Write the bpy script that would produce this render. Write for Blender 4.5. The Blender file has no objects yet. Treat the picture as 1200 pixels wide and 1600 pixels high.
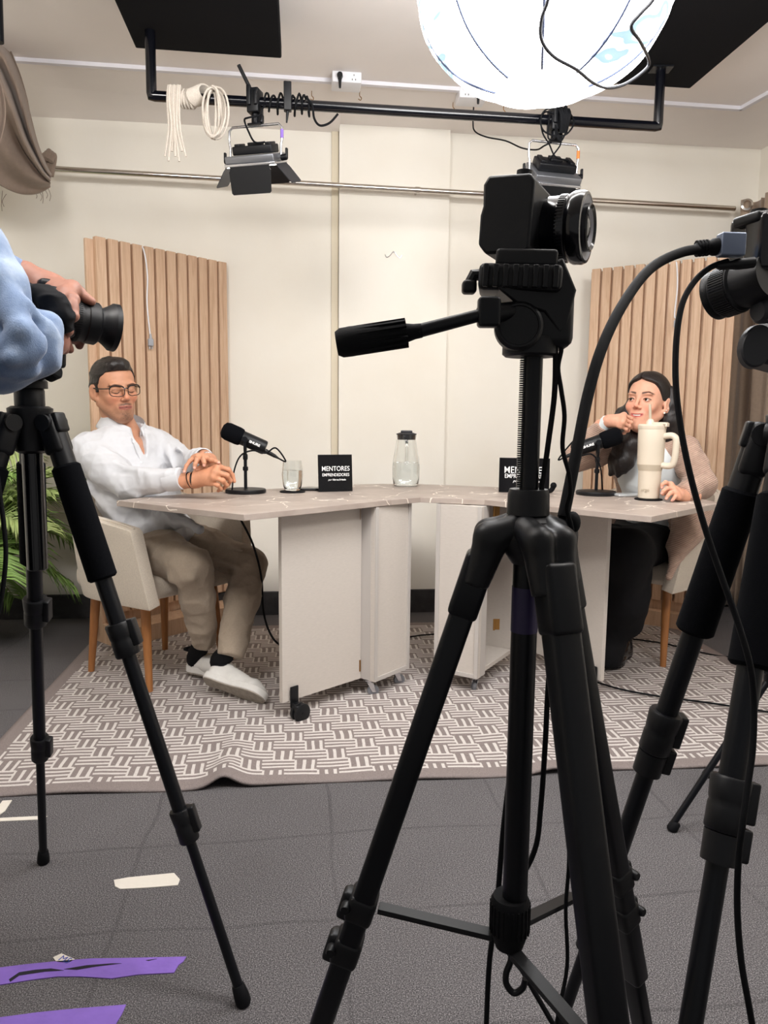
import bpy, bmesh, math, random
import numpy as np
from mathutils import Vector, Matrix, noise
random.seed(7); rng = np.random.default_rng(7)
C = bpy.context.scene.collection
S = bpy.context.scene
R = math.radians

# ------------------------------------------------------------------ camera, world, lights
F = 1170.0; H = 1.045; PITCH = R(7.06); ROLL = R(0.6)
FWD = Vector((0, math.cos(PITCH), -math.sin(PITCH)))
_r0 = Vector((1, 0, 0)); _u0 = _r0.cross(FWD)
RGT = math.cos(ROLL)*_r0 + math.sin(ROLL)*_u0
UPV = -math.sin(ROLL)*_r0 + math.cos(ROLL)*_u0
EYE = Vector((0, 0, H))
cam_d = bpy.data.cameras.new('camera'); cam_o = bpy.data.objects.new('camera', cam_d); C.objects.link(cam_o)
cam_d.sensor_fit = 'VERTICAL'; cam_d.sensor_height = 36.0; cam_d.lens = 36.0*F/1600.0
cam_d.clip_start = 0.02; cam_d.clip_end = 60
cam_o.matrix_world = Matrix(((RGT.x, UPV.x, -FWD.x, 0), (RGT.y, UPV.y, -FWD.y, 0), (RGT.z, UPV.z, -FWD.z, H), (0, 0, 0, 1)))
S.camera = cam_o

w = bpy.data.worlds.new('room_ambient'); S.world = w; w.use_nodes = True
w.node_tree.nodes['Background'].inputs[0].default_value = (1.0, 0.98, 0.97, 1)
w.node_tree.nodes['Background'].inputs[1].default_value = 0.15
S.view_settings.view_transform = 'Standard'; S.view_settings.look = 'None'
S.view_settings.exposure = 0.84; S.view_settings.gamma = 1.0; S.view_settings.use_curve_mapping = False

def area(name, loc, target, size, power, col):
    l = bpy.data.lights.new(name, 'AREA'); l.shape = 'RECTANGLE'; l.size, l.size_y = size; l.energy = power; l.color = col
    o = bpy.data.objects.new(name, l); C.objects.link(o); o.location = loc
    o.rotation_euler = (Vector(target)-Vector(loc)).to_track_quat('-Z', 'Y').to_euler()
    return o
LANTERN_EMIT = 10.5
area('ceiling_lamp_light', (0.1, 1.15, 2.49), (0.1, 2.7, 0.3), (1.2, 0.4), 17, (1.0, 0.975, 0.95))
area('key_lamp_light', (-0.9, 0.85, 2.4), (-0.3, 3.5, 1.0), (0.6, 0.5), 19, (1.0, 0.965, 0.93))
area('fill_lamp_light', (1.2, 0.85, 2.4), (0.4, 3.5, 1.0), (0.6, 0.5), 19, (1.0, 0.965, 0.93))

# ------------------------------------------------------------------ picture <-> place
def ray(px, py): return FWD + RGT*((px-600)/F) - UPV*((py-800)/F)
def at(px, py, Y):
    d = ray(px, py); return EYE + d*(Y/d.y)
def atz(px, py, z=0.0):
    d = ray(px, py); return EYE + d*((z-H)/d.z)

# ------------------------------------------------------------------ materials
def _lin(c):
    return tuple(((x/255)/12.92 if x/255 <= 0.04045 else ((x/255+0.055)/1.055)**2.4) for x in c)
class NT:
    def __init__(s, name):
        s.m = bpy.data.materials.new(name); s.m.use_nodes = True; s.t = s.m.node_tree; s.n = s.t.nodes; s.b = s.n['Principled BSDF']
        s._co = None
    def co(s):
        if not s._co:
            s._co = s.n.new('ShaderNodeTexCoord').outputs['Object']
        return s._co
    def link(s, a, b): s.t.links.new(a, b)
    def math(s, op, a, b=None, c=None):
        n = s.n.new('ShaderNodeMath'); n.operation = op
        for i, v in enumerate((a, b, c)):
            if v is None: continue
            if isinstance(v, (int, float)): n.inputs[i].default_value = v
            else: s.link(v, n.inputs[i])
        return n.outputs[0]
    def map(s, scale=(1, 1, 1), rot=(0, 0, 0), src=None):
        n = s.n.new('ShaderNodeMapping'); n.inputs['Scale'].default_value = scale; n.inputs['Rotation'].default_value = rot
        s.link(src or s.co(), n.inputs[0]); return n.outputs[0]
    def noise(s, scale, detail=3, vec=None, rough=0.5, dist=0.0):
        n = s.n.new('ShaderNodeTexNoise'); n.inputs['Scale'].default_value = scale; n.inputs['Detail'].default_value = detail
        n.inputs['Roughness'].default_value = rough; n.inputs['Distortion'].default_value = dist
        s.link(vec or s.co(), n.inputs['Vector']); return n.outputs['Fac']
    def ramp(s, fac, stops):
        n = s.n.new('ShaderNodeValToRGB'); s.link(fac, n.inputs[0]); e = n.color_ramp.elements
        e[0].position = stops[0][0]; e[0].color = (*stops[0][1], 1)
        e[1].position = stops[-1][0]; e[1].color = (*stops[-1][1], 1)
        for p, c in stops[1:-1]: e.new(p).color = (*c, 1)
        return n.outputs[0]
    def mix(s, fac, a, b):
        n = s.n.new('ShaderNodeMix'); n.data_type = 'RGBA'
        for i, v in ((0, fac), (6, a), (7, b)):
            if isinstance(v, (int, float)): n.inputs[i].default_value = v
            elif isinstance(v, tuple): n.inputs[i].default_value = (*v, 1)
            else: s.link(v, n.inputs[i])
        return n.outputs[2]
    def bump(s, h, strength=0.3, dist=0.002):
        n = s.n.new('ShaderNodeBump'); n.inputs['Strength'].default_value = strength; n.inputs['Distance'].default_value = dist
        s.link(h, n.inputs['Height']); s.link(n.outputs[0], s.b.inputs['Normal'])
    def set(s, **k):
        for a, v in k.items(): s.b.inputs[a.replace('_', ' ')].default_value = v
        return s
M = {}
def mat(name, rgb, rough=0.5, metal=0.0, var=0.0, vscale=30, bump=0.0, bscale=200, bdist=0.001, spec=0.5, sheen=0.0, stretch=None):
    t = NT(name); c = _lin(rgb)
    t.set(Roughness=rough, Metallic=metal); t.b.inputs['Specular IOR Level'].default_value = spec
    if sheen: t.b.inputs['Sheen Weight'].default_value = sheen
    if var:
        v = t.map(stretch) if stretch else None
        f = t.noise(vscale, 4, v)
        t.link(t.ramp(f, [(0.3, tuple(x*(1-var) for x in c)), (0.7, tuple(min(1, x*(1+var)) for x in c))]), t.b.inputs['Base Color'])
    else: t.b.inputs['Base Color'].default_value = (*c, 1)
    if bump: t.bump(t.noise(bscale, 2), bump, bdist)
    M[name] = t.m; return t.m
def emit(name, rgb, k):
    t = NT(name); t.set(Roughness=0.6); c = _lin(rgb)
    t.b.inputs['Base Color'].default_value = (*c, 1); t.b.inputs['Emission Color'].default_value = (*c, 1); t.b.inputs['Emission Strength'].default_value = k
    M[name] = t.m; return t.m
def vcol(name, rough=0.5, bump=0.0, bscale=300, sss=0.0, spec=0.4):
    t = NT(name); t.set(Roughness=rough); t.b.inputs['Specular IOR Level'].default_value = spec
    n = t.n.new('ShaderNodeAttribute'); n.attribute_name = 'Col'; t.link(n.outputs['Color'], t.b.inputs['Base Color'])
    if bump: t.bump(t.noise(bscale, 3), bump, 0.001)
    if sss:
        t.b.inputs['Subsurface Weight'].default_value = sss; t.b.inputs['Subsurface Radius'].default_value = (0.01, 0.004, 0.002); t.b.inputs['Subsurface Scale'].default_value = 0.6
    M[name] = t.m; return t.m
def glass(name, rgb=(250, 252, 252), rough=0.0, ior=1.45):
    t = NT(name); t.set(Roughness=rough, IOR=ior); t.b.inputs['Base Color'].default_value = (*_lin(rgb), 1); t.b.inputs['Transmission Weight'].default_value = 1.0
    M[name] = t.m; return t.m

mat('black_plastic', (10, 11, 15), 0.44, spec=0.35, bump=0.05, bscale=900)
mat('black_rubber', (9, 10, 14), 0.75, spec=0.2, bump=0.2, bscale=1200)
mat('black_metal', (6, 8, 14), 0.38, metal=0.0, spec=0.3)
mat('black_gloss', (9, 10, 16), 0.16, spec=0.6)
mat('foam_black', (7, 8, 12), 0.95, spec=0.1, bump=0.4, bscale=900)
mat('dark_grey_plastic', (36, 37, 42), 0.5, bump=0.05, bscale=700)
mat('grey_metal', (135, 137, 142), 0.35, metal=0.8)
mat('wheel_grey', (120, 122, 128), 0.5)
mat('silver', (205, 205, 208), 0.25, metal=0.9)
mat('chrome', (205, 198, 190), 0.16, metal=1.0)
mat('blue_grey_metal', (120, 130, 150), 0.35, metal=0.6)
mat('pale_silver', (196, 200, 202), 0.3, metal=0.3)
mat('brass', (150, 110, 60), 0.4, metal=0.8)
mat('white_plastic', (228, 228, 232), 0.45, spec=0.4)
mat('plug_grey', (165, 168, 175), 0.5)
mat('acoustic_black', (16, 16, 19), 0.95, spec=0.15, bump=0.25, bscale=500)
mat('ceiling_paint', (241, 235, 231), 0.9, var=0.03, vscale=2, bump=0.15, bscale=60)
mat('baseboard_black', (52, 51, 53), 0.85, var=0.25, vscale=25, bump=0.3, bscale=200)
mat('panel_laminate', (198, 190, 182), 0.65, var=0.035, vscale=60, stretch=(1, 1, 6), bump=0.1, bscale=400)
mat('panel_edge', (186, 180, 175), 0.6)
mat('chair_fabric', (204, 193, 178), 0.95, var=0.10, vscale=260, bump=0.45, bscale=500, sheen=0.2)
mat('chair_leg_wood', (158, 104, 58), 0.42, var=0.14, vscale=14, stretch=(6, 6, 0.6))
mat('shirt_white', (203, 204, 208), 0.8, var=0.015, vscale=50, bump=0.12, bscale=700, sheen=0.1)
mat('trouser_khaki', (166, 151, 134), 0.9, var=0.05, vscale=180, bump=0.25, bscale=800, sheen=0.1)
mat('skirt_black', (16, 16, 20), 0.85, var=0.1, vscale=60, bump=0.2, bscale=500, spec=0.25)
mat('top_white', (222, 228, 230), 0.8, bump=0.1, bscale=600)
mat('hair_black', (25, 19, 18), 0.5, var=0.5, vscale=260, stretch=(1, 1, 0.06), spec=0.35)
h_ = NT('hair_strands'); hn = h_.noise(420, 3, h_.map((1, 1, 0.05))); h_.link(h_.ramp(hn, [(0.35, _lin((10, 8, 8))), (0.7, _lin((38, 28, 26)))]), h_.b.inputs['Base Color']); h_.set(Roughness=0.42); h_.bump(hn, 0.5, 0.003); M['hair_black'] = h_.m
mat('shoe_white', (216, 214, 210), 0.5, var=0.03, vscale=60)
mat('sole_grey', (150, 142, 132), 0.8, var=0.15, vscale=60, bump=0.3, bscale=150)
mat('lace_cream', (205, 190, 160), 0.9)
mat('maroon', (85, 30, 35), 0.8)
mat('sign_black', (14, 13, 15), 0.10, spec=0.6)
mat('ink_white', (238, 238, 238), 0.6)
mat('ink_blue', (70, 80, 160), 0.7)
mat('tumbler_cream', (212, 200, 182), 0.38)
mat('tumbler_cream_dark', (190, 177, 157), 0.4)
mat('rope_white', (206, 196, 184), 0.9, var=0.12, vscale=300, bump=0.5, bscale=600)
mat('curtain_taupe', (158, 138, 120), 0.9, var=0.06, vscale=60, bump=0.3, bscale=600, sheen=0.2)
mat('curtain_brown', (138, 121, 108), 0.9, var=0.06, vscale=60, bump=0.3, bscale=600, sheen=0.2)
mat('tape_white', (222, 216, 206), 0.7, bump=0.4, bscale=60, bdist=0.003)
mat('tape_purple', (132, 100, 192), 0.6, var=0.08, vscale=20, bump=0.5, bscale=50, bdist=0.003)
mat('tape_purple_dark', (60, 42, 110), 0.5)
mat('tape_tear', (28, 25, 36), 0.9)
mat('plaster_hole', (140, 125, 110), 0.9)
mat('orange_tape', (215, 120, 50), 0.6)
mat('eye_white', (225, 218, 212), 0.25)
mat('iris_dark', (30, 18, 12), 0.15)
mat('teeth', (238, 232, 224), 0.3)
mat('lash_black', (20, 14, 12), 0.6)
mat('glasses_frame', (30, 27, 26), 0.25)
mat('pearl', (240, 236, 228), 0.15)
mat('leaf_mid', (140, 176, 92), 0.5, var=0.25, vscale=12)
mat('leaf_light', (196, 216, 142), 0.5, var=0.2, vscale=12)
mat('pot_grey', (90, 88, 86), 0.7, var=0.1, vscale=20)
mat('leaf_stem', (120, 130, 70), 0.6)
vcol('skin', 0.52, 0.08, 400, 0.12)
glass('clear_glass'); glass('water', (248, 251, 252), 0.0, 1.33)
glass('lens_glass', (200, 210, 240), 0.0, 1.5)
mat('lens_dark', (10, 11, 18), 0.06, spec=0.8)
mat('lens_front', (150, 150, 156), 0.4)
emit('lantern_bulb', (235, 245, 255), 0)
emit('led_strip', (255, 250, 240), 5.0)
emit('green_led', (40, 190, 150), 1.5)

# wall paint
t = NT('wall_paint'); f = t.noise(1.6, 4); c1, c2 = _lin((236, 230, 218)), _lin((243, 239, 230))
base = t.ramp(f, [(0.3, c1), (0.7, c2)])
sm = t.ramp(t.noise(22, 2), [(0.80, (0, 0, 0)), (0.84, (1, 1, 1))])
t.link(t.mix(sm, base, _lin((205, 196, 182))), t.b.inputs['Base Color']); t.set(Roughness=0.75); t.b.inputs['Specular IOR Level'].default_value = 0.25
t.bump(t.noise(45, 4), 0.12, 0.003); M['wall_paint'] = t.m

# carpet: grey heather with faint square creases
t = NT('carpet_grey'); n1 = t.noise(380, 3, rough=0.8); n2 = t.noise(5, 4)
col = t.ramp(n1, [(0.34, _lin((44, 43, 46))), (0.5, _lin((90, 88, 90))), (0.66, _lin((164, 160, 162)))])
col = t.mix(t.math('MULTIPLY', n2, 0.35), col, _lin((72, 68, 68)))
rv = t.map((1, 1, 1), (0, 0, R(-7))); wv = t.n.new('ShaderNodeVectorMath'); wv.operation = 'ADD'
nn = t.n.new('ShaderNodeTexNoise'); nn.inputs['Scale'].default_value = 2.2; t.link(t.co(), nn.inputs['Vector'])
sc = t.n.new('ShaderNodeVectorMath'); sc.operation = 'SCALE'; sc.inputs['Scale'].default_value = 0.07; t.link(nn.outputs['Color'], sc.inputs[0])
t.link(rv, wv.inputs[0]); t.link(sc.outputs[0], wv.inputs[1])
sp = t.n.new('ShaderNodeSeparateXYZ'); t.link(wv.outputs[0], sp.inputs[0])
def crease(v, off, per):
    a = t.math('ABSOLUTE', t.math('SUBTRACT', t.math('FRACT', t.math('DIVIDE', t.math('ADD', v, off), per)), 0.5))
    return t.math('LESS_THAN', a, 0.009/per*0.5)
cr = t.math('MAXIMUM', crease(sp.outputs[0], 0.10, 0.46), crease(sp.outputs[1], 0.2, 0.31))
cr = t.math('MULTIPLY', cr, t.math('MULTIPLY', t.noise(3.5, 2), 0.42))
col = t.mix(cr, col, _lin((40, 38, 40)))
t.link(col, t.b.inputs['Base Color']); t.set(Roughness=0.97); t.b.inputs['Specular IOR Level'].default_value = 0.1
t.bump(n1, 0.25, 0.001); M['carpet_grey'] = t.m

# rug: basket weave of pale stripes
t = NT('rug_weave'); nz = t.n.new('ShaderNodeTexNoise'); nz.inputs['Scale'].default_value = 7; nz.inputs['Detail'].default_value = 2; t.link(t.co(), nz.inputs['Vector'])
sc = t.n.new('ShaderNodeVectorMath'); sc.operation = 'SCALE'; sc.inputs['Scale'].default_value = 0.018; t.link(nz.outputs['Color'], sc.inputs[0])
ad = t.n.new('ShaderNodeVectorMath'); t.link(t.co(), ad.inputs[0]); t.link(sc.outputs[0], ad.inputs[1])
sp = t.n.new('ShaderNodeSeparateXYZ'); t.link(ad.outputs[0], sp.inputs[0]); U, V = sp.outputs[0], sp.outputs[1]
RH = 0.067; PER = 0.163
vr = t.math('DIVIDE', V, RH); row = t.math('FLOOR', vr); vf = t.math('FRACT', vr)
uu = t.math('FRACT', t.math('DIVIDE', t.math('ADD', U, t.math('MULTIPLY', row, 0.067)), PER))
isH = t.math('LESS_THAN', uu, 0.60)
hs = t.math('GREATER_THAN', t.math('FRACT', t.math('MULTIPLY', vf, 3.0)), 0.52)
vs = t.math('GREATER_THAN', t.math('FRACT', t.math('ADD', t.math('MULTIPLY', t.math('SUBTRACT', uu, 0.60), 6.25), 0.75)), 0.62)
hgap = t.math('LESS_THAN', vf, 0.93)
st = t.math('ADD', t.math('MULTIPLY', isH, hs), t.math('MULTIPLY', t.math('SUBTRACT', 1.0, isH), t.math('MULTIPLY', vs, hgap)))
so = t.n.new('ShaderNodeSeparateXYZ'); t.link(t.co(), so.inputs[0])
inx = t.math('LESS_THAN', t.math('ABSOLUTE', so.outputs[0]), 1.375); iny = t.math('LESS_THAN', t.math('ABSOLUTE', so.outputs[1]), 0.78)
st = t.math('MULTIPLY', st, t.math('MULTIPLY', inx, iny))
fz = t.noise(420, 2); dk = t.ramp(fz, [(0.3, _lin((118, 108, 106))), (0.7, _lin((148, 138, 135)))]); lt = t.ramp(fz, [(0.3, _lin((190, 183, 179))), (0.7, _lin((216, 210, 206)))])
t.link(t.mix(st, dk, lt), t.b.inputs['Base Color']); t.set(Roughness=0.95); t.b.inputs['Specular IOR Level'].default_value = 0.1
t.bump(t.math('ADD', t.math('MULTIPLY', st, 0.8), t.math('MULTIPLY', fz, 0.4)), 0.6, 0.003); M['rug_weave'] = t.m

# oak slats
t = NT('oak'); v = t.map((9, 9, 0.55)); g = t.noise(6, 5, v, 0.6, 1.2); g2 = t.noise(40, 3, t.map((6, 6, 0.5)))
col = t.ramp(g, [(0.25, _lin((188, 151, 122))), (0.5, _lin((213, 180, 151))), (0.75, _lin((226, 198, 171)))])
col = t.mix(t.math('MULTIPLY', g2, 0.28), col, _lin((165, 128, 98)))
oi = t.n.new('ShaderNodeObjectInfo'); col = t.mix(t.math('MULTIPLY', oi.outputs['Random'], 0.22), col, _lin((196, 160, 128)))
t.link(col, t.b.inputs['Base Color']); t.set(Roughness=0.6); t.bump(g2, 0.1, 0.001); M['oak'] = t.m
mat('oak_back', (160, 122, 96), 0.7, var=0.1, vscale=20, stretch=(4, 4, 0.5))

# taupe stone laminate with pale veins
t = NT('table_stone'); nz = t.n.new('ShaderNodeTexNoise'); nz.inputs['Scale'].default_value = 2.6; nz.inputs['Detail'].default_value = 4; t.link(t.co(), nz.inputs['Vector'])
sc = t.n.new('ShaderNodeVectorMath'); sc.operation = 'SCALE'; sc.inputs['Scale'].default_value = 0.35; t.link(nz.outputs['Color'], sc.inputs[0])
ad = t.n.new('ShaderNodeVectorMath'); t.link(t.co(), ad.inputs[0]); t.link(sc.outputs[0], ad.inputs[1])
vo = t.n.new('ShaderNodeTexVoronoi'); vo.feature = 'DISTANCE_TO_EDGE'; vo.inputs['Scale'].default_value = 3.4; t.link(ad.outputs[0], vo.inputs['Vector'])
vein = t.math('MULTIPLY', t.math('LESS_THAN', vo.outputs[0], 0.007), t.math('GREATER_THAN', t.noise(5, 2), 0.47))
col = t.ramp(t.noise(9, 4), [(0.3, _lin((158, 144, 135))), (0.7, _lin((176, 163, 154)))])
t.link(t.mix(vein, col, _lin((232, 222, 210))), t.b.inputs['Base Color']); t.set(Roughness=0.42); t.b.inputs['Specular IOR Level'].default_value = 0.35; M['table_stone'] = t.m

# denim-blue sweatshirt, ribbed cardigan
t = NT('sweat_blue'); f = t.noise(14, 4, rough=0.6); t.link(t.ramp(f, [(0.3, _lin((80, 102, 138))), (0.55, _lin((120, 140, 170))), (0.75, _lin((160, 174, 194)))]), t.b.inputs['Base Color'])
t.set(Roughness=0.95); t.b.inputs['Sheen Weight'].default_value = 0.3; t.bump(t.noise(500, 2), 0.3, 0.002); M['sweat_blue'] = t.m
t = NT('cardigan_knit'); sp = t.n.new('ShaderNodeSeparateXYZ'); t.link(t.map((1, 1, 1), (R(10), R(25), 0)), sp.inputs[0])
rib = t.math('SINE', t.math('MULTIPLY', sp.outputs[2], 900.0)); f = t.noise(30, 3)
col = t.ramp(f, [(0.3, _lin((176, 146, 130))), (0.7, _lin((198, 168, 150)))])
t.link(t.mix(t.math('MULTIPLY', t.math('LESS_THAN', rib, -0.45), 0.38), col, _lin((130, 104, 92))), t.b.inputs['Base Color'])
t.set(Roughness=0.95); t.b.inputs['Sheen Weight'].default_value = 0.2; t.bump(rib, 0.5, 0.002); M['cardigan_knit'] = t.m

# lantern silk, fold shading painted into its glow as dim blue streaks
t = NT('lantern_silk'); f = t.noise(3.0, 3, t.map((0.55, 1, 4.2), (0, R(24), 0)), 0.5, 0.5)
fr = t.ramp(f, [(0.0, (1, 1, 1)), (0.49, (1, 1, 1)), (0.525, (0.030, 0.044, 0.058)), (0.56, (0.036, 0.050, 0.060)), (0.60, (1, 1, 1))])
lw = t.n.new('ShaderNodeLayerWeight'); lw.inputs['Blend'].default_value = 0.5
t.b.inputs['Base Color'].default_value = (0.10, 0.12, 0.14, 1); t.link(fr, t.b.inputs['Emission Color']); t.b.inputs['Emission Strength'].default_value = LANTERN_EMIT
t.set(Roughness=0.8); t.bump(f, 0.5, 0.02); M['lantern_silk'] = t.m
# ------------------------------------------------------------------ mesh building
def wm(o):
    m = o.matrix_basis.copy()
    while o.parent: o = o.parent; m = o.matrix_basis @ m
    return m
def frame(origin, zdir=None, xdir=None, ydir=None):
    "matrix with given z axis (and x or y hint)"
    z = Vector(zdir or (0, 0, 1)).normalized()
    if ydir is not None:
        x = Vector(ydir).cross(z).normalized()
    else:
        h = Vector(xdir or ((1, 0, 0) if abs(z.x) < 0.9 else (0, 1, 0)))
        x = (h - z*h.dot(z)).normalized()
    y = z.cross(x)
    o = Vector(origin)
    return Matrix(((x.x, y.x, z.x, o.x), (x.y, y.y, z.y, o.y), (x.z, y.z, z.z, o.z), (0, 0, 0, 1)))
def spline(pts, n=8, closed=False):
    P = [Vector(p) for p in pts]; N = len(P); out = []
    if N == 2: return [P[0].lerp(P[1], i/n) for i in range(n+1)]
    for i in range(N if closed else N-1):
        if closed: a, b, c, d = P[(i-1) % N], P[i], P[(i+1) % N], P[(i+2) % N]
        else: a, b, c, d = P[max(i-1, 0)], P[i], P[i+1], P[min(i+2, N-1)]
        for k in range(n):
            t = k/n
            out.append(0.5*((2*b)+(c-a)*t+(2*a-5*b+4*c-d)*t*t+(3*b-a-3*c+d)*t**3))
    if not closed: out.append(P[-1].copy())
    return out
class MB:
    def __init__(s, M4=None): s.v = []; s.f = []; s.M = M4 or Matrix()
    def add(s, vs, fs, m=None):
        o = len(s.v); T = s.M @ m if m is not None else s.M
        s.v += [T @ Vector(p) for p in vs]; s.f += [tuple(i+o for i in f) for f in fs]; return s
    def box(s, c, d, m=None, taper=1.0):
        x, y, z = d[0]/2, d[1]/2, d[2]/2; k = taper; T = Matrix.Translation(c)
        if m is not None: T = T @ m
        return s.add([(-x*k, -y*k, -z), (x*k, -y*k, -z), (x*k, y*k, -z), (-x*k, y*k, -z), (-x, -y, z), (x, -y, z), (x, y, z), (-x, y, z)],
                     [(0, 3, 2, 1), (4, 5, 6, 7), (0, 1, 5, 4), (1, 2, 6, 5), (2, 3, 7, 6), (3, 0, 4, 7)], T)
    def rbox(s, c, d, r=0.004, m=None, seg=3):
        bm = bmesh.new(); bmesh.ops.create_cube(bm, size=1.0)
        for v in bm.verts: v.co = Vector((v.co.x*d[0], v.co.y*d[1], v.co.z*d[2]))
        bmesh.ops.bevel(bm, geom=bm.edges[:], offset=min(r, min(d)*0.49), segments=seg, profile=0.5, affect='EDGES')
        T = Matrix.Translation(c)
        if m is not None: T = T @ m
        bm.verts.index_update(); s.add([v.co for v in bm.verts], [[v.index for v in f.verts] for f in bm.faces], T); bm.free(); return s
    def lathe(s, prof, m=None, n=32, cap=True):
        "prof: (r,z) list, around local z"
        vs = []; fs = []
        for r, z in prof:
            for i in range(n):
                a = 2*math.pi*i/n; vs.append((r*math.cos(a), r*math.sin(a), z))
        for j in range(len(prof)-1):
            for i in range(n):
                k = (i+1) % n; fs.append((j*n+i, j*n+k, (j+1)*n+k, (j+1)*n+i))
        if cap:
            if prof[0][0] > 1e-6: fs.append(tuple(range(n-1, -1, -1)))
            if prof[-1][0] > 1e-6: fs.append(tuple(range((len(prof)-1)*n, len(prof)*n)))
        return s.add(vs, fs, m)
    def cyl(s, p0, p1, r0, r1=None, n=20, bev=0.0):
        r1 = r0 if r1 is None else r1; p0, p1 = Vector(p0), Vector(p1); L = (p1-p0).length
        pr = [(r0, 0), (r1, L)] if not bev else [(r0-bev, 0), (r0, bev), (r1, L-bev), (r1-bev, L)]
        return s.lathe(pr, frame(p0, p1-p0), n)
    def tube(s, pts, r, n=8, closed=False, sub=6, smooth=True):
        P = spline(pts, sub, closed) if smooth else [Vector(p) for p in pts]
        N = len(P); vs = []; fs = []; up = None
        for i, p in enumerate(P):
            if closed: d = P[(i+1) % N]-P[(i-1) % N]
            else: d = P[min(i+1, N-1)]-P[max(i-1, 0)]
            d = d.normalized() if d.length > 1e-9 else Vector((0, 0, 1))
            if up is None: up = d.orthogonal().normalized()
            up = (up-d*up.dot(d))
            up = up.normalized() if up.length > 1e-6 else d.orthogonal().normalized()
            w_ = d.cross(up)
            rr = r(i/(N-1)) if callable(r) else r
            for k in range(n):
                a = 2*math.pi*k/n; vs.append(p+(up*math.cos(a)+w_*math.sin(a))*rr)
        m = N if closed else N-1
        for i in range(m):
            j = (i+1) % N
            for k in range(n): l = (k+1) % n; fs.append((i*n+k, i*n+l, j*n+l, j*n+k))
        if not closed: fs.append(tuple(range(n-1, -1, -1))); fs.append(tuple(range((N-1)*n, N*n)))
        return s.add(vs, fs)
    def prism(s, poly, z0, z1, m=None):
        n = len(poly); vs = [(x, y, z0) for x, y in poly]+[(x, y, z1) for x, y in poly]
        return s.add(vs, [tuple(range(n-1, -1, -1)), tuple(range(n, 2*n))]+[(i, (i+1) % n, (i+1) % n+n, i+n) for i in range(n)], m)
    def ell(s, c, r, m=None, n=20):
        rx, ry, rz = (r, r, r) if isinstance(r, (int, float)) else r; k = n//2
        pr = []; vs = [(0, 0, -rz)]; fs = []
        for j in range(1, k):
            t = math.pi*j/k-math.pi/2
            for i in range(n):
                a = 2*math.pi*i/n; vs.append((rx*math.cos(t)*math.cos(a), ry*math.cos(t)*math.sin(a), rz*math.sin(t)))
        vs.append((0, 0, rz)); top = len(vs)-1
        for i in range(n): l = (i+1) % n; fs.append((0, 1+l, 1+i)); fs.append((top, top-n+i, top-n+l))
        for j in range(k-2):
            for i in range(n): l = (i+1) % n; fs.append((1+j*n+i, 1+j*n+l, 1+(j+1)*n+l, 1+(j+1)*n+i))
        T = Matrix.Translation(c)
        if m is not None: T = T @ m
        return s.add(vs, fs, T)
    def grid(s, fn, nu, nv, thick=0.0, closed_u=False):
        vs = [Vector(fn(i/nu, j/nv)) for j in range(nv+1) for i in range(nu+1)]; w_ = nu+1
        fs = [(j*w_+i, j*w_+i+1, (j+1)*w_+i+1, (j+1)*w_+i) for j in range(nv) for i in range(nu)]
        return s.add(vs, fs)
    def build(s, name, m, parent=None, bevel=0.0, solid=0.0, ang=35, smooth=True, sub=0, off=-1):
        me = bpy.data.meshes.new(name); inv = wm(parent).inverted() if parent else Matrix()
        me.from_pydata([inv @ p for p in s.v], [], s.f); me.validate(); me.update()
        me.materials.append(M[m] if isinstance(m, str) else m)
        bm = bmesh.new(); bm.from_mesh(me); bmesh.ops.recalc_face_normals(bm, faces=bm.faces[:]) if not solid else None; bm.to_mesh(me); bm.free()
        if smooth:
            for p in me.polygons: p.use_smooth = True
            me.set_sharp_from_angle(angle=R(ang))
        o = bpy.data.objects.new(name, me); C.objects.link(o)
        if parent: o.parent = parent
        if solid:
            k = o.modifiers.new('solid', 'SOLIDIFY'); k.thickness = solid; k.offset = off
        if bevel:
            k = o.modifiers.new('bevel', 'BEVEL'); k.width = bevel; k.segments = 2; k.limit_method = 'ANGLE'; k.angle_limit = R(40)
        if sub:
            k = o.modifiers.new('sub', 'SUBSURF'); k.levels = k.render_levels = sub
        return o
def tag(o, label=None, cat=None, group=None, kind=None):
    if label: o['label'] = label
    if cat: o['category'] = cat
    if group: o['group'] = group
    if kind: o['kind'] = kind
    return o
def thing(name, label, cat, loc=(0, 0, 0), group=None):
    o = bpy.data.objects.new(name, None); C.objects.link(o); o.location = loc; o.empty_display_size = 0.05
    return tag(o, label, cat, group)
def struct(o): o['kind'] = 'structure'; return o
def text_mesh(body, M4, size, name, m, parent, extrude=0.0004, shear=0.0, xs=1.0, bold=0.0, align='CENTER'):
    cu = bpy.data.curves.new(name, 'FONT'); cu.body = body; cu.size = size; cu.align_x = align; cu.extrude = extrude; cu.shear = shear; cu.offset = bold
    to = bpy.data.objects.new(name, cu); C.objects.link(to)
    dg = bpy.context.evaluated_depsgraph_get(); me = bpy.data.meshes.new_from_object(to.evaluated_get(dg))
    bpy.data.objects.remove(to); bpy.data.curves.remove(cu)
    T = wm(parent).inverted() @ M4 @ Matrix.Diagonal((xs, 1, 1, 1)); me.transform(T); me.materials.clear(); me.materials.append(M[m])
    o = bpy.data.objects.new(name, me); C.objects.link(o); o.parent = parent; return o

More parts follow.
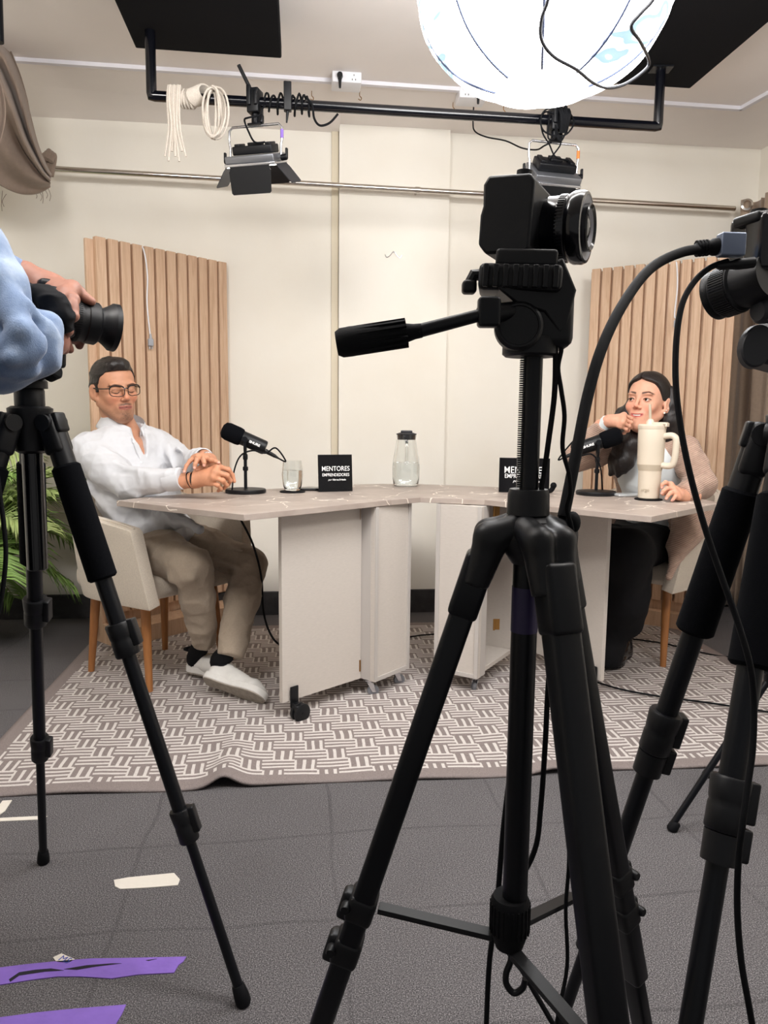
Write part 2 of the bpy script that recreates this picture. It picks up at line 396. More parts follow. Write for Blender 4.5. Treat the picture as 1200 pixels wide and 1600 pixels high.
# ------------------------------------------------------------------ sculpting: distance fields meshed by surface nets
def _hash(ix, iy, iz):
    h = (ix*374761393 + iy*668265263 + iz*2147483647) & 0x7fffffff
    h = ((h ^ (h >> 13))*1274126177) & 0x7fffffff
    return ((h ^ (h >> 16)) & 0xffff)/65535.0
def vnoise(P, s):
    Q = P*s; I = np.floor(Q).astype(np.int64); f = Q-I; f = f*f*(3-2*f); r = 0
    for a in (0, 1):
        for b in (0, 1):
            for c in (0, 1):
                wgt = (f[:, 0] if a else 1-f[:, 0])*(f[:, 1] if b else 1-f[:, 1])*(f[:, 2] if c else 1-f[:, 2])
                r = r + wgt*_hash(I[:, 0]+a, I[:, 1]+b, I[:, 2]+c)
    return r*2-1
def cone(a, b, ra, rb, k=0.02): return ('c', np.array(a, float), np.array(b, float), ra, rb, k)
def ell(c, r, k=0.02, rot=None):
    r = np.array((r, r, r) if isinstance(r, (int, float)) else r, float)
    return ('e', np.array(c, float), r, None if rot is None else np.array(rot.to_3x3()), 0, k)
def sub(p): return ('-',)+p
def chain(pts, rs, k=0.01): return [cone(pts[i], pts[i+1], rs[i], rs[i+1], k) for i in range(len(pts)-1)]
def sd(p, P):
    if p[0] == 'c':
        _, a, b, ra, rb, k = p; ab = b-a; L2 = max((ab*ab).sum(), 1e-12)
        t = np.clip(((P-a)@ab)/L2, 0, 1); d = P-a-t[:, None]*ab
        return np.sqrt((d*d).sum(1))-(ra+(rb-ra)*t)
    _, c, r, rot, _, k = p; q = P-c
    if rot is not None: q = q@rot
    k0 = np.sqrt(((q/r)**2).sum(1)); k1 = np.sqrt(((q/(r*r))**2).sum(1))+1e-9
    return k0*(k0-1)/k1
def smin(a, b, k):
    h = np.maximum(k-np.abs(a-b), 0)/k; return np.minimum(a, b)-h*h*k*0.25
def field(prims, P):
    D = np.full(len(P), 1e3)
    for p in prims:
        neg = p[0] == '-'; q = p[1:] if neg else p; k = max(q[5], 1e-4)
        # evaluate only where it can matter
        d = sd(q, P)
        D = -smin(-D, d, k) if neg else smin(D, d, k)
    return D
def nets(prims, vox, pad=0.02, extra=None, lo=None, hi=None):
    if lo is None:
        B = []
        for p in prims:
            if p[0] == '-': continue
            if p[0] == 'c': r = max(p[3], p[4]); B += [p[1]-r, p[1]+r, p[2]-r, p[2]+r]
            else: r = p[2].max(); B += [p[1]-r, p[1]+r]
        B = np.array(B); lo = B.min(0)-pad; hi = B.max(0)+pad
    lo = np.array(lo, float); n = np.ceil((np.array(hi)-lo)/vox).astype(int)+1
    ax = [lo[i]+np.arange(n[i])*vox for i in range(3)]
    BS = 6; nb = -(-n//BS); D = np.empty(nb*BS)
    bc = np.stack(np.meshgrid(*[lo[i]+(np.arange(nb[i])*BS+(BS-1)/2)*vox for i in range(3)], indexing='ij'), -1).reshape(-1, 3)
    d0 = field(prims, bc); mg = BS*vox*0.87*1.9+0.004; live = d0 < mg
    if extra is None: live &= d0 > -mg*1.6
    D = np.repeat(d0[:, None], BS**3, 1); o3 = np.stack(np.meshgrid(*[np.arange(BS)]*3, indexing='ij'), -1).reshape(-1, 3)-(BS-1)/2
    li = np.nonzero(live)[0]
    for s in range(0, len(li), 1500):
        k_ = li[s:s+1500]; G = (bc[k_][:, None, :]+o3[None]*vox).reshape(-1, 3); q_ = field(prims, G)
        if extra is not None: q_ = extra(G, q_)
        D[k_] = q_.reshape(len(k_), -1)
    D = D.reshape(*nb, BS, BS, BS).transpose(0, 3, 1, 4, 2, 5).reshape(nb*BS)[:n[0], :n[1], :n[2]]; ins = D < 0
    m = n-1; cnt = np.zeros(m); pos = np.zeros((*m, 3)); base = np.stack(np.meshgrid(*[np.arange(k) for k in m], indexing='ij'), -1).astype(float)
    cs = [(a, b, c) for a in (0, 1) for b in (0, 1) for c in (0, 1)]
    def corner(A, c): return A[c[0]:c[0]+m[0], c[1]:c[1]+m[1], c[2]:c[2]+m[2]]
    for c in cs:
        for axis in range(3):
            if c[axis]: continue
            e = list(c); e[axis] = 1; a = corner(D, c); b = corner(D, e); x = (a < 0) != (b < 0)
            t = np.where(x, a/np.where(x, a-b, 1), 0); off = np.array(c, float)
            pt = np.broadcast_to(off, (*m, 3)).copy(); pt[..., axis] += t
            pos += pt*x[..., None]; cnt += x
    act = cnt > 0; idx = -np.ones(m, int); idx[act] = np.arange(act.sum())
    V = (base[act]+pos[act]/cnt[act][:, None])*vox+lo
    Fs = []
    for axis in range(3):
        a = D[tuple(slice(None, -1) if i == axis else slice(1, -1) for i in range(3))] < 0
        b = D[tuple(slice(1, None) if i == axis else slice(1, -1) for i in range(3))] < 0
        X = np.argwhere(a != b)
        if not len(X): continue
        fl = a[tuple(X.T)]
        o1, o2 = [(1, 2), (2, 0), (0, 1)][axis]; P = X.copy()
        for i in range(3):
            if i != axis: P[:, i] += 1
        def g(d1, d2):
            Q = P.copy(); Q[:, o1] -= d1; Q[:, o2] -= d2; return idx[tuple(Q.T)]
        q = np.stack([g(0, 0), g(1, 0), g(1, 1), g(0, 1)], 1)
        q[~fl] = q[~fl][:, ::-1]; Fs.append(q)
    Q = np.concatenate(Fs); Q = Q[(Q >= 0).all(1)]
    return V, Q
def relax(V, Q, it=2, f=0.5):
    for _ in range(it):
        A = np.zeros_like(V); c = np.zeros(len(V))
        for i in range(4):
            j = (i+1) % 4
            np.add.at(A, Q[:, i], V[Q[:, j]]); np.add.at(A, Q[:, j], V[Q[:, i]]); np.add.at(c, Q[:, i], 1); np.add.at(c, Q[:, j], 1)
        V = V+(A/np.maximum(c, 1)[:, None]-V)*f
    return V
def normals(V, Q):
    n = np.cross(V[Q[:, 2]]-V[Q[:, 0]], V[Q[:, 3]]-V[Q[:, 1]]); N = np.zeros_like(V)
    for i in range(4): np.add.at(N, Q[:, i], n)
    return N/(np.linalg.norm(N, axis=1)[:, None]+1e-12)
class Sculpt:
    "collects meshed fields into ONE mesh object"
    def __init__(s): s.V = []; s.Q = []; s.Cc = []; s.n = 0
    def add(s, prims, vox, T=None, paint=None, disp=None, rl=2, base=(0.5, 0.3, 0.2), extra=None, clip=None):
        V, Q = nets(prims, vox, extra=extra); V = relax(V, Q, rl)
        if disp is not None: V = V+normals(V, Q)*disp(V)[:, None]
        Cc = np.tile(np.array(base), (len(V), 1))
        if paint is not None: Cc = paint(V, Cc)
        if clip is not None:
            keep = clip(V); Q = Q[keep[Q].all(1)]
        if T is not None: A = np.array(T); V = V@A[:3, :3].T+A[:3, 3]
        s.V.append(V); s.Q.append(Q+s.n); s.Cc.append(Cc); s.n += len(V); return s
    def build(s, name, m, parent):
        V = np.concatenate(s.V); Q = np.concatenate(s.Q); Cc = np.concatenate(s.Cc)
        inv = np.array(wm(parent).inverted()) if parent else np.eye(4); V = V@inv[:3, :3].T+inv[:3, 3]
        me = bpy.data.meshes.new(name); me.from_pydata(V.tolist(), [], Q.tolist()); me.update()
        me.shade_smooth(); at_ = me.color_attributes.new('Col', 'FLOAT_COLOR', 'POINT')
        at_.data.foreach_set('color', np.concatenate([Cc, np.ones((len(Cc), 1))], 1).astype(np.float32).ravel())
        me.materials.append(M[m]); o = bpy.data.objects.new(name, me); C.objects.link(o); o.parent = parent; return o
def folds(amp, s=9.0, stretch=(1, 1, 1), seed=0.0):
    st = np.array(stretch)
    def f(V):
        W = np.stack([vnoise(V+seed, 5), vnoise(V+seed+9, 5), vnoise(V+seed+21, 5)], 1)*0.06
        P = (V+W+seed)*st; a = 1-np.abs(vnoise(P, s)); b = 1-np.abs(vnoise(P+3.3, s*2.1))
        return amp*((a**2-0.55)+0.4*(b**2-0.5))
    return f
# ------------------------------------------------------------------ the room
WD = Vector((1, 0.112, 0)).normalized(); WN = Vector((WD.y, -WD.x, 0)); W0 = Vector((0, 4.04, 0)); CZ = 2.515
def rw(u, v, z): return W0 + WD*u + WN*v + Vector((0, 0, z))       # u along the back wall, v out of it
RM = frame(W0, (0, 0, 1), WD)                                      # local x = u, local y = -v
def wall_y(px): # depth of the back wall along a picture column
    k = (px-600)/F; return 4.04/(1-0.112*k)
def onwall(px, py, v=0.0):
    d = ray(px, py); n = WN; t_ = (W0+WN*v-EYE).dot(n)/d.dot(n); return EYE+d*t_
UR = (onwall(1185, 300)-W0).dot(WD); UL = -2.35
b = MB(RM); b.box((0, -2.3, -0.05), (7, 6.6, 0.1)); o = struct(b.build('floor', 'carpet_grey', smooth=False))
b = MB(RM); b.box((0, -2.3, CZ+0.05), (7, 6.6, 0.1)); struct(b.build('ceiling', 'ceiling_paint', smooth=False))
uA = (onwall(529, 450)-W0).dot(WD); uB = (onwall(697, 450)-W0).dot(WD)
b = MB(RM); b.box((0, 0.05, CZ/2), (6.5, 0.1, CZ)); b.box(((uA+uB)/2, -0.02, CZ/2), (uB-uA, 0.04, CZ))
struct(b.build('wall_back', 'wall_paint', smooth=False))
b = MB(RM); b.box((UR+0.05, -2.3, CZ/2), (0.1, 4.7, CZ)); struct(b.build('wall_right', 'wall_paint', smooth=False))
b = MB(RM); b.box((UL-0.05, -2.3, CZ/2), (0.1, 4.7, CZ)); struct(b.build('wall_left', 'wall_paint', smooth=False))
b = MB(RM); b.box((0, -0.055, 0.062), (UR-UL, 0.024, 0.124)); struct(b.build('baseboard_back', 'baseboard_black', bevel=0.002))
b = MB(RM); b.box((uA-0.02, -0.006, CZ/2+0.06), (0.034, 0.012, CZ-0.13)); mat('trim_paint', (218, 208, 186), 0.7); struct(b.build('trim_1', 'trim_paint', smooth=False))
# shallow cove between ceiling and wall, left of the pilaster
b = MB(RM); b.add([(UL, 0, CZ-0.028), (uA, 0, CZ-0.028), (uA, -0.20, CZ), (UL, -0.34, CZ), (UL, 0, CZ), (uA, 0, CZ)], [(0, 1, 2, 3), (0, 4, 5, 1), (1, 5, 2), (0, 3, 4), (3, 2, 5, 4)])
struct(b.build('trim_2', 'ceiling_paint'))
# surface wiring duct on the ceiling: trim of the room
p = [atz(25, 90, CZ-0.008), atz(260, 104, CZ-0.008), atz(541, 124, CZ-0.008), atz(735, 145, CZ-0.008), atz(1158, 170, CZ-0.008)]
b = MB()
def duct(b, a, c, wd=0.022, h=0.016):
    d = (c-a); b.box((a+c)/2, (wd, h, d.length), frame((0, 0, 0), d, None, (0, 0, 1)).to_3x3().to_4x4())
pa, pe = atz(-60, 88, CZ-0.008), atz(1158, 170, CZ-0.008); duct(b, pa, pe)
duct(b, pe, atz(1290, 96, CZ-0.008)); mat('duct_white', (222, 220, 226), 0.5); struct(b.build('trim_3', 'duct_white', smooth=False))

# rug
b = MB(); nu, nv = 190, 110; hx, hy = 1.425, 0.83
rugC = Vector((0.136, 2.91, 0.0)); RGM = frame(rugC, (0, 0, 1), (0.994, 0.11, 0)); RGI = RGM.inverted()
u1 = (RGI @ atz(352, 1218)).x; u2 = (RGI @ atz(860, 1203)).x
def rugz(x, y):
    e = max(0.0, min(1.0, (-y-0.30)/0.53)); z = 0.010
    z += 0.034*math.exp(-((x-u1-0.04*(y+0.83))/0.045)**2)*e**1.6 + 0.014*math.exp(-((x-u2)/0.06)**2)*e**2
    z += 0.003*math.sin(x*13+y*4)*e
    return z
b.grid(lambda a, c: (-hx+2*hx*a, -hy+2*hy*c+0.006*math.sin(a*21)*(c < 0.01), rugz(-hx+2*hx*a, -hy+2*hy*c)), nu, nv)
rug = b.build('rug', 'rug_weave', solid=0.008); rug.matrix_basis = RGM
tag(rug, 'large beige rug with a woven stripe pattern under the desks and chairs', 'rug')

# ------------------------------------------------------------------ slatted oak panels
def slat_panel(F0, F1, off, wid, h0, side, label, cordpx):
    d = (F1-F0).normalized(); n = Vector((d.y, -d.x, 0)); 
    if n.y > 0: n = -n
    T = thing('slatted_panel', label, 'wall panel', tuple(F0+d*wid/2), 'slatted oak panels')
    O = F0-n*off; P = lambda u, v, z: O+d*u+n*v+Vector((0, 0, z))
    X = Matrix(((d.x, n.x, 0, O.x), (d.y, n.y, 0, O.y), (0, 0, 1, 0), (0, 0, 0, 1)))
    b = MB(X); b.box((wid/2, 0, h0/2+0.01), (wid, 0.016, h0-0.02)); b.build('backing_board', 'oak_back' if 0 else 'oak', T, bevel=0.001)
    N = 12; ins = 0.028; pit = (wid-ins-0.004)/N; b = MB(X)
    for i in range(N):
        u = (ins if side < 0 else 0.004)+(i+0.5)*pit
        b.box((u, 0.021, (h0-0.035)/2+0.09), (pit-0.0125, 0.026, h0-0.125))
    b.build('slats', 'oak', T, bevel=0.0015)
    b = MB(X); g = MB(X); hb = 0.085
    b.box((wid/2, off-0.011, hb/2+0.002), (wid, 0.022, hb)); b.box((wid/2, (off+0.006)/2, hb-0.006), (wid-0.002, off-0.03, 0.012)); b.box((wid/2, -0.05, hb/2+0.002), (wid, 0.02, hb))
    b.build('base_frame', 'oak', T, bevel=0.001)
    for u in (0.0, wid-0.018):
        g = MB(X @ Matrix(((0, 0, 1, u), (1, 0, 0, 0), (0, 1, 0, 0), (0, 0, 0, 1))))
        g.prism([(-0.065, 0.002), (off-0.001, 0.002), (off-0.001, 0.088), (0.035, 0.10), (0.012, 0.28), (-0.03, 0.30), (-0.065, 0.18)], 0, 0.018); g.build('side_bracket', 'oak', T, bevel=0.001)
    # pale power cord hung over the top edge: a thing of its own
    P.T = T
    return P
P = slat_panel(atz(185, 1017), atz(346, 977), 0.165, 0.75, at(127, 369, 3.337).z, -1, 'slatted oak panel standing behind the man in the white shirt', None)
def cord(P, u, h, drop, label):
    b = MB(); b.tube([P(u-0.03, -0.03, h-0.12), P(u-0.035, -0.012, h-0.01), P(u-0.02, 0.004, h+0.012), P(u, 0.036, h-0.005), P(u+0.012, 0.045, h-0.12), P(u+0.006, 0.045, h-0.25), P(u+0.018, 0.046, h-drop+0.035)], 0.0036); T = b.build('power_cord', 'white_plastic', P.T); T['label'] = 'white cord with grey plug'
    X = frame(P(u+0.018, 0.048, h-drop), (0, 0, 1), (P(1, 0, 0)-P(0, 0, 0)))
    b = MB(X); b.lathe([(0.0045, 0.045), (0.006, 0.03), (0.008, 0.022)][::-1], None, 12); b.rbox((0, 0, 0.006), (0.024, 0.016, 0.034), 0.004); b.box((-0.006, 0, -0.016), (0.0055, 0.0015, 0.016)); b.box((0.006, 0, -0.016), (0.0055, 0.0015, 0.016)); b.build('plug', 'plug_grey', T)
hL = at(127, 369, 3.337).z
cord(P, 0.265, hL, 0.43, 'white power cord with grey plug hanging over the left slatted panel')
# right panel: F0 far left, F1 near right
_pl, _pr = Vector((1.075, 4.04, 0)), Vector((1.655, 3.655, 0)); dR = (_pr-_pl).normalized(); nR = Vector((dR.y, -dR.x, 0))
FR0, FR1 = _pl+nR*0.08, _pr+nR*0.08
hR = at(1124, 403, 3.66).z
P2 = slat_panel(FR0, FR1, 0.08, 0.70, hR, 1, 'slatted oak panel standing behind the woman next to the curtain', None)
cord(P2, 0.43, hR, 0.30, 'white power cord with grey plug hanging over the right slatted panel')

# ------------------------------------------------------------------ desks
TZ = 0.75; TT = 0.02
def tp(px, py): v = atz(px, py, TZ); return (v.x, v.y)
TL, TN, TS, NO, S2, N2, RR = tp(182, 782), tp(381, 804), tp(612, 781), tp(657, 777), tp(757, 781), tp(1018, 807), tp(1126, 786)
bL1, bL2, bL3 = tp(245, 775), tp(320, 770), (-0.30, 3.26); bM0, bM1, bM2, bM3 = (-0.139, 3.40), (-0.02, 3.44), (0.17, 3.45), (0.459, 3.358)
bR1, bR2 = (0.77, 3.209), (1.236, 2.965)
def ground(name, n=0): pass
def top_part(poly, T): b = MB(); b.prism(poly, TZ-TT, TZ); return b.build('tabletop', 'table_stone', T, bevel=0.0012, ang=30)
def slab(a, c, z0, z1, t, T, name='leg_panel', m='panel_laminate'):
    a = Vector((a[0], a[1], 0)); c = Vector((c[0], c[1], 0)); d = c-a; b = MB(frame((a+c)/2+Vector((0, 0, (z0+z1)/2)), (0, 0, 1), d)); b.box((0, 0, 0), (d.length, t, z1-z0)); return b.build(name, m, T, bevel=0.001)
def big_caster(p, d, T):      # black furniture castor with side plate
    c = thing('x', None, None); bpy.data.objects.remove(c)
    X = frame((p[0], p[1], 0), (0, 0, 1), d); b = MB(X)
    b.rbox((0, -0.017, 0.085), (0.034, 0.006, 0.075), 0.002); b.rbox((0.0, -0.028, 0.058), (0.03, 0.026, 0.016), 0.003)
    b.lathe([(0.026, -0.008), (0.033, -0.004), (0.033, 0.004), (0.026, 0.008)], Matrix.Translation((0.008, -0.050, 0.033)) @ Matrix.Rotation(R(90), 4, 'X') @ Matrix.Translation((0, 0, 0)), 24)
    b.lathe([(0.026, -0.008), (0.033, -0.004), (0.033, 0.004), (0.026, 0.008)], Matrix.Translation((0.008, -0.028, 0.033)) @ Matrix.Rotation(R(90), 4, 'X'), 24)
    b.cyl(X.inverted() @ (X @ Vector((0.008, -0.06, 0.033))), Vector((0.008, -0.018, 0.033)), 0.006, n=10); b.rbox((0.002, -0.039, 0.052), (0.040, 0.03, 0.022), 0.006)
    return b.build('castor', 'black_plastic', T)
def small_caster(p, ang, T):
    X = Matrix.Translation((p[0], p[1], 0)) @ Matrix.Rotation(ang, 4, 'Z'); b = MB(X)
    b.box((0, 0, 0.066), (0.04, 0.03, 0.003)); b.lathe([(0.012, 0.055), (0.012, 0.065)], None, 14)
    for s in (-1, 1): b.add([(-0.011, s*0.010, 0.056), (0.013, s*0.010, 0.056), (0.024, s*0.010, 0.018), (0.010, s*0.010, 0.018), (-0.011, s*0.012, 0.056), (0.013, s*0.012, 0.056), (0.024, s*0.012, 0.018), (0.010, s*0.012, 0.018)], [(0, 1, 2, 3), (7, 6, 5, 4), (0, 4, 5, 1), (1, 5, 6, 2), (2, 6, 7, 3), (3, 7, 4, 0)])
    o = b.build('castor', 'silver', T)
    b = MB(X); b.lathe([(0.018, -0.008), (0.022, -0.006), (0.022, 0.006), (0.018, 0.008)], Matrix.Translation((0.016, 0, 0.022)) @ Matrix.Rotation(R(90), 4, 'X'), 20); b.build('wheel', 'wheel_grey', o)
def f2(px, py, z=0.07): v = atz(px, py, z); return (v.x, v.y)
ZB = 0.07; ZT = TZ-TT-0.002
# left desk: hinged leaf and its swing-out leg panel
T = thing('folding_desk', 'taupe stone-look desk leaf with a pale leg panel in front of the man', 'table', (-0.45, 2.75, 0), 'podcast desks')
top_part([TL, TN, TS, (-0.139, 3.155), bL3 if 0 else (-0.32, 3.265), bL2, bL1], T)
pn, pf = f2(439, 1098), f2(561, 1059)
dpl = (Vector(pf)-Vector(pn)).normalized()
slab(pn, pf, ZB, ZT, 0.018, T); big_caster(Vector(pn)+dpl*0.045, (dpl.x, dpl.y, 0), T)
# right desk
T2 = thing('folding_desk', 'taupe stone-look desk leaf with a pale leg panel in front of the woman', 'table', (0.85, 2.75, 0), 'podcast desks')
top_part([S2, N2, RR, bR2, (0.985, 3.10), bR1, (0.60, 3.29)], T2)
qn, qf = f2(941, 1064), f2(822, 1012)
dqr = (Vector(qf)-Vector(qn)).normalized()
slab(qn, qf, ZB, ZT, 0.018, T2); 
X = frame((0, 0, 0), (0, 0, 1), (-dqr.x, -dqr.y, 0)); big_caster(Vector(qn)+dqr*0.03, (-dqr.x, -dqr.y, 0), T2)
# middle desk with two open boxes
T3 = thing('corner_desk', 'taupe wedge-shaped middle desk on two narrow pale box legs with castors, carrying the water jug', 'table', (0.17, 3.05, 0))
b = MB(); b.prism([TS, NO, S2, (0.60, 3.29), bM3, bM2, bM1, bM0, (-0.139, 3.155)], TZ-TT, TZ-0.0005); b.build('tabletop', 'table_stone', T3, bevel=0.001, ang=30)
def box_leg(B, Cc, side, T):
    B = Vector((B[0], B[1], 0)); Cc = Vector((Cc[0], Cc[1], 0)); d = (Cc-B).normalized(); n = Vector((-d.y, d.x, 0))
    if n.y < 0: n = -n
    D = 0.34; L = (Cc-B).length; o = MB(Matrix(((d.x, n.x, 0, B.x), (d.y, n.y, 0, B.y), (0, 0, 1, 0), (0, 0, 0, 1))))
    b = MB(o.M); b.box((L/2, 0.0, (ZB+ZT)/2), (L, 0.02, ZT-ZB)); b.build('front_board', 'panel_laminate', T, bevel=0.001)
    b = MB(o.M)
    for u in (0.008, L-0.008): b.box((u, -0.0125, (ZB+ZT)/2), (0.016, 0.005, ZT-ZB))
    b.box((L/2, -0.0125, ZB+0.008), (L-0.032, 0.005, 0.016)); b.build('edge_trim', 'panel_edge', T, bevel=0.0006)
    b = MB(o.M); b.box((0.03, 0.034, (ZB+ZT)/2), (0.06, 0.048, ZT-ZB)); b.build('post', 'panel_edge', T, bevel=0.001)
    b = MB(o.M); b.box((L-0.009, D/2+0.01, (ZB+ZT)/2), (0.018, D, ZT-ZB)); b.build('side_board', 'panel_laminate', T, bevel=0.001)
    b = MB(o.M); b.box((L/2, D+0.019, (ZB+ZT)/2), (L, 0.018, ZT-ZB)); b.build('back_board', 'panel_laminate', T, bevel=0.001)
    for z in (ZB+0.011,): b = MB(o.M); b.box((L/2-0.009+0.01, D/2+0.035, z), (L-0.022, D-0.052, 0.018)); b.build('shelf', 'panel_laminate', T, bevel=0.001)
    return o.M
XL = box_leg(f2(581, 1065), f2(635, 1043), -1, T3); XR = box_leg(f2(748, 1060), f2(680, 1046), 1, T3)
for X, pts in ((XL, ((0.02, 0.03), (0.18, 0.03), (0.17, 0.30))), (XR, ((0.03, 0.03), (0.16, 0.32)))):
    for u, v in pts: q = X @ Vector((u, v, 0)); small_caster((q.x, q.y), R(20 if X is XL else 100), T3)
# brass hinges
for px, py in ((772, 976), (772, 800), (562, 803), (562, 1040)):
    q = at(px, py, 2.80 if px > 700 else 2.735); b = MB(Matrix.Translation(q)); b.lathe([(0.004, -0.022), (0.004, 0.022)], None, 8); b.box((0.012, 0.006, 0), (0.02, 0.002, 0.042)); b.build('hinge', 'brass', T3)

# ------------------------------------------------------------------ armchairs
def armchair(Cc, f, label, seatz=0.45):
    f = Vector((f[0], f[1], 0)).normalized(); T = thing('armchair', label, 'chair', (Cc[0], Cc[1], 0), 'fabric tub armchairs')
    X = frame((Cc[0], Cc[1], 0), (0, 0, 1), f)         # local x = forward, y = its left
    # shell: one wrapped band, arms rising into the back
    path = spline([(0.285, -0.262, 0), (0.20, -0.270, 0), (0.06, -0.276, 0), (-0.10, -0.268, 0), (-0.215, -0.205, 0), (-0.268, -0.10, 0), (-0.278, 0, 0), (-0.268, 0.10, 0), (-0.215, 0.205, 0), (-0.10, 0.268, 0), (0.06, 0.276, 0), (0.20, 0.270, 0), (0.285, 0.262, 0)], 6)
    def shell(a, c):
        q = path[min(int(round(a*(len(path)-1))), len(path)-1)]; k = abs(a-0.5)*2
        topz = float(np.interp(k, [0, 0.25, 0.45, 0.60, 0.85, 0.95, 1.0], [0.765, 0.755, 0.715, 0.672, 0.652, 0.645, 0.63])); botz = 0.345+0.012*k
        fr_ = 0.0 if k < 0.75 else (0.045*(1-c)-0.035*c)*(k-0.75)/0.25
        s_ = 0.86+0.15*c**0.8
        return (q.x*s_*(1.0)+fr_, q.y*s_, botz+(topz-botz)*c)
    b = MB(X); b.grid(shell, 72, 14); o = b.build('shell', 'chair_fabric', T, solid=0.05, off=0, bevel=0.0); k = o.modifiers.new('bevel', 'BEVEL'); k.width = 0.016; k.segments = 4; k.limit_method = 'ANGLE'; k.angle_limit = R(50)
    b = MB(X); b.rbox((0.0, 0, 0.41), (0.46, 0.45, 0.10), 0.04, seg=5); b.build('seat', 'chair_fabric', T)
    b = MB(X); b.tube([X.inverted() @ (X @ Vector(shell(a/40, 1.0)))+Vector((0, 0, 0.002)) for a in range(1, 40)], 0.0032, sub=2); b.build('piping', 'chair_fabric', T)
    for sx in (1, -1):
        for sy in (1, -1):
            q0 = Vector((sx*0.155-0.005, sy*0.165, 0.37)); q1 = Vector((sx*0.19-0.0, sy*0.185, 0.0)); b = MB(X); b.cyl(q1, q0, 0.0125, 0.021, 16); b.build('leg', 'chair_leg_wood', T)
    return T
armchair((-0.93, 3.0), (0.81, -0.58), 'beige fabric tub armchair with wooden legs under the man in the white shirt')
armchair((1.20, 3.36), (-0.70, -0.71), 'beige fabric tub armchair with wooden legs under the woman in the cardigan')

# ------------------------------------------------------------------ things on the desks
def microphone(base, ang, tilt, label, flip=1, cabpts=None):
    "disc base, short pole, yoke, side-address body pointing along local x"
    T = thing('microphone', label, 'microphone', tuple(base), 'desk microphones'); X = Matrix.Translation(base) @ Matrix.Rotation(ang, 4, 'Z')
    b = MB(X); b.lathe([(0.077, 0), (0.080, 0.003), (0.080, 0.012), (0.077, 0.016), (0.012, 0.018)], None, 48); b.build('base', 'black_plastic', T)
    b = MB(X); b.lathe([(0.0065, 0.016), (0.0065, 0.135)], None, 16); b.lathe([(0.009, 0.088), (0.0105, 0.09), (0.0105, 0.102), (0.009, 0.104)], None, 16); b.lathe([(0.007, 0.13), (0.0095, 0.134), (0.0095, 0.15), (0.006, 0.156)], None, 16); b.build('pole', 'black_metal', T)
    hz = 0.212
    b = MB(X); pts = [(0, -0.034, hz+0.006), (0, -0.035, hz-0.022), (0, -0.028, hz-0.045), (0, 0, hz-0.058), (0, 0.028, hz-0.045), (0, 0.035, hz-0.022), (0, 0.034, hz+0.006)]; b.tube(pts, 0.0055, 10)
    for s in (-1, 1): b.cyl((0, s*0.031, hz), (0, s*0.043, hz), 0.012, n=18, bev=0.002)
    b.build('yoke', 'black_metal', T)
    Y = X @ Matrix.Translation((0, 0, hz)) @ Matrix.Rotation(tilt, 4, 'Y') @ Matrix.Rotation(R(90), 4, 'Y')
    b = MB(Y); b.lathe([(0.020, -0.088), (0.027, -0.085), (0.0285, -0.078), (0.0285, 0.02), (0.0265, 0.024)], None, 32); body = b.build('body', 'black_plastic', T)
    b = MB(Y); b.lathe([(0.029, 0.012), (0.0335, 0.017), (0.0355, 0.030), (0.0355, 0.072), (0.031, 0.088), (0.018, 0.096), (0, 0.098)], None, 32); b.build('foam_windscreen', 'foam_black', T)
    b = MB(Y); b.cyl((0.010, 0, -0.088), (0.014, 0, -0.135), 0.0095, 0.007, 16); b.cyl((0.014, 0, -0.135), (0.016, 0, -0.150), 0.006, 0.0035, 12); b.build('connector', 'black_plastic', T)
    # lettering on the near side of the body
    side = Y @ Vector((0, 0, -0.035)); ax = (Y.to_3x3() @ Vector((0, 0, 1))).normalized()
    tw = -ax if flip > 0 else ax; nr = (EYE-side); nr = (nr-ax*nr.dot(ax)).normalized()
    TM = frame(side+nr*0.0292-ax*0.006, nr, tw)
    text_mesh('SHURE', TM @ Matrix.Translation((0, -0.005, 0)), 0.0130, 'lettering', 'ink_white', T, xs=1.15, bold=0.0005)
    if cabpts:
        b = MB(); q = Y @ Vector((0.016, 0, -0.148)); b.tube([q]+cabpts(q, X, hz), 0.0032); tag(b.build('microphone_cable', 'black_rubber'), 'thin black cable looping from the microphone in front of the '+('man' if flip > 0 else 'woman'), 'cable', 'microphone cables')
    return T
mL = atz(384, 770, TZ)
def cL(q, X, hz):
    return [q+Vector((0.03, 0, -0.012)), at(431, 700, mL.y-0.01), at(415, 708, mL.y-0.02), at(395, 704, mL.y-0.03), at(376, 712, mL.y-0.03), at(366, 735, mL.y-0.02), at(363, 762, mL.y-0.05), atz(362, 769, TZ+0.004), at(366, 772, mL.y+0.02)]
microphone(mL, R(-172), R(-24), 'black desk microphone on a round stand in front of the man', 1, cL)
mR = atz(931, 773, TZ)
def cR(q, X, hz):
    return [q+Vector((-0.02, 0, -0.005)), at(895, 690, mR.y), at(893, 700, mR.y-0.02), at(905, 712, mR.y-0.03), at(925, 710, mR.y-0.04), at(938, 730, mR.y-0.03), at(942, 768, mR.y+0.05), atz(948, 769, TZ+0.004)]
microphone(mR, R(-12), R(-20), 'black desk microphone on a round stand in front of the woman', -1, cR)
b = MB(); b.tube([at(374, 808, 2.62), at(395, 850, 2.75), at(408, 900, 2.85), at(411, 950, 2.9), at(420, 985, 2.85), at(438, 1008, 2.82), atz(470, 1015, 0.02)], 0.0042)
tag(b.build('power_cable', 'black_rubber'), 'black cable hanging from under the left desk beside the pale leg panel', 'cable', 'cables under the desks')

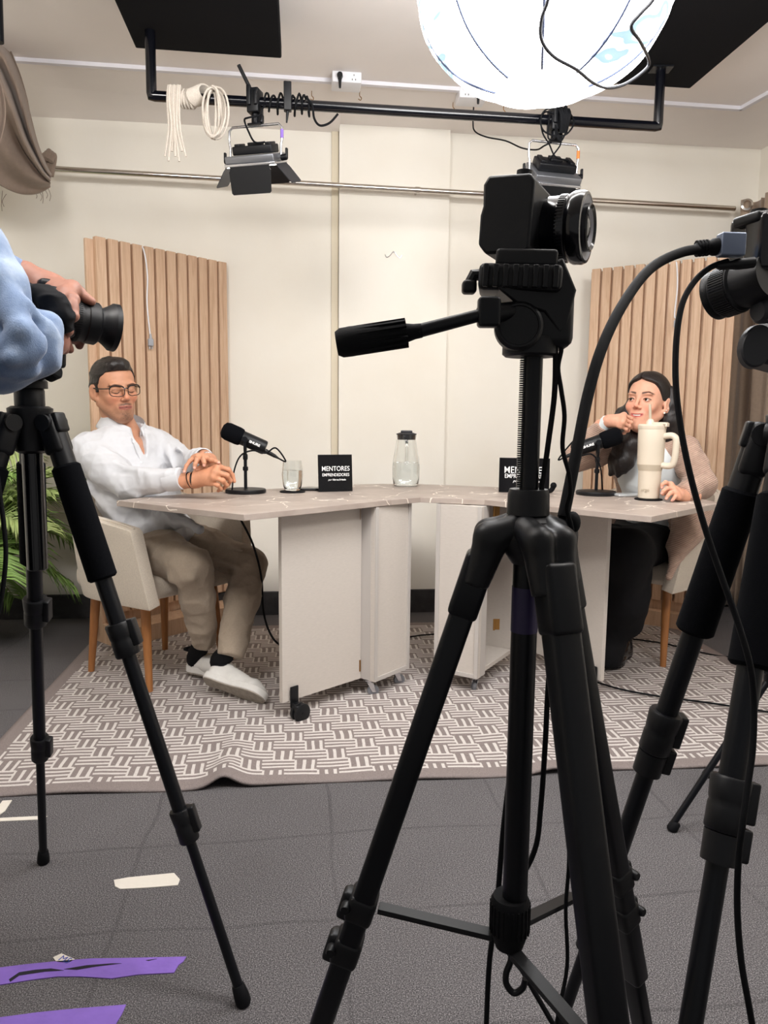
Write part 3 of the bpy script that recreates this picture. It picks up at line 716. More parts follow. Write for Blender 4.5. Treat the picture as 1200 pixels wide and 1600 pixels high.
def coaster(p, label): b = MB(Matrix.Translation(p)); b.lathe([(0.050, 0), (0.052, 0.002), (0.050, 0.005)], None, 40); tag(b.build('coaster', 'black_rubber'), label, 'coaster', 'round black coasters')
gp = atz(457, 769, TZ); coaster(gp, 'round black coaster under the glass of water')
T = thing('water_glass', 'stemless glass of water standing on a coaster on the left desk', 'glass', tuple(gp+Vector((0, 0, 0.005))))
X = Matrix.Translation(gp+Vector((0, 0, 0.006)))
outer = [(0.026, 0), (0.031, 0.003), (0.037, 0.02), (0.041, 0.05), (0.042, 0.065), (0.040, 0.09), (0.0365, 0.121)]
b = MB(X); b.lathe(outer+[(0.0352, 0.121), (0.0385, 0.09), (0.0405, 0.065), (0.0395, 0.05), (0.0355, 0.02), (0.028, 0.009), (0, 0.008)], None, 48); b.build('glass_body', 'clear_glass', T)
b = MB(X); b.lathe([(0, 0.0085), (0.0278, 0.0095), (0.0352, 0.02), (0.0392, 0.05), (0.0402, 0.065), (0.0393, 0.082), (0, 0.0822)], None, 48); b.build('water', 'water', T)
# jug
jp = atz(634, 759, TZ); T = thing('water_jug', 'tall glass water jug with a dark grey lid, half full, on the middle desk', 'jug', tuple(jp)); X = Matrix.Translation(jp+Vector((0, 0, 0.001)))
b = MB(X); b.lathe([(0.050, 0), (0.055, 0.004), (0.060, 0.03), (0.0615, 0.08), (0.058, 0.12), (0.048, 0.175), (0.043, 0.21), (0.045, 0.232), (0.0435, 0.232), (0.0415, 0.21), (0.0465, 0.175), (0.0565, 0.12), (0.060, 0.08), (0.0585, 0.03), (0.052, 0.009), (0, 0.008)], None, 56); b.build('glass_body', 'clear_glass', T)
b = MB(X); b.lathe([(0, 0.0085), (0.0515, 0.0095), (0.0582, 0.03), (0.0597, 0.08), (0.0582, 0.103), (0, 0.1035)], None, 56); b.build('water', 'water', T)
b = MB(X); b.lathe([(0.039, 0.205), (0.040, 0.207), (0.0412, 0.226), (0.0455, 0.228), (0.0455, 0.231), (0.030, 0.236), (0, 0.238)], None, 40); b.rbox((0, -0.01, 0.240), (0.052, 0.022, 0.012), 0.005); b.build('lid', 'dark_grey_plastic', T)
b = MB(X); b.tube([(0.0, -0.043, 0.20), (0.0, -0.064, 0.192), (0.0, -0.072, 0.165), (0.0, -0.072, 0.125), (0.0, -0.066, 0.10)], 0.0065, 12); b.build('handle', 'clear_glass', T)
# name signs: L-shaped black acrylic
def sign(a, c, h, label, back=0.05):
    T = thing('desk_sign', label, 'sign', tuple((a+c)/2), 'black desk signs'); d = (c-a); Wd = d.length; d.normalize(); n = Vector((d.y, -d.x, 0))
    tilt = R(5); up = (Vector((0, 0, 1))*math.cos(tilt)-n*math.sin(tilt)); Nn = n*math.cos(tilt)+Vector((0, 0, 1))*math.sin(tilt)
    X = Matrix(((d.x, up.x, Nn.x, a.x), (d.y, up.y, Nn.y, a.y), (d.z, up.z, Nn.z, a.z+0.001), (0, 0, 0, 1)))
    b = MB(X); b.box((Wd/2, h/2, -0.002), (Wd, h, 0.004)); b.build('plate', 'sign_black', T, bevel=0.0006)
    b = MB(); q = (a+c)/2-n*(back/2+0.004)+Vector((0, 0, 0.0025)); b.M = frame(q, (0, 0, 1), d); b.box((0, 0, 0), (Wd, back, 0.004)); b.build('foot', 'sign_black', T, bevel=0.0006)
    k = Wd/0.165
    text_mesh('MENTORES', X @ Matrix.Translation((Wd*0.51, h*0.56, 0.0006)), 0.0315*k, 'lettering', 'ink_white', T, xs=0.86, bold=0.0001)
    text_mesh('EMPRENDEDORES', X @ Matrix.Translation((Wd*0.51, h*0.415, 0.0006)), 0.0200*k, 'lettering', 'ink_white', T, xs=0.82, bold=0.0001)
    text_mesh('por', X @ Matrix.Translation((Wd*0.335, h*0.30, 0.0006)), 0.012*k, 'lettering', 'ink_white', T, shear=0.4)
    text_mesh('Ximena Delgado', X @ Matrix.Translation((Wd*0.61, h*0.30, 0.0006)), 0.0105*k, 'lettering', 'ink_white', T, xs=0.92, bold=0.0003)
sA, sB = atz(498, 769, TZ), atz(551, 766, TZ)
sB = sA+(Vector((sB.x-0.0, sA.y+0.045, TZ))-sA)
sB = at(551, 766, sA.y+0.05); sB.z = TZ; sign(sA, sB, 0.150, 'black sign with white lettering beside the water glass')
s2A = atz(779, 769, TZ); s2B = at(858, 766, s2A.y-0.03); s2B.z = TZ; sign(s2A, s2B, 0.142, 'black sign with white lettering behind the middle tripod')
# slim black device lying behind the glass
q = atz(488, 767, TZ); b = MB(frame(q+Vector((-0.02, 0.03, 0.006)), (0, 0, 1), (1, 0.15, 0))); b.rbox((0, 0, 0), (0.13, 0.075, 0.009), 0.003); tag(b.build('phone', 'black_gloss'), 'slim black phone lying flat between the glass and the sign', 'phone')
q = atz(988, 776, TZ); b = MB(frame(q+Vector((0, 0.02, 0.006)), (0, 0, 1), (1, 0.2, 0))); b.rbox((0, 0, 0), (0.14, 0.07, 0.010), 0.004)
T = b.build('phone', 'pale_silver'); tag(T, 'silver phone lying flat behind the cream tumbler', 'phone')
q = at(862, 765, 3.05); q.z = TZ; b = MB(Matrix.Translation(q)); b.tube([(-0.03, 0.02, 0.010), (-0.005, 0, 0.012), (0.006, -0.004, 0.03)], 0.010, 10); b.ell((0.006, -0.004, 0.034), 0.013); tag(b.build('small_clip', 'black_rubber'), 'small black clip lying beside the right desk sign', 'clip')
# tumbler
tq = atz(1013, 781, TZ); coaster(tq, 'round black coaster under the cream tumbler')
T = thing('tumbler', 'tall cream insulated tumbler with side handle and straw in front of the woman', 'tumbler', tuple(tq+Vector((0, 0, 0.005)))); X = Matrix.Translation(tq+Vector((0, 0, 0.006))) @ Matrix.Rotation(R(-42), 4, 'Z')
K = 0.96
b = MB(X); b.lathe([(0.036, 0), (0.039, 0.003), (0.041, 0.06), (0.042, 0.10), (0.0425, 0.108)], None, 44); b.lathe([(0.0475, 0.128), (0.0492, 0.20), (0.0500, 0.262), (0.048, 0.268)], None, 44); b.build('body', 'tumbler_cream', T)
b = MB(X); b.lathe([(0.0427, 0.106), (0.0480, 0.130), (0.0432, 0.106)][:2], None, 44, cap=True); b.build('band', 'tumbler_cream_dark', T)
b = MB(X); b.lathe([(0.0505, 0.262), (0.0515, 0.266), (0.0515, 0.276), (0.047, 0.281), (0, 0.281)], None, 44); b.rbox((0.030, 0, 0.284), (0.052, 0.03, 0.010), 0.003); b.rbox((0.056, 0, 0.279), (0.010, 0.024, 0.014), 0.002); b.lathe([(0.016, 0.280), (0.014, 0.292), (0.008, 0.300)], Matrix.Translation((-0.008, 0, 0)), 20); b.build('lid', 'tumbler_cream', T)
b = MB(X); b.tube([(-0.008, 0, 0.27), (-0.010, 0, 0.31), (-0.014, 0, 0.356)], 0.0052, 12, sub=3); b.build('straw', 'tumbler_cream_dark', T)
b = MB(X); b.tube([(0.044, 0, 0.236), (0.075, 0, 0.240), (0.092, 0, 0.228), (0.094, 0, 0.20), (0.090, 0, 0.150), (0.078, 0, 0.128), (0.044, 0, 0.128)], 0.0120, 12); b.build('handle', 'tumbler_cream', T)
_o = X.translation; text_mesh('ergo', frame(_o+Vector((-0.026, -0.0330, 0.030)), (-0.62, -0.78, 0), (0.78, -0.62, 0)), 0.018, 'lettering', 'tumbler_cream_dark', T)

# ------------------------------------------------------------------ curtains, rod
pa, pb = onwall(70, 263, 0.12), onwall(1148, 326, 0.10); b = MB(); b.cyl(pa, pb, 0.0135, n=18); 
T = thing('curtain_rod', 'long chrome curtain rod across the back wall above the slatted panels', 'curtain rod', tuple(pa)); b.build('rod', 'chrome', T)
q = pa.lerp(pb, (623-70)/(1148-70)); b = MB(); b.cyl(q+WN*0.0, q-WN*0.078, 0.006, n=10); b.lathe([(0.0165, -0.012), (0.0165, 0.012)], frame(q, WD), 18); b.M = frame(q-WN*0.077+Vector((0, 0, -0.012)), (0, 0, 1), WD); b.box((0, 0, 0), (0.022, 0.004, 0.055)); b.build('bracket', 'chrome', T)
# right curtain: pleated, eyelet heading
cu0 = onwall(1140, 600, 0.11); cU = (cu0-W0).dot(WD); zt = onwall(1160, 312, 0.11).z
def cur(a, c):
    u = cU+0.0+a*0.60; ph = a*2*math.pi*7.5
    v = 0.10+0.035*math.sin(ph)*(0.75+0.25*c)+0.012*math.sin(ph*0.37+c*3); fl = 0.10*(1-c)
    u2 = u-fl*(1-a)*0.6 + 0.008*math.sin(c*5+a*9)
    return rw(min(u2, UR-0.01) if 0 else u2*(1), v, 0.02+(zt-0.02)*c)
# curtain turns along the right wall instead of passing through it
def cur2(a, c):
    s = a*1.25; ph = s*2*math.pi*9
    wv = 0.032*math.sin(ph)*(0.7+0.3*c)+0.01*math.sin(ph*0.37+c*4)
    L1 = UR-0.10-(cU)
    fl = 0.05*(1-c)*(1-a)
    if s < L1: p_ = rw(cU+s-fl*0.5, 0.11+wv, 0)
    elif s < L1+0.12:
        th = (s-L1)/0.12*math.pi/2; p_ = rw(cU+L1+0.0+(0.06+0)*math.sin(th), 0.11+0.06*(1-math.cos(th))+wv*math.cos(th), 0)-WD*(wv*math.sin(th))
    else: p_ = rw(UR-0.045+0.005-0.0, 0.17+(s-L1-0.12), 0)-WD*(0.035+wv)
    p_.z = 0.02+(zt-0.02)*c; return p_
b = MB(); b.grid(cur2, 260, 24); T = b.build('curtain', 'curtain_taupe', solid=0.003); tag(T, 'long taupe pleated curtain hanging from the rod end in the right corner', 'curtain')
b = MB(); q = rw(cU+0.01, 0.145, zt-0.035); b.lathe([(0.020, 0), (0.030, 0.002), (0.030, 0.006), (0.020, 0.008), (0.020, 0)], frame(q, WN+WD*(-0.4)), 28, cap=False); o = b.build('eyelet', 'chrome', T)
# left curtain: bunched cloth draped from the upper left down over the rod end
D0 = 3.05
def swag(px, py, dd): return at(px, py, dd)
outer = [(-40, 30), (6, 62), (28, 105), (42, 150), (50, 190), (60, 228), (74, 262), (80, 272)]
mid = [(-70, 90), (-15, 110), (8, 150), (22, 190), (36, 225), (52, 252), (66, 272), (78, 284)]
low = [(-120, 200), (-60, 250), (-30, 270), (-8, 285), (12, 296), (34, 303), (58, 302), (78, 292)]
def interp(L, a): 
    x = a*(len(L)-1); i = min(int(x), len(L)-2); k = x-i; return (L[i][0]*(1-k)+L[i+1][0]*k, L[i][1]*(1-k)+L[i+1][1]*k)
so_, sm_, sl_ = [spline([Vector((p[0], p[1], 0)) for p in L], 8) for L in (outer, mid, low)]
def drape(a, c):
    i = min(int(a*(len(so_)-1)+0.5), len(so_)-1)
    A, B, D = so_[i], sm_[i], sl_[i]
    p = A.lerp(B, c*2) if c < 0.5 else B.lerp(D, (c-0.5)*2)
    dep = 3.15+0.42*a+0.05*math.sin(c*math.pi*7+a*2.0)*(1.0 if c < 0.55 else 0.35)*(0.6+0.4*math.sin(a*3.14))-0.10*math.sin(c*math.pi)
    return at(p.x, p.y, dep)
b = MB(); b.grid(drape, 56, 60); T = b.build('curtain', 'curtain_brown', solid=0.003); tag(T, 'bunched brown curtain swept up over the rod in the upper left corner', 'curtain')
b = MB()
for i in range(5): b.tube([at(66+i*3.2, 248+abs(i-2)*2, 3.60), at(70+i*3.4, 236+abs(i-2)*3, 3.62), at(72+i*3.2, 248, 3.63), at(74+i*1.5, 275, 3.62)], 0.012, 8)
b.build('gathered_heading', 'curtain_brown', T)
b = MB()
for i, (px, py, dx, dy) in enumerate(((60, 300, 8, 14), (66, 300, 2, 18), (70, 298, 6, 12), (75, 296, 6, 18), (55, 302, 4, 8), (4, 300, -2, 30), (10, 305, -9, 18))):
    b.tube([at(px, py-2, 3.55), at(px+dx*0.7, py+dy*0.5, 3.55), at(px+dx*0.4, py+dy, 3.55)], 0.0012, 5)
b.build('loose_threads', 'curtain_brown', T)
b = MB(); pts2 = [(-20, 130), (2, 150), (8, 185), (6, 215), (-4, 232), (-20, 228)]
b.grid(lambda a, c: at(-30+38*c*(0.6+0.4*math.sin(a*2.6+0.4)), 125+110*a, 2.9+0.03*math.sin(c*9)), 16, 16); o = b.build('cloth_end', 'curtain_brown', T, solid=0.003)

# ------------------------------------------------------------------ ceiling rig and acoustic panels
def acoustic(poly, z, t_, label):
    b = MB(); b.prism([(p.x, p.y) for p in poly], z, z+t_); o = b.build('acoustic_panel', 'acoustic_black', bevel=0.006); tag(o, label, 'acoustic panel', 'black ceiling panels'); return o
AZ = 2.41
c1, c2 = atz(212, 76, AZ), atz(440, 92, AZ); dp = Vector((0.112, -1, 0)).normalized()
acoustic([c1, c2, c2+dp*1.25, c1+dp*1.25], AZ, 0.05, 'black acoustic panel under the ceiling at the upper left')
e2 = atz(1078, 139, AZ); e1 = e2-WD*0.62
acoustic([e1, e2, e2+dp*1.25, e1+dp*1.25], AZ, 0.05, 'black acoustic panel under the ceiling behind the round lantern')
T = thing('ceiling_pipe_rail', 'black steel pipe rail hung under the ceiling carrying the two panel lights', 'pipe rail', tuple(at(630, 180, 2.96)))
yl, yr = 2.86, 3.10
A = at(237, 150, yl); B = at(1028, 198, yr); A2 = Vector((A.x, A.y, AZ+0.03)); B2 = Vector((B.x, B.y, AZ+0.03)); rp = 0.0185
b = MB(); b.tube([A2, A+Vector((0, 0, 0.01)), A, A+(B-A).normalized()*0.01, B-(B-A).normalized()*0.01, B, B+Vector((0, 0, 0.01)), B2], rp, 20, smooth=False); b.build('pipe', 'black_gloss', T)
b = MB(Matrix.Translation((B.x, B.y, AZ-0.004))); b.box((0.0, 0, 0), (0.08, 0.06, 0.006)); b.build('flange', 'black_metal', T)
q = at(-3, 40, 2.7); T = thing('ceiling_bracket', 'black steel bracket on the ceiling at the upper left edge', 'bracket', tuple(q)); b = MB(); zt_ = CZ-0.003
qq = at(-3, 20, 2.62); b.cyl(Vector((qq.x, qq.y, CZ-0.02)), at(-3, 66, 2.62), 0.018, n=14); b.box((qq.x+0.005, qq.y, CZ-0.022+0.0), (0.12, 0.06, 0.02)); b.build('arm', 'black_metal', T)
b = MB(); b.cyl(Vector((qq.x+0.045, qq.y-0.02, CZ-0.06)), Vector((qq.x+0.045, qq.y-0.02, CZ-0.02)), 0.004, n=8); b.build('bolt', 'grey_metal', T)

def panel_light(pivot, yaw, pitch, label, tape):
    "LED panel light: clamp on the pipe, silver yoke, tilted housing, four barn doors"
    T = thing('panel_light', label, 'studio light', tuple(pivot), 'panel lights on the pipe rail')
    X = Matrix.Translation(pivot) @ Matrix.Rotation(yaw, 4, 'Z')
    b = MB(X); b.rbox((0, 0, 0.0), (0.045, 0.055, 0.085), 0.005); b.rbox((-0.012, -0.03, 0.015), (0.016, 0.012, 0.07), 0.003); b.rbox((0.014, -0.03, 0.005), (0.014, 0.012, 0.05), 0.003)
    b.cyl((-0.005, -0.02, 0.03), (-0.045, -0.04, 0.115), 0.007, n=10); b.build('clamp', 'black_plastic', T)
    b = MB(X); b.lathe([(0.014, -0.08), (0.014, -0.04)], None, 14); b.rbox((0.022, 0, -0.06), (0.02, 0.018, 0.03), 0.004); b.box((0, 0, -0.079), (0.05, 0.03, 0.006)); b.build('spigot', 'black_metal', T)
    hw = 0.104; zt, zb = -0.082, -0.200
    b = MB(X); b.tube([(-hw+0.004, 0, zb), (-hw+0.004, 0, zb+0.045), (-hw, 0, zb+0.065), (-hw, 0, zt-0.012), (-hw+0.012, 0, zt), (hw-0.012, 0, zt), (hw, 0, zt-0.012), (hw, 0, zb+0.065), (hw-0.004, 0, zb+0.045), (hw-0.004, 0, zb)], 0.0048, 8, smooth=False); b.build('yoke', 'silver', T)
    Y = X @ Matrix.Translation((0, 0, zb)) @ Matrix.Rotation(pitch, 4, 'X')     # local z up = back of the lamp
    b = MB(Y); b.rbox((0, 0, 0.004), (0.190, 0.128, 0.026), 0.004); b.build('housing', 'grey_metal', T)
    b = MB(Y); b.rbox((0, 0.012, 0.033), (0.155, 0.078, 0.030), 0.005); b.rbox((-0.06, 0.012, 0.050), (0.02, 0.06, 0.012), 0.003); b.rbox((0.06, 0.012, 0.050), (0.02, 0.06, 0.012), 0.003); b.rbox((0.0, 0.02, 0.052), (0.05, 0.04, 0.012), 0.003); b.build('battery_plate', 'black_plastic', T)
    b = MB(Y); b.rbox((0, 0, -0.014), (0.196, 0.134, 0.010), 0.002); b.build('front_frame', 'silver', T)
    b = MB(Y); b.box((0, 0, -0.0205), (0.185, 0.115, 0.003)); b.build('diffuser', 'led_strip', T)
    for s in (-1, 1):
        b = MB(X); b.cyl((s*(hw-0.004), 0, zb), (s*(hw+0.020), 0, zb+0.002), 0.011, n=12, bev=0.002); b.rbox((s*(hw+0.018), 0, zb+0.014), (0.008, 0.012, 0.036), 0.002); b.build('knob', 'black_plastic', T)
    for k, (sx, sy) in enumerate(((0, -1), (0, 1), (-1, 0), (1, 0))):
        wid, ln = (0.155, 0.095) if sx == 0 else (0.105, 0.085); out = R(98 if k == 0 else 130 if k == 1 else 128)
        hp = Vector((sx*0.098, sy*0.067, -0.018)); Z = Y @ Matrix.Translation(hp) @ Matrix.Rotation(0 if (sx, sy) == (0, 1) else math.pi if sy == -1 else R(90) if sx == -1 else R(-90), 4, 'Z') @ Matrix.Rotation(-(math.pi-out) if 0 else -(math.pi/2-(out-math.pi/2)), 4, 'X')
        b = MB(Z); b.prism([(-wid/2, 0), (wid/2, 0), (wid/2, ln*0.12), (wid/2+0.004, ln*0.18), (wid/2, ln-0.006), (wid/2-0.006, ln), (-wid/2+0.006, ln), (-wid/2, ln-0.006), (-wid/2-0.004, ln*0.18), (-wid/2, ln*0.12)], -0.0012, 0.0012); b.build('barn_door', 'black_plastic' if k < 2 else 'dark_grey_plastic', T)
    if tape:
        b = MB(X); b.lathe([(0.0062, zt-0.05), (0.0062, zt-0.02)], Matrix.Translation((hw, 0, 0)), 10); b.build('tape_band', tape, T)
    return X, Y
pd = (B-A)
def onpipe(px): 
    t_ = (px-237)/(1028-237); return A+pd*t_
pL_ = onpipe(388); XA, YA = panel_light(pL_, R(-14), R(20), 'silver panel light with black barn doors hanging from the pipe rail left of the lantern', 'tape_purple')
pR_ = onpipe(856); XB, YB = panel_light(pR_, R(14), R(38), 'silver panel light hanging from the pipe rail below the round lantern', 'orange_tape')
# power brick and wrapped cable on the pipe
q = onpipe(438); b = MB(frame(q+Vector((0, -0.028, 0.0)), (0, 0, 1), WD)); b.rbox((0, 0, 0.015), (0.028, 0.026, 0.10), 0.003); b.cyl((0, 0, -0.035), (-0.004, 0, -0.075), 0.006, 0.003, 10)
tag(b.build('power_adapter', 'black_plastic'), 'black power adapter strapped to the pipe rail right of the left panel light', 'power adapter')
def wrap(b, u0, u1, turns, r, rad=0.004):
    P_ = []; N = int(turns*10)
    ax = pd.normalized(); up = Vector((0, 0, 1)); sd_ = ax.cross(up).normalized(); up = sd_.cross(ax)
    for i in range(N+1):
        a = 2*math.pi*turns*i/N; rr = r*(1.05+0.22*math.sin(i*0.9+u0)+0.12*math.sin(i*2.3)); P_.append(onpipe(u0+(u1-u0)*(i/N)+2.5*math.sin(i*0.55))+up*math.sin(a)*rr*1.05+sd_*math.cos(a)*rr)
    b.tube(P_, rad, 7, sub=2)
b = MB(); wrap(b, 402, 436, 3, 0.026); wrap(b, 442, 470, 3, 0.029)
e = onpipe(474); y_ = e.y-0.03
b.tube([onpipe(468)+Vector((0, -0.03, 0.02)), at(480, 153, y_), at(488, 165, y_), at(491, 185, y_), at(500, 196, y_), at(515, 192, y_), at(528, 178, y_)], 0.0042, 7)
b.tube([YA @ Vector((0.04, 0.012, 0.055)), at(398, 222, 2.87), at(388, 205, 2.86), at(382, 188, 2.87), at(388, 184, 2.85), at(405, 180, 2.87), at(410, 170, 2.87), onpipe(404)+Vector((0, -0.025, -0.02))], 0.0035, 7)
tag(b.build('power_cable', 'black_rubber'), 'black cable coiled round the pipe rail beside the left panel light', 'cable', 'light cables')
b = MB(); y_ = onpipe(866).y-0.04
for k in range(4): 
    s = [(-1, 1, 0.9), (1, 0.8, 1.1), (-0.6, 1.2, 0.7), (0.5, 1.0, 1.3)][k]
    b.tube([at(868, 178, y_), at(868+s[0]*18*s[2], 175, y_+0.02), at(868+s[0]*26*s[2], 188+4*k, y_), at(868+s[0]*18, 205+5*k*s[1], y_-0.01), at(870, 212, y_), at(868, 195, y_-0.02)], 0.0032, 7)
for k in range(7): b.tube([onpipe(859+k*2.6)+Vector((0, -0.03, 0.035+0.01*math.sin(k*2))), onpipe(861+k*2.2)+Vector((0, -0.055, 0.0)), onpipe(864+k*1.2)+Vector((0, -0.03, -0.055))], 0.0065, 8)
b.tube([YB @ Vector((0.05, 0.01, 0.055)), at(868, 245, y_), at(858, 225, y_), at(848, 208, y_), at(845, 185, y_), at(852, 172, y_), at(866, 168, y_)], 0.003, 7)
b.tube([YB @ Vector((-0.03, 0.01, 0.055)), at(866, 240, y_), at(876, 225, y_), at(874, 212, y_), at(868, 205, y_)], 0.003, 7)
b.tube([at(862, 222, y_), at(850, 228, y_), at(838, 234, y_+0.1), at(815, 231, y_+0.25), at(790, 220, y_+0.35), at(760, 214, y_+0.4), at(742, 205, y_+0.4), at(739, 190, y_+0.42), at(740, 168, 3.52)], 0.0032, 7)
tag(b.build('power_cable', 'black_rubber'), 'black tangled cable bundle on the pipe rail below the lantern running to the ceiling outlet', 'cable', 'light cables')
# outlets on the duct
for px, py, gl, lb in ((541, 128, 0, 'white surface outlet box on the ceiling above the left side of the pipe rail'), (736, 152, 1, 'white surface outlet box on the ceiling beside the round lantern')):
    q = atz(px, py, CZ-0.022); T = thing('outlet_box', lb, 'outlet', tuple(q), 'ceiling outlet boxes'); X = frame(q, (0, 0, 1), WD)
    b = MB(X); b.rbox((0, 0, 0), (0.125, 0.10, 0.044), 0.004); b.build('housing', 'white_plastic', T)
    for sx in (-0.03, 0.03):
        b = MB(X)
        for dx, dy in ((-0.007, -0.01), (0.007, -0.01), (0, 0.008)): b.box((sx+dx, -0.0505, 0.0+dy), (0.003, 0.002, 0.006))
        b.build('socket', 'black_plastic', T)
    q2 = X @ Vector((-0.03 if gl == 0 else 0.02, -0.058, 0)); b = MB(); b.cyl(q2+Vector((0, 0.01, 0)), q2+Vector((0, -0.01, -0.0)), 0.012, n=12); b.cyl(q2, q2+Vector((0, 0, -0.05)), 0.008, 0.005, 10)
    tag(b.build('plug', 'black_plastic'), 'black plug in the '+('left' if gl == 0 else 'right')+' ceiling outlet box', 'plug', 'plugs in the ceiling outlets')
# rope bundle
def ropebuild():
    b = MB(); pr = onpipe(272)
    for k in range(7):
        dx = (k-3)*0.007; q = onpipe(272)+Vector((dx, -0.024-0.003*(k % 2), 0.024)); h = 0.235+0.02*math.sin(k*2.1)
        b.tube([q+Vector((0, 0.035, -0.02)), q+Vector((0, 0.01, 0.006)), q, q+Vector((-0.002, -0.006, -0.05)), q+Vector((0.004*math.sin(k), -0.004, -0.14)), q+Vector((dx*0.8, 0, -h))], 0.0042, 7)
    for k in range(9):
        c = onpipe(280+k*2.3); P_ = [c+Vector((0.004*math.sin(i), 0.027*math.cos(i*math.pi/4), 0.027*math.sin(i*math.pi/4)-0.006*(k % 2))) for i in range(8)]; b.tube(P_, 0.0042, 7, closed=True, sub=3)
    for k in range(10):
        c = onpipe(300+k*1.8)+Vector((0, -0.01, 0.002*k)); P_ = [c+Vector((0.02*math.cos(i*math.pi/4), 0.03*math.cos(i*math.pi/4), 0.026*math.sin(i*math.pi/4))) for i in range(8)]; b.tube(P_, 0.0042, 7, closed=True, sub=3)
    for k in range(8):
        c = onpipe(326+0.8*k)+Vector((0, -0.02-0.002*k, -0.055)); a_, h_ = 0.016+0.0045*k, 0.085+0.004*math.sin(k*3)
        P_ = [c+Vector((a_*math.sin(i*math.pi/5)+0.006*math.sin(k), 0.012*math.cos(k+i), h_*math.cos(i*math.pi/5))) for i in range(10)]; b.tube(P_, 0.0040, 7, closed=True, sub=3)
    return b.build('rope', 'rope_white')
tag(ropebuild(), 'bundle of white cotton rope knotted over the left end of the pipe rail', 'rope')
# small hook and marks on the wall
q = onwall(615, 398, 0.045); b = MB(); 
b.tube([q+WD*(-0.045)+Vector((0, 0, 0.0)), q+WD*(-0.035)+Vector((0, 0, -0.014)), q+WD*(-0.018)+Vector((0, 0, -0.004)), q+Vector((0, 0, 0.016)), q+WD*(0.016)+Vector((0, 0, -0.002)), q+WD*(0.032)+Vector((0, 0, -0.014)), q+WD*(0.042)+Vector((0, 0, -0.002))], 0.002, 7); b.ell(q+Vector((0, 0, 0.014)), 0.004)
tag(b.build('wall_hook', 'silver'), 'small double wire hook on the wall between the two seams', 'hook')
for px, py, lb in ((708, 168, 'small metal hook in the ceiling left of the lantern outlet box'), (787, 172, 'small metal hook in the ceiling right of the lantern outlet box'), (487, 150, 'small metal hook in the ceiling near the left outlet box'), (562, 150, 'small nail hook in the ceiling right of the left outlet box')):
    q = atz(px, py-8, CZ-0.002); b = MB(); b.tube([q, q+Vector((0, 0, -0.02)), q+Vector((0.008, 0, -0.03)), q+Vector((0.004, 0, -0.04)), q+Vector((-0.006, 0, -0.034))], 0.0018, 6); tag(b.build('ceiling_hook', 'brass'), lb, 'hook', 'ceiling hooks')

# ------------------------------------------------------------------ lantern
lc = at(852, -35, 1.90); RX, RZ = 0.309, 0.0
lb_ = at(853, 148, 1.90).z; RZ = lc.z-lb_
T = thing('lantern_light', 'large glowing white fabric lantern hanging from the ceiling', 'lantern', (lc.x, lc.y, lc.z-RZ))
nseg = 8; off = R(-101)
def lan(a, c, k=1.0):
    th = 2*math.pi*a; ph = -math.pi/2+math.pi*c*0.80; sc = abs(math.sin((th-off)*nseg/2)); bul = 1-0.035*(1-sc)**1.5
    wr = 0.004*noise.noise(Vector((math.cos(th)*4, math.sin(th)*4, c*6)))
    cr = math.cos(ph); sp_ = abs(cr)**0.86
    r = RX*sp_*bul*k+wr*2*sp_
    return (lc.x+r*math.cos(th), lc.y+r*math.sin(th), lc.z+RZ*math.sin(ph)*k)
b = MB(); b.grid(lambda a, c: lan(a, c), 192, 60); o = b.build('silk_cover', 'lantern_silk', T)
mat('lantern_rib', (70, 80, 110), 0.5)
for k in range(nseg):
    th = off/(2*math.pi)+k/nseg
    if math.sin(2*math.pi*th) > 0.35: continue
    b = MB(); b.tube([lan(th, c/24, 1.004) for c in range(3, 25)], 0.0034, 6, sub=2); b.build('rib', 'lantern_rib', T)
b = MB(); b.cyl(lc+Vector((0, 0, 0.30)), Vector((lc.x, lc.y, CZ)), 0.014, n=12); b.build('suspension_rod', 'black_metal', T)
b = MB(); yy = lc.y-RX-0.008
def onl(px, py):
    d = ray(px, py); o_ = EYE-lc; S_ = Vector((1/(RX*1.05), 1/(RX*1.05), 1/(RZ*1.06))); dd = Vector([d[i]*S_[i] for i in range(3)]); oo = Vector([o_[i]*S_[i] for i in range(3)])
    a_, b_, c_ = dd.dot(dd), 2*dd.dot(oo), oo.dot(oo)-1; D_ = b_*b_-4*a_*c_
    t_ = (-b_-math.sqrt(max(D_, 0)))/(2*a_); return EYE+d*t_
b.tube([onl(*p) for p in ((858, -40), (856, 0), (846, 30), (846, 62), (865, 88), (900, 108), (925, 128), (948, 137), (975, 132), (1005, 112), (1014, 96), (1000, 65), (986, 42), (1000, 22), (1020, 0), (1030, -30))], 0.0040, 8)
tag(b.build('power_cable', 'dark_grey_plastic'), 'grey cable looped over the front of the glowing lantern', 'cable')

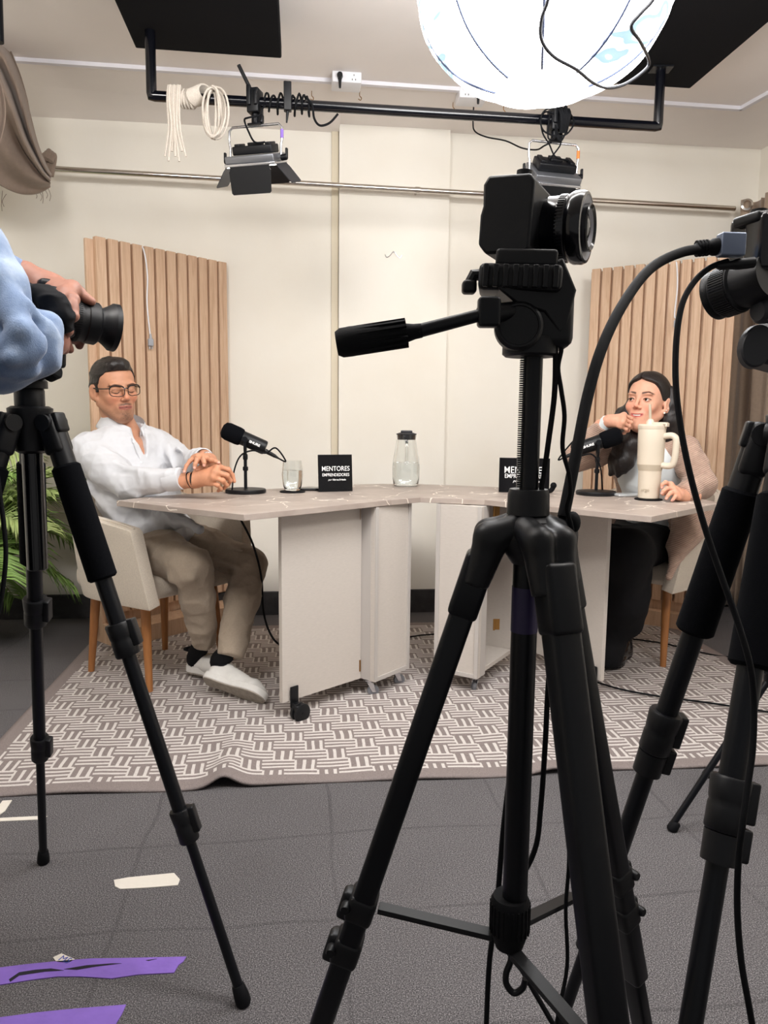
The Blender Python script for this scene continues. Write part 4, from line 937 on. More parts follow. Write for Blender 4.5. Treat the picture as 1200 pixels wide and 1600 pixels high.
# ------------------------------------------------------------------ tapes and cables on the floor
def tape(px_poly, m, name, label, cat, group=None, z=0.002):
    b = MB(); P_ = [atz(x, y) for x, y in px_poly]; b.prism([(p.x, p.y) for p in P_], 0.0004, z); o = b.build(name, m, smooth=False); return tag(o, label, cat, group)
o = tape([(-40, 1518), (0, 1513), (40, 1508), (90, 1503), (140, 1499), (200, 1498), (291, 1496), (286, 1504), (279, 1509), (272, 1521), (215, 1524), (175, 1530), (125, 1527), (90, 1527), (50, 1532), (0, 1540), (-40, 1545)], 'tape_purple', 'floor_tape', 'upper strip of purple tape on the grey carpet', 'tape', 'purple floor tapes')
for poly in (((14, 1532), (30, 1521), (55, 1517), (80, 1515), (100, 1518), (70, 1520), (30, 1526), (16, 1536)), ((100, 1516), (135, 1510), (175, 1507), (190, 1507), (150, 1512), (120, 1517)), ((228, 1502), (245, 1500), (232, 1503))):
    b = MB(); b.prism([tuple(atz(*p))[:2] for p in poly], 0.0021, 0.0026); b.build('tear', 'tape_tear', o, smooth=False)
tape([(-40, 1600), (0, 1591), (60, 1583), (120, 1577), (197, 1571), (191, 1585), (182, 1600), (180, 1640), (-40, 1660)], 'tape_purple', 'floor_tape', 'lower strip of purple tape at the bottom left of the carpet', 'tape', 'purple floor tapes')
tape([(178, 1376), (200, 1372), (272, 1365), (281, 1375), (278, 1384), (230, 1388), (188, 1390), (180, 1386)], 'tape_white', 'floor_tape', 'torn strip of white tape on the carpet between the left tripod legs', 'tape', 'white floor tapes')
tape([(-30, 1281), (0, 1279), (60, 1276), (74, 1276), (68, 1281), (0, 1284), (-30, 1287)], 'tape_white', 'floor_tape', 'long thin strip of white tape below the front left edge of the rug', 'tape', 'white floor tapes')
tape([(4, 1252), (19, 1251), (8, 1268), (-4, 1276), (-14, 1276)], 'tape_white', 'floor_tape', 'short slanting strip of white tape at the left picture edge near the rug', 'tape', 'white floor tapes')
pp = tape([(83, 1497), (96, 1491), (117, 1500), (107, 1506), (88, 1504)], 'tape_white', 'paper_scrap', 'small white paper label with blue writing beside the upper purple tape', 'paper')
c_ = atz(100, 1499, 0.0025); text_mesh('M5', frame(c_+Vector((0, -0.006, 0)), (0, 0, 1), (1, -0.4, 0)), 0.02, 'lettering', 'ink_blue', pp, extrude=0.0002)
def fcable(pts, label, r=0.0038, group='cables on the floor', name='power_cable'):
    b = MB(); b.tube(pts, r, 8); return tag(b.build(name, 'black_rubber'), label, 'cable', group)
def fl(px, py, z=0.014): return atz(px, py, z)
fcable([fl(636, 996, 0.02), fl(655, 993, 0.02), fl(679, 991, 0.02)], 'short black cable crossing the rug between the two box legs')
fcable([fl(930, 1065, 0.02), fl(970, 1077, 0.02), fl(1030, 1088, 0.02), fl(1120, 1100, 0.02), fl(1260, 1122, 0.02)], 'black cable on the rug running right from the right desk castor')
fcable([fl(985, 998, 0.02), fl(1040, 1006, 0.02), fl(1090, 1018, 0.02), fl(1140, 1027, 0.006), fl(1260, 1036, 0.006)], 'black cable on the rug passing behind the legs of the right armchair')

# ------------------------------------------------------------------ palm
T = thing('potted_palm', 'green palm with feathery leaves standing by the wall behind the left tripod', 'plant', tuple(rw(-1.95, 0.55, 0)))
pc = rw(-1.95, 0.55, 0)
b = MB(Matrix.Translation(pc)); b.lathe([(0.10, 0), (0.12, 0.02), (0.14, 0.26), (0.15, 0.28), (0.13, 0.28), (0.125, 0.25), (0, 0.25)], None, 32); b.build('pot', 'pot_grey', T)
def frond(tgt, sag, seed, m):
    rn = random.Random(seed); base = pc+Vector((rn.uniform(-.03, .03), rn.uniform(-.03, .03), 0.25)); mid = base.lerp(tgt, 0.5)+Vector((0, 0, sag)); P_ = spline([base, base.lerp(mid, 0.5)+Vector((0, 0, sag*0.35)), mid, tgt], 9)
    b = MB(); b.tube(P_, lambda t: 0.006*(1-t)+0.0015, 6, smooth=False)
    N = len(P_)
    L = MB()
    for i in range(int(N*0.25), N):
        t_ = i/(N-1); d = (P_[min(i+1, N-1)]-P_[i-1]).normalized(); sd_ = d.cross(Vector((0, 0, 1))); sd_ = sd_.normalized() if sd_.length > .05 else Vector((1, 0, 0)); upn = sd_.cross(d)
        for s in (-1, 1):
          for h in (0.0, 0.5):
            p0 = P_[i]+d*h*0.03; ln = (0.30*(1-0.62*abs(t_-0.45)*1.7))*rn.uniform(.8, 1.1); dr = (sd_*s*0.85+d*0.75+Vector((0, 0, rn.uniform(-.05, .2)))).normalized(); wv = dr.cross(upn).normalized()*0.0075
            p1 = p0+dr*ln*0.35+Vector((0, 0, 0.012)); p2 = p0+dr*ln*0.75-Vector((0, 0, 0.01*rn.random())); p3 = p0+dr*ln-Vector((0, 0, 0.035+0.04*rn.random()))
            q_ = len(L.v); L.add([p0-wv*.4, p0+wv*.4, p1-wv, p1+wv, p2-wv*.8, p2+wv*.8, p3, p0+upn*.001, p1+upn*.004, p2+upn*.003], [(0, 2, 8, 7), (7, 8, 3, 1), (2, 4, 9, 8), (8, 9, 5, 3), (4, 6, 9), (9, 6, 5)])
    o = b.build('stem', 'leaf_stem', T)
    L.v = [v_+WN*max(0, 0.03-(v_-W0).dot(WN)) for v_ in L.v]; L.build('leaflets', m, o, solid=0.0008)
for i, (px, py, dp_, sg, m) in enumerate(((150, 735, 3.62, 0.22, 'leaf_light'), (110, 770, 3.45, 0.18, 'leaf_light'), (95, 905, 3.5, 0.16, 'leaf_mid'), (62, 690, 3.7, 0.12, 'leaf_light'), (25, 745, 3.3, 0.18, 'leaf_mid'), (60, 830, 3.2, 0.20, 'leaf_light'), (5, 900, 3.1, 0.16, 'leaf_mid'), (-60, 760, 3.4, 0.18, 'leaf_light'), (20, 930, 3.55, 0.14, 'leaf_mid'), (125, 850, 3.7, 0.2, 'leaf_mid'), (-40, 860, 3.6, 0.15, 'leaf_light'), (75, 780, 3.75, 0.16, 'leaf_mid'))):
    frond(at(px, py, dp_), sg, i, m)
# ------------------------------------------------------------------ tripods
def leg_parts(T, h, f, foam, c1, c2, rr=(0.0250, 0.0148, 0.0124, 0.0090), double=False, side=1):
    h, f = Vector(h), Vector(f); d = (f-h); P_ = lambda t: h+d*t
    b = MB(); b.cyl(P_(0.0), P_(c1), rr[1], n=20); b.cyl(P_(c1), P_(c2), rr[2], n=20); b.cyl(P_(c2), P_(0.985), rr[3], n=20); lg = b.build('leg', 'black_metal', T)
    if foam:
        b = MB(); b.cyl(P_(foam[0]), P_(foam[1]), rr[0]*0.97, rr[0], n=28, bev=0.004); b.build('foam_grip', 'foam_black', lg)
        b = MB(); b.cyl(P_(foam[0]-0.05), P_(foam[0]+0.01), rr[1]*1.25, rr[1]*1.3, n=20); b.build('grip_collar', 'black_plastic', lg)
    for k, (c, r) in enumerate(((c1, rr[1]*1.45), (c2, rr[2]*1.45))):
        X = frame(P_(c), -d); X2 = X
        b = MB(X); L = 0.052
        b.lathe([(r*0.92, -L*0.6), (r, -L*0.55), (r, -0.004), (r*0.95, 0), (r, 0.004), (r*1.08, L*0.5), (r, L*0.56)], None, 24)
        sx = Vector((side, 0, 0)); a = X.to_3x3().inverted() @ sx; a.z = 0; a.normalize(); ang = math.atan2(a.y, a.x)
        b.M = X @ Matrix.Rotation(ang, 4, 'Z'); b.rbox((r*1.05, 0, 0.006), (0.014, r*1.1, L*0.9), 0.003)
        if double: b.rbox((r*1.02, 0, -L*0.78), (0.014, r*1.1, L*0.7), 0.003); b.lathe([(r*0.9, -L*1.25), (r*0.93, -L*0.62)], None, 24)
        b.build('leg_lock', 'black_plastic', lg)
    b = MB(frame(P_(1.0), -d)); b.lathe([(rr[3]*1.2, 0.0), (rr[3]*1.55, 0.006), (rr[3]*1.5, 0.02), (rr[3]*1.25, 0.038), (rr[3]*1.1, 0.04)], None, 18); b.build('rubber_foot', 'black_rubber', lg)
    return lg
def photo_tripod(apex, feet, label, colz, double=False, sc=1.0, top=True):
    T = thing('camera_tripod', label, 'tripod', (apex.x, apex.y, 0), 'black camera tripods')
    A = Vector(apex)
    b = MB(Matrix.Translation(A)); b.lathe([(0.020, -0.075), (0.028, -0.07), (0.030, -0.03), (0.036, -0.012), (0.037, 0.002), (0.030, 0.006)], None, 32)
    b.lathe([(0.0235, 0.004), (0.0245, 0.008), (0.0245, 0.032), (0.023, 0.036)], None, 32); b.build('spider', 'black_plastic', T)
    for f in feet:
        d = Vector((f[0]-A.x, f[1]-A.y, 0)).normalized(); h = A+d*0.040+Vector((0, 0, -0.022)); ft = Vector((f[0], f[1], 0.0)); ax = (ft-h).normalized()
        X = frame(A+d*0.034+Vector((0, 0, -0.016)), -ax, None, None) if 0 else frame(h-ax*0.0, -ax, d)
        b = MB(X); b.rbox((-0.002, 0, -0.020), (0.034, 0.042, 0.07), 0.008); b.rbox((0.016, 0, -0.004), (0.012, 0.03, 0.034), 0.004); b.lathe([(0.014, -0.026), (0.014, 0.026)], Matrix.Rotation(R(90), 4, 'X'), 18); b.build('shoulder', 'black_plastic', T)
        leg_parts(T, h, ft, (0.07, 0.26), 0.36 if not double else 0.40, 0.68, double=double, side=1)
    b = MB(); b.cyl(A+Vector((0, 0, -0.05)), Vector((A.x, A.y, colz)), 0.0172, n=28, bev=0.002); b.build('centre_column', 'black_gloss', T)
    return T
ap = at(47, 640, 1.30); f1 = atz(68, 1348); f2_ = atz(382, 1570); f3 = Vector((-0.86, 0.99, 0))
T = photo_tripod(ap, [f1, f2_, f3], 'black camera tripod with foam grips on the left, under the operator in the blue sweatshirt', at(48, 890, 1.30).z)
X = Matrix.Translation(ap)
b = MB(X); b.lathe([(0.030, 0.036), (0.030, 0.048), (0.022, 0.056), (0.020, 0.075), (0.030, 0.08), (0.030, 0.095)], None, 30)
b.cyl((0.012, -0.01, 0.048), (0.042, -0.012, 0.066), 0.008, n=12); b.rbox((0.0, 0, 0.098), (0.062, 0.055, 0.016), 0.004); b.build('ball_head', 'black_plastic', T)
b = MB(X); b.cyl((0.036, -0.014, 0.062), (0.056, -0.018, 0.070), 0.018, n=24, bev=0.003); b.build('head_knob', 'black_rubber', T)
apr = at(1247, 652, 0.95)
_h = apr+Vector((-0.03, -0.028, -0.022)); _q = at(1078, 1590, 0.74); _fB = _h+(_q-_h)*(_h.z/(_h.z-_q.z))
T = photo_tripod(apr, [atz(838, 1710), Vector((_fB.x, _fB.y, 0)), Vector((0.86, 1.05, 0))], 'black camera tripod with foam grips at the right picture edge', apr.z-0.28, double=True)
X = Matrix.Translation(apr); hd = at(1200, 520, 0.93)
b = MB(X); b.lathe([(0.030, 0.036), (0.030, 0.046), (0.014, 0.050), (0.013, 0.085), (0.022, 0.088), (0.022, 0.10)], None, 26); b.build('head_neck', 'black_plastic', T)
b = MB(frame(at(1234, 521, 0.90), (0.0, -1, 0.05), (0.25, 0, 1))); b.prism([(-0.040, 0.020), (-0.034, 0.028), (-0.010, 0.028), (0.010, 0.020), (0.040, 0.014), (0.044, -0.05), (-0.040, -0.05)], -0.05, 0.0)
b.build('fluid_head', 'dark_grey_plastic', T, bevel=0.006)
b = MB(frame(at(1186, 540, 0.897), (0.0, -1, 0.05), (0.25, 0, 1))); b.lathe([(0.0, -0.002), (0.020, -0.002), (0.022, -0.004), (0.023, -0.012)], Matrix.Diagonal((1.15, 0.86, 1, 1)), 32); b.build('side_disc', 'dark_grey_plastic', T)
b = MB(); b.cyl(at(1183, 486, 0.88), at(1250, 478, 0.90), 0.015, 0.017, 24, bev=0.004); b.build('tilt_knob', 'dark_grey_plastic', T)
# light stand half hidden at the right edge
sx_ = at(1200, 1070, 1.85); ft = atz(1048, 1298); T = thing('light_stand', 'thin black light stand whose rear foot shows on the carpet at the right edge', 'light stand', (sx_.x+0.004, sx_.y, 0))
b = MB(); b.cyl((sx_.x+0.004, sx_.y, sx_.z), (sx_.x+0.004, sx_.y, 0.97), 0.015, n=16, bev=0.002); b.cyl((sx_.x+0.004, sx_.y, sx_.z+0.03), (sx_.x+0.004, sx_.y, sx_.z+0.075), 0.022, n=16, bev=0.003); b.build('column', 'black_metal', T)
for dx, dy in ((ft.x-sx_.x, ft.y-sx_.y), (0.28, 0.05), (-0.02, 0.27)):
    f_ = Vector((sx_.x+dx, sx_.y+dy, 0)); h_ = Vector((sx_.x+0.004, sx_.y, sx_.z+0.02)); b = MB()
    b.cyl(h_, f_+Vector((0, 0, 0.01)), 0.0085, n=12); o = b.build('leg', 'black_metal', T); b = MB(frame(f_, h_-f_)); b.lathe([(0.011, 0), (0.014, 0.006), (0.013, 0.024), (0.010, 0.028)], None, 14); b.build('rubber_foot', 'black_rubber', o)

# ---- video tripod in the middle
YC = 0.65
T = thing('camera_tripod', 'black video tripod with pan handle and braced centre column standing nearest the camera', 'tripod', (at(825, 800, YC).x, YC, 0), 'black camera tripods')
cx = at(825, 800, YC).x
def zc(py): return at(825, py, YC).z
b = MB(Matrix.Translation((cx, YC, 0))); b.lathe([(0.0082, zc(800)), (0.0082, zc(548))], None, 24)
for i in range(58): 
    z = zc(760)+(zc(560)-zc(760))*i/57; b.box((-0.0095, -0.002, z), (0.0035, 0.005, 0.0012))
b.build('geared_column', 'black_metal', T)
b = MB(Matrix.Translation((cx, YC, 0))); b.lathe([(0.0115, zc(1410)), (0.0115, zc(850))], None, 28); b.build('column_tube', 'black_metal', T)
b = MB(Matrix.Translation((cx, YC, 0))); b.lathe([(0.0119, zc(986)), (0.0119, zc(916))], None, 28, cap=False); mat('band_purple', (38, 28, 70), 0.5); b.build('tape_band', 'band_purple', T)
b = MB(Matrix.Translation((cx, YC, 0))); b.lathe([(0.0165, zc(806)), (0.0185, zc(803)), (0.0180, zc(772)), (0.0165, zc(764)), (0.010, zc(764))], None, 36); b.build('column_collar', 'black_plastic', T)
# shoulder casting (dome with three ears)
apx = Vector((cx, YC, zc(812)))
pl_ = at(560, 1430, 0.672); pf_ = at(951, 1600, 0.530); pb_ = at(985, 1500, 0.755)
legs = []
for p_, r0 in ((pl_, 0.034), (pf_, 0.034), (pb_, 0.034)):
    d = Vector((p_.x-cx, p_.y-YC, 0)).normalized(); h = Vector((cx, YC, zc(842)))+d*r0; ax = (p_-h).normalized(); foot = h+ax*(h.z/-ax.z); legs.append((h, foot, d, ax))
b = MB(Matrix.Translation((cx, YC, 0))); b.lathe([(0.013, zc(880)), (0.017, zc(870)), (0.024, zc(850)), (0.0255, zc(826)), (0.0235, zc(812)), (0.018, zc(805)), (0.012, zc(804))], None, 40); cast = b.build('shoulder_casting', 'black_plastic', T)
for h, f, d, ax in legs:
    w_ = Vector((-d.y, d.x, 0)); Sc = Sculpt(); up_ = Vector((0, 0, 1)); a_ = Vector((cx, YC, zc(824)))+d*0.012
    pr = []
    for s_ in (-1, 1): pr += [cone(a_+w_*s_*0.010, h+w_*s_*0.011+up_*0.003, 0.0125, 0.0115, 0.006), cone(h+w_*s_*0.011+up_*0.003, h+ax*0.040+w_*s_*0.010, 0.0115, 0.0095, 0.006), cone(h+w_*s_*0.011+d*-0.008, h+ax*0.040+w_*s_*0.010-d*0.006, 0.0105, 0.0085, 0.008)]
    Sc.add(pr, 0.0015, rl=2, extra=lambda P_, D, e_=h+ax*0.042, x_=ax: np.maximum(D, (P_-np.array(e_))@np.array(x_))); Sc.build('leg_shoulder', 'black_plastic', cast)
for k, (h, f, d, ax) in enumerate(legs):
    w_ = Vector((-d.y, d.x, 0)); X = frame(h, ax, w_); L = (f-h).length
    b = MB(X); b.rbox((0, 0, 0.045), (0.031, 0.027, 0.06), 0.005); b.rbox((0, 0, 0.30*1.0), (0.0290, 0.022, 0.46), 0.005); lg = b.build('leg', 'black_metal', T)
    b = MB(X); b.rbox((0, 0, L*0.5+0.12), (0.0205, 0.0155, L*0.5), 0.003); b.build('lower_tube', 'black_metal', lg)
    out = 1.0
    c_ = 0.355 if k == 0 else 0.42 if k == 1 else 0.385
    c_ = {0: (pl_-h).length/1.0, 1: 0.50, 2: (at(972, 1385, 0.735)-h).length}[k]
    b = MB(X); 
    for q_ in (c_-0.012, c_+0.036):
        b.rbox((0, 0, q_), (0.031, 0.027, 0.028), 0.005); b.rbox((0.0, -0.016 if 0 else 0.014, q_+0.004), (0.016, 0.014, 0.030), 0.004)
        b.lathe([(0.004, 0), (0.005, 0.002), (0.005, 0.034), (0.004, 0.036)], Matrix.Translation((-0.018, 0.014, q_)) @ Matrix.Rotation(R(90), 4, 'Y'), 12)
    b.build('leg_lock', 'black_plastic', lg)
    b = MB(frame(f, -ax)); b.lathe([(0.012, 0), (0.017, 0.008), (0.016, 0.03), (0.013, 0.035)], None, 18); b.build('rubber_foot', 'black_rubber', lg)
# brace hub
hub = Vector((cx-0.004, YC, zc(1440)))
b = MB(Matrix.Translation(hub)); b.lathe([(0.010, -0.026), (0.013, -0.024), (0.0165, -0.012), (0.0185, 0.0), (0.0180, 0.022), (0.0160, 0.026), (0.0125, 0.026)], None, 32)
for i in range(24): 
    a_ = i*math.pi/12; b.box((0.0183*math.cos(a_), 0.0183*math.sin(a_), 0.006), (0.0014, 0.0014, 0.028), Matrix.Rotation(a_, 4, 'Z'))
b.build('brace_hub', 'black_rubber', T)
ends = [at(592, 1416, 0.670), at(935, 1640, 0.545), at(897, 1398, 0.735)]
for (h, f, d, ax), e_, st_ in zip(legs, ends, (hub+Vector((-0.016, 0, -0.012)), hub+Vector((0.004, -0.014, -0.022)), hub+Vector((0.012, 0.012, -0.008)))):
    v_ = e_-st_; w_ = v_.cross(Vector((0, 0, 1))).normalized(); X = frame((st_+e_)/2, v_, w_); b = MB(X); b.box((0, 0, 0), (0.013, 0.0022, v_.length)); b.box((0.0062, 0.002, 0), (0.001, 0.004, v_.length)); b.box((-0.0062, 0.002, 0), (0.001, 0.004, v_.length)); b.build('brace_arm', 'black_plastic', T, bevel=0.0004)
b = MB(); b.tube([hub+Vector((0.002, -0.004, -0.026)), hub+Vector((0.001, -0.006, -0.036)), hub+Vector((-0.003, -0.008, -0.046)), hub+Vector((-0.003, -0.010, -0.056)), hub+Vector((0.004, -0.012, -0.0635)), hub+Vector((0.012, -0.012, -0.058)), hub+Vector((0.014, -0.012, -0.049))], 0.0030, 10); b.build('weight_hook', 'black_metal', T)
# crank knob on the shoulder
b = MB(); q = at(886, 812, 0.66); b.cyl(q+Vector((-0.008, 0, 0)), q+Vector((0.006, -0.006, -0.004)), 0.0035, n=10); b.ell(q+Vector((0.004, -0.004, -0.002)), (0.007, 0.008, 0.010)); b.build('crank_knob', 'black_rubber', T)
# head
Y1 = YC
def c3(px, py, Y=YC): return at(px, py, Y)
b = MB(); q0, q1 = c3(828, 556), c3(828, 530); b.lathe([(0.021, 0), (0.0235, 0.002), (0.0235, 0.012), (0.022, 0.016)], Matrix.Translation((q0.x, YC, q0.z-0.001)), 36)
b.M = Matrix(); b.M = frame(c3(838, 505, YC+0.004), (0, 0, 1), (1, -0.1, 0)); b.rbox((0.006, 0.0, 0.004), (0.046, 0.044, 0.052), 0.008); b.build('pan_base', 'black_plastic', T)
b = MB(frame(c3(811, 508, YC-0.026), (-0.12, -1, 0.05))); b.lathe([(0.0198, -0.016), (0.0198, -0.003), (0.0175, 0), (0.016, 0.0), (0.0155, -0.0012), (0, -0.0012)], None, 44); b.build('tilt_disc', 'black_plastic', T)
b = MB(frame(c3(838, 470, YC), (0, 0, 1), (1, -0.12, 0))); b.prism([(-0.026, -0.02), (0.026, -0.02), (0.026, 0.02), (-0.026, 0.02)], 0, 0.001)
X = frame(c3(825, 470, YC), (0, -1, 0), (1, 0, 0)); b = MB(X)
b.prism([(-0.030, 0.008), (-0.012, -0.006), (0.010, -0.012), (0.024, -0.030), (0.030, -0.022), (0.036, 0.006), (0.024, 0.032), (0.012, 0.026)], -0.022, 0.020); b.build('tilt_bracket', 'black_plastic', T, bevel=0.002)
b = MB(frame(c3(812, 440, YC), (0.04, 0, 1), (1, -0.15, -0.05))); b.rbox((0, 0, 0), (0.068, 0.046, 0.022), 0.005)
for i in range(8): b.rbox((-0.028+i*0.008, -0.024, 0.0), (0.0045, 0.006, 0.018), 0.001)
b.rbox((0.004, 0, 0.016), (0.050, 0.040, 0.014), 0.003); b.build('release_plate', 'black_plastic', T)
b = MB(); b.tube([c3(778, 428), c3(752, 430), c3(740, 430), c3(736, 440), c3(730, 452)], 0.0052, 10, smooth=False); b.rbox(c3(733, 449), (0.012, 0.014, 0.011), 0.003); b.build('release_lever', 'black_plastic', T)
b = MB(); h0, h1, h2 = c3(790, 484, YC-0.02), c3(752, 492, YC-0.03), c3(655, 517, YC-0.03); h3 = c3(526, 537, YC-0.03)
b.cyl(h1, h2, 0.0050, 0.0056, 20); b.rbox(h1+Vector((0.006, 0, 0.002)), (0.018, 0.015, 0.024), 0.003)
b.cyl(h0+Vector((0.01, 0.006, 0)), h1, 0.008, n=16); o = b.build('pan_handle', 'black_metal', T)
v_ = h3-h2; L = v_.length; b = MB(frame(h2, v_)); b.lathe([(0.0058, -0.002), (0.0062, 0.004), (0.0098, 0.020), (0.0112, L*0.5), (0.0121, L-0.012), (0.0118, L-0.004), (0.0095, L), (0, L)], None, 32)
for i in range(14): a_ = i*math.pi/7; b.box((0.0104*math.cos(a_), 0.0104*math.sin(a_), L*0.5), (0.003, 0.0022, L*0.7), Matrix.Rotation(a_, 4, 'Z'))
b.build('grip', 'black_rubber', o)

# camera on it: lens points right and a little towards us
ax = Vector((0.89, -0.45, -0.045)).normalized()
KC = thing('camera', 'black mirrorless camera with pancake zoom lens on the middle video tripod', 'camera', tuple(c3(812, 405, YC+0.02)))
upc = (Vector((0.03, 0, 1))-ax*Vector((0.03, 0, 1)).dot(ax)).normalized(); X = Matrix.Translation(c3(818, 358, YC+0.045)) @ Matrix.Scale(0.95, 4) @ Matrix(((ax.x, -(ax.cross(upc)).x, upc.x, 0), (ax.y, -(ax.cross(upc)).y, upc.y, 0), (ax.z, -(ax.cross(upc)).z, upc.z, 0), (0, 0, 0, 1)))
# local x = lens axis, y = away from us, z = up
b = MB(X); b.M = X @ Matrix(((1, 0, 0, 0), (0, 0, -1, 0.052), (0, 1, 0, 0), (0, 0, 0, 1)))
b.prism([(-0.0235, -0.025), (-0.016, -0.0335), (0.020, -0.0335), (0.0235, -0.030), (0.0245, 0.026), (0.020, 0.0325), (-0.018, 0.0335), (-0.0225, 0.026), (-0.0215, 0.008), (-0.0235, 0.0)], 0, 0.108); b.build('body', 'black_plastic', KC, bevel=0.003)
b = MB(X); b.rbox((-0.004, 0.0, 0.0355), (0.032, 0.05, 0.007), 0.002); b.rbox((-0.022, -0.022, 0.031), (0.010, 0.026, 0.005), 0.0015); b.lathe([(0.007, 0.034), (0.007, 0.041)], Matrix.Translation((0.008, -0.035, 0)), 18); b.build('top_plate', 'black_plastic', KC)
Lx = X @ Matrix.Translation((0.024, -0.004, -0.003)) @ Matrix.Rotation(R(90), 4, 'Y')
b = MB(Lx); b.lathe([(0.028, -0.004), (0.0285, 0.002), (0.0285, 0.012), (0.0292, 0.013), (0.0292, 0.020), (0.0285, 0.021), (0.0305, 0.023), (0.0318, 0.026), (0.0318, 0.033), (0.0305, 0.036), (0.0280, 0.0365)], None, 56, cap=False)
for i in range(60): a_ = i*math.pi/30; b.box((0.0293*math.cos(a_), 0.0293*math.sin(a_), 0.0165), (0.001, 0.0012, 0.006), Matrix.Rotation(a_, 4, 'Z'))
lens = b.build('lens', 'black_gloss', KC)
b = MB(Lx); b.lathe([(0.0282, 0.0362), (0.0205, 0.0345)], None, 56, cap=False); b.build('front_ring', 'lens_front', lens)
b = MB(Lx); b.lathe([(0.0205, 0.030), (0.0208, 0.0395), (0.0195, 0.0405), (0.0165, 0.038)], None, 48, cap=False); b.build('inner_barrel', 'black_gloss', lens)
b = MB(Lx); b.lathe([(0.0165, 0.0385), (0.0125, 0.036)], None, 48, cap=False); b.build('inner_ring', 'lens_front', lens)
b = MB(Lx); b.lathe([(0.0128, 0.034), (0.010, 0.037), (0.005, 0.0386), (0, 0.039)], None, 36, cap=False); b.build('front_element', 'lens_dark', lens)
# cables along the column
def hang(pts, r, label, Y=None):
    b = MB(); b.tube(pts, r, 10); return tag(b.build('power_cable', 'black_rubber'), label, 'cable', 'cables on the tripods')
hang([c3(866, 535, 0.64), c3(868, 560, 0.64), c3(866, 620, 0.64), c3(857, 690, 0.64), c3(850, 740, 0.645), c3(846, 766, 0.645)], 0.0024, 'straight black strap cable running down from the video head to the column collar')
hang([c3(872, 525, 0.64), c3(877, 545, 0.64), c3(872, 575, 0.64), c3(877, 610, 0.64), c3(882, 650, 0.64), c3(879, 700, 0.64), c3(889, 740, 0.64), c3(891, 770, 0.64), c3(886, 795, 0.645), c3(894, 830, 0.645), c3(890, 870, 0.65), c3(897, 930, 0.66), c3(901, 990, 0.66), c3(896, 1060, 0.67), c3(880, 1200, 0.69), c3(889, 1330, 0.70), c3(884, 1420, 0.70), c3(886, 1510, 0.69), c3(870, 1600, 0.68), c3(868, 1700, 0.68)], 0.0020, 'thin wavy black cable hanging down beside the right legs of the middle tripod')
hang([c3(806, 1130, 0.68), c3(798, 1200, 0.69), c3(786, 1300, 0.70), c3(776, 1420, 0.70), c3(765, 1500, 0.70), c3(760, 1600, 0.70), c3(758, 1700, 0.70)], 0.0028, 'black cable hanging left of the centre column of the middle tripod')
hang([c3(868, 960, 0.67), c3(862, 1010, 0.67), c3(856, 1080, 0.67), c3(852, 1160, 0.67), c3(845, 1260, 0.68), c3(835, 1330, 0.68), c3(800, 1395, 0.70), c3(782, 1430, 0.70), c3(790, 1480, 0.69), c3(812, 1510, 0.68), c3(835, 1550, 0.67), c3(870, 1610, 0.66)], 0.0026, 'black cable looping round the brace hub of the middle tripod')

# ------------------------------------------------------------------ camera at the right edge
YR = 0.88
KR = thing('camera', 'black camera with silver-blue video plug at the right picture edge', 'camera', tuple(at(1195, 455, YR)))
b = MB(frame(at(1188, 393, YR+0.02), (0, 0, 1), (1, 0.35, 0))); b.rbox((0.018, 0, 0.0), (0.085, 0.055, 0.080), 0.008); b.rbox((-0.012, -0.016, 0.004), (0.034, 0.032, 0.064), 0.007); b.rbox((0.02, -0.025, 0.002), (0.05, 0.012, 0.055), 0.003); b.build('body', 'black_gloss', KR)
b = MB(frame(at(1185, 345, YR+0.01), (0, 0, 1), (1, 0.35, 0))); b.rbox((0.0, 0, 0), (0.04, 0.04, 0.012), 0.004); b.lathe([(0.009, 0.004), (0.009, 0.012)], None, 18); b.build('top_plate', 'black_plastic', KR)
lx = Vector((-0.50, 0.84, -0.20)).normalized(); lq = at(1176, 440, YR+0.005); b = MB(frame(lq, lx)); b.lathe([(0.024, -0.02), (0.026, 0.0), (0.026, 0.014), (0.029, 0.016), (0.029, 0.040), (0.027, 0.042), (0.029, 0.046), (0.029, 0.049), (0.0, 0.049)], None, 48)
for i in range(60): a_ = i*math.pi/30; b.box((0.0292*math.cos(a_), 0.0292*math.sin(a_), 0.028), (0.0016, 0.0014, 0.020), Matrix.Rotation(a_, 4, 'Z'))
b.build('lens', 'black_plastic', KR)
b = MB(); g_ = at(1163, 413, YR-0.035); b.box(g_, (0.005, 0.001, 0.0015)); b.build('status_light', 'green_led', KR)
VC = thing('video_cable', 'thick black video cable with a silver-blue plug arching from the right camera', 'cable', tuple(at(1140, 383, YR)))
b = MB(frame(at(1142, 383, YR-0.035), (0, 0, 1), (1, 0.05, -0.02))); b.rbox((0, 0, 0), (0.027, 0.016, 0.0245), 0.002); b.build('plug', 'blue_grey_metal', VC)
b = MB(frame(at(1117, 386, YR-0.03), (-1, 0, -0.1))); b.lathe([(0.0120, -0.006), (0.0115, 0.002), (0.0085, 0.007), (0.0078, 0.020), (0.0045, 0.024)], Matrix.Diagonal((1, 0.8, 1, 1)), 16)
for i in range(4): b.lathe([(0.0088, 0.008+i*0.0035), (0.0088, 0.0098+i*0.0035)], None, 14)
b.build('strain_relief', 'black_rubber', VC)
b = MB(); b.tube([at(1105, 389, YR-0.03), at(1070, 393, YR-0.04), at(1030, 410, YR-0.06), at(1000, 437, YR-0.09), at(965, 490, YR-0.13), at(938, 550, YR-0.16), at(918, 620, YR-0.18), at(902, 700, YR-0.2), at(886, 780, YR-0.215), at(880, 808, YR-0.22)], 0.0053, 14); b.build('cable', 'black_rubber', VC)
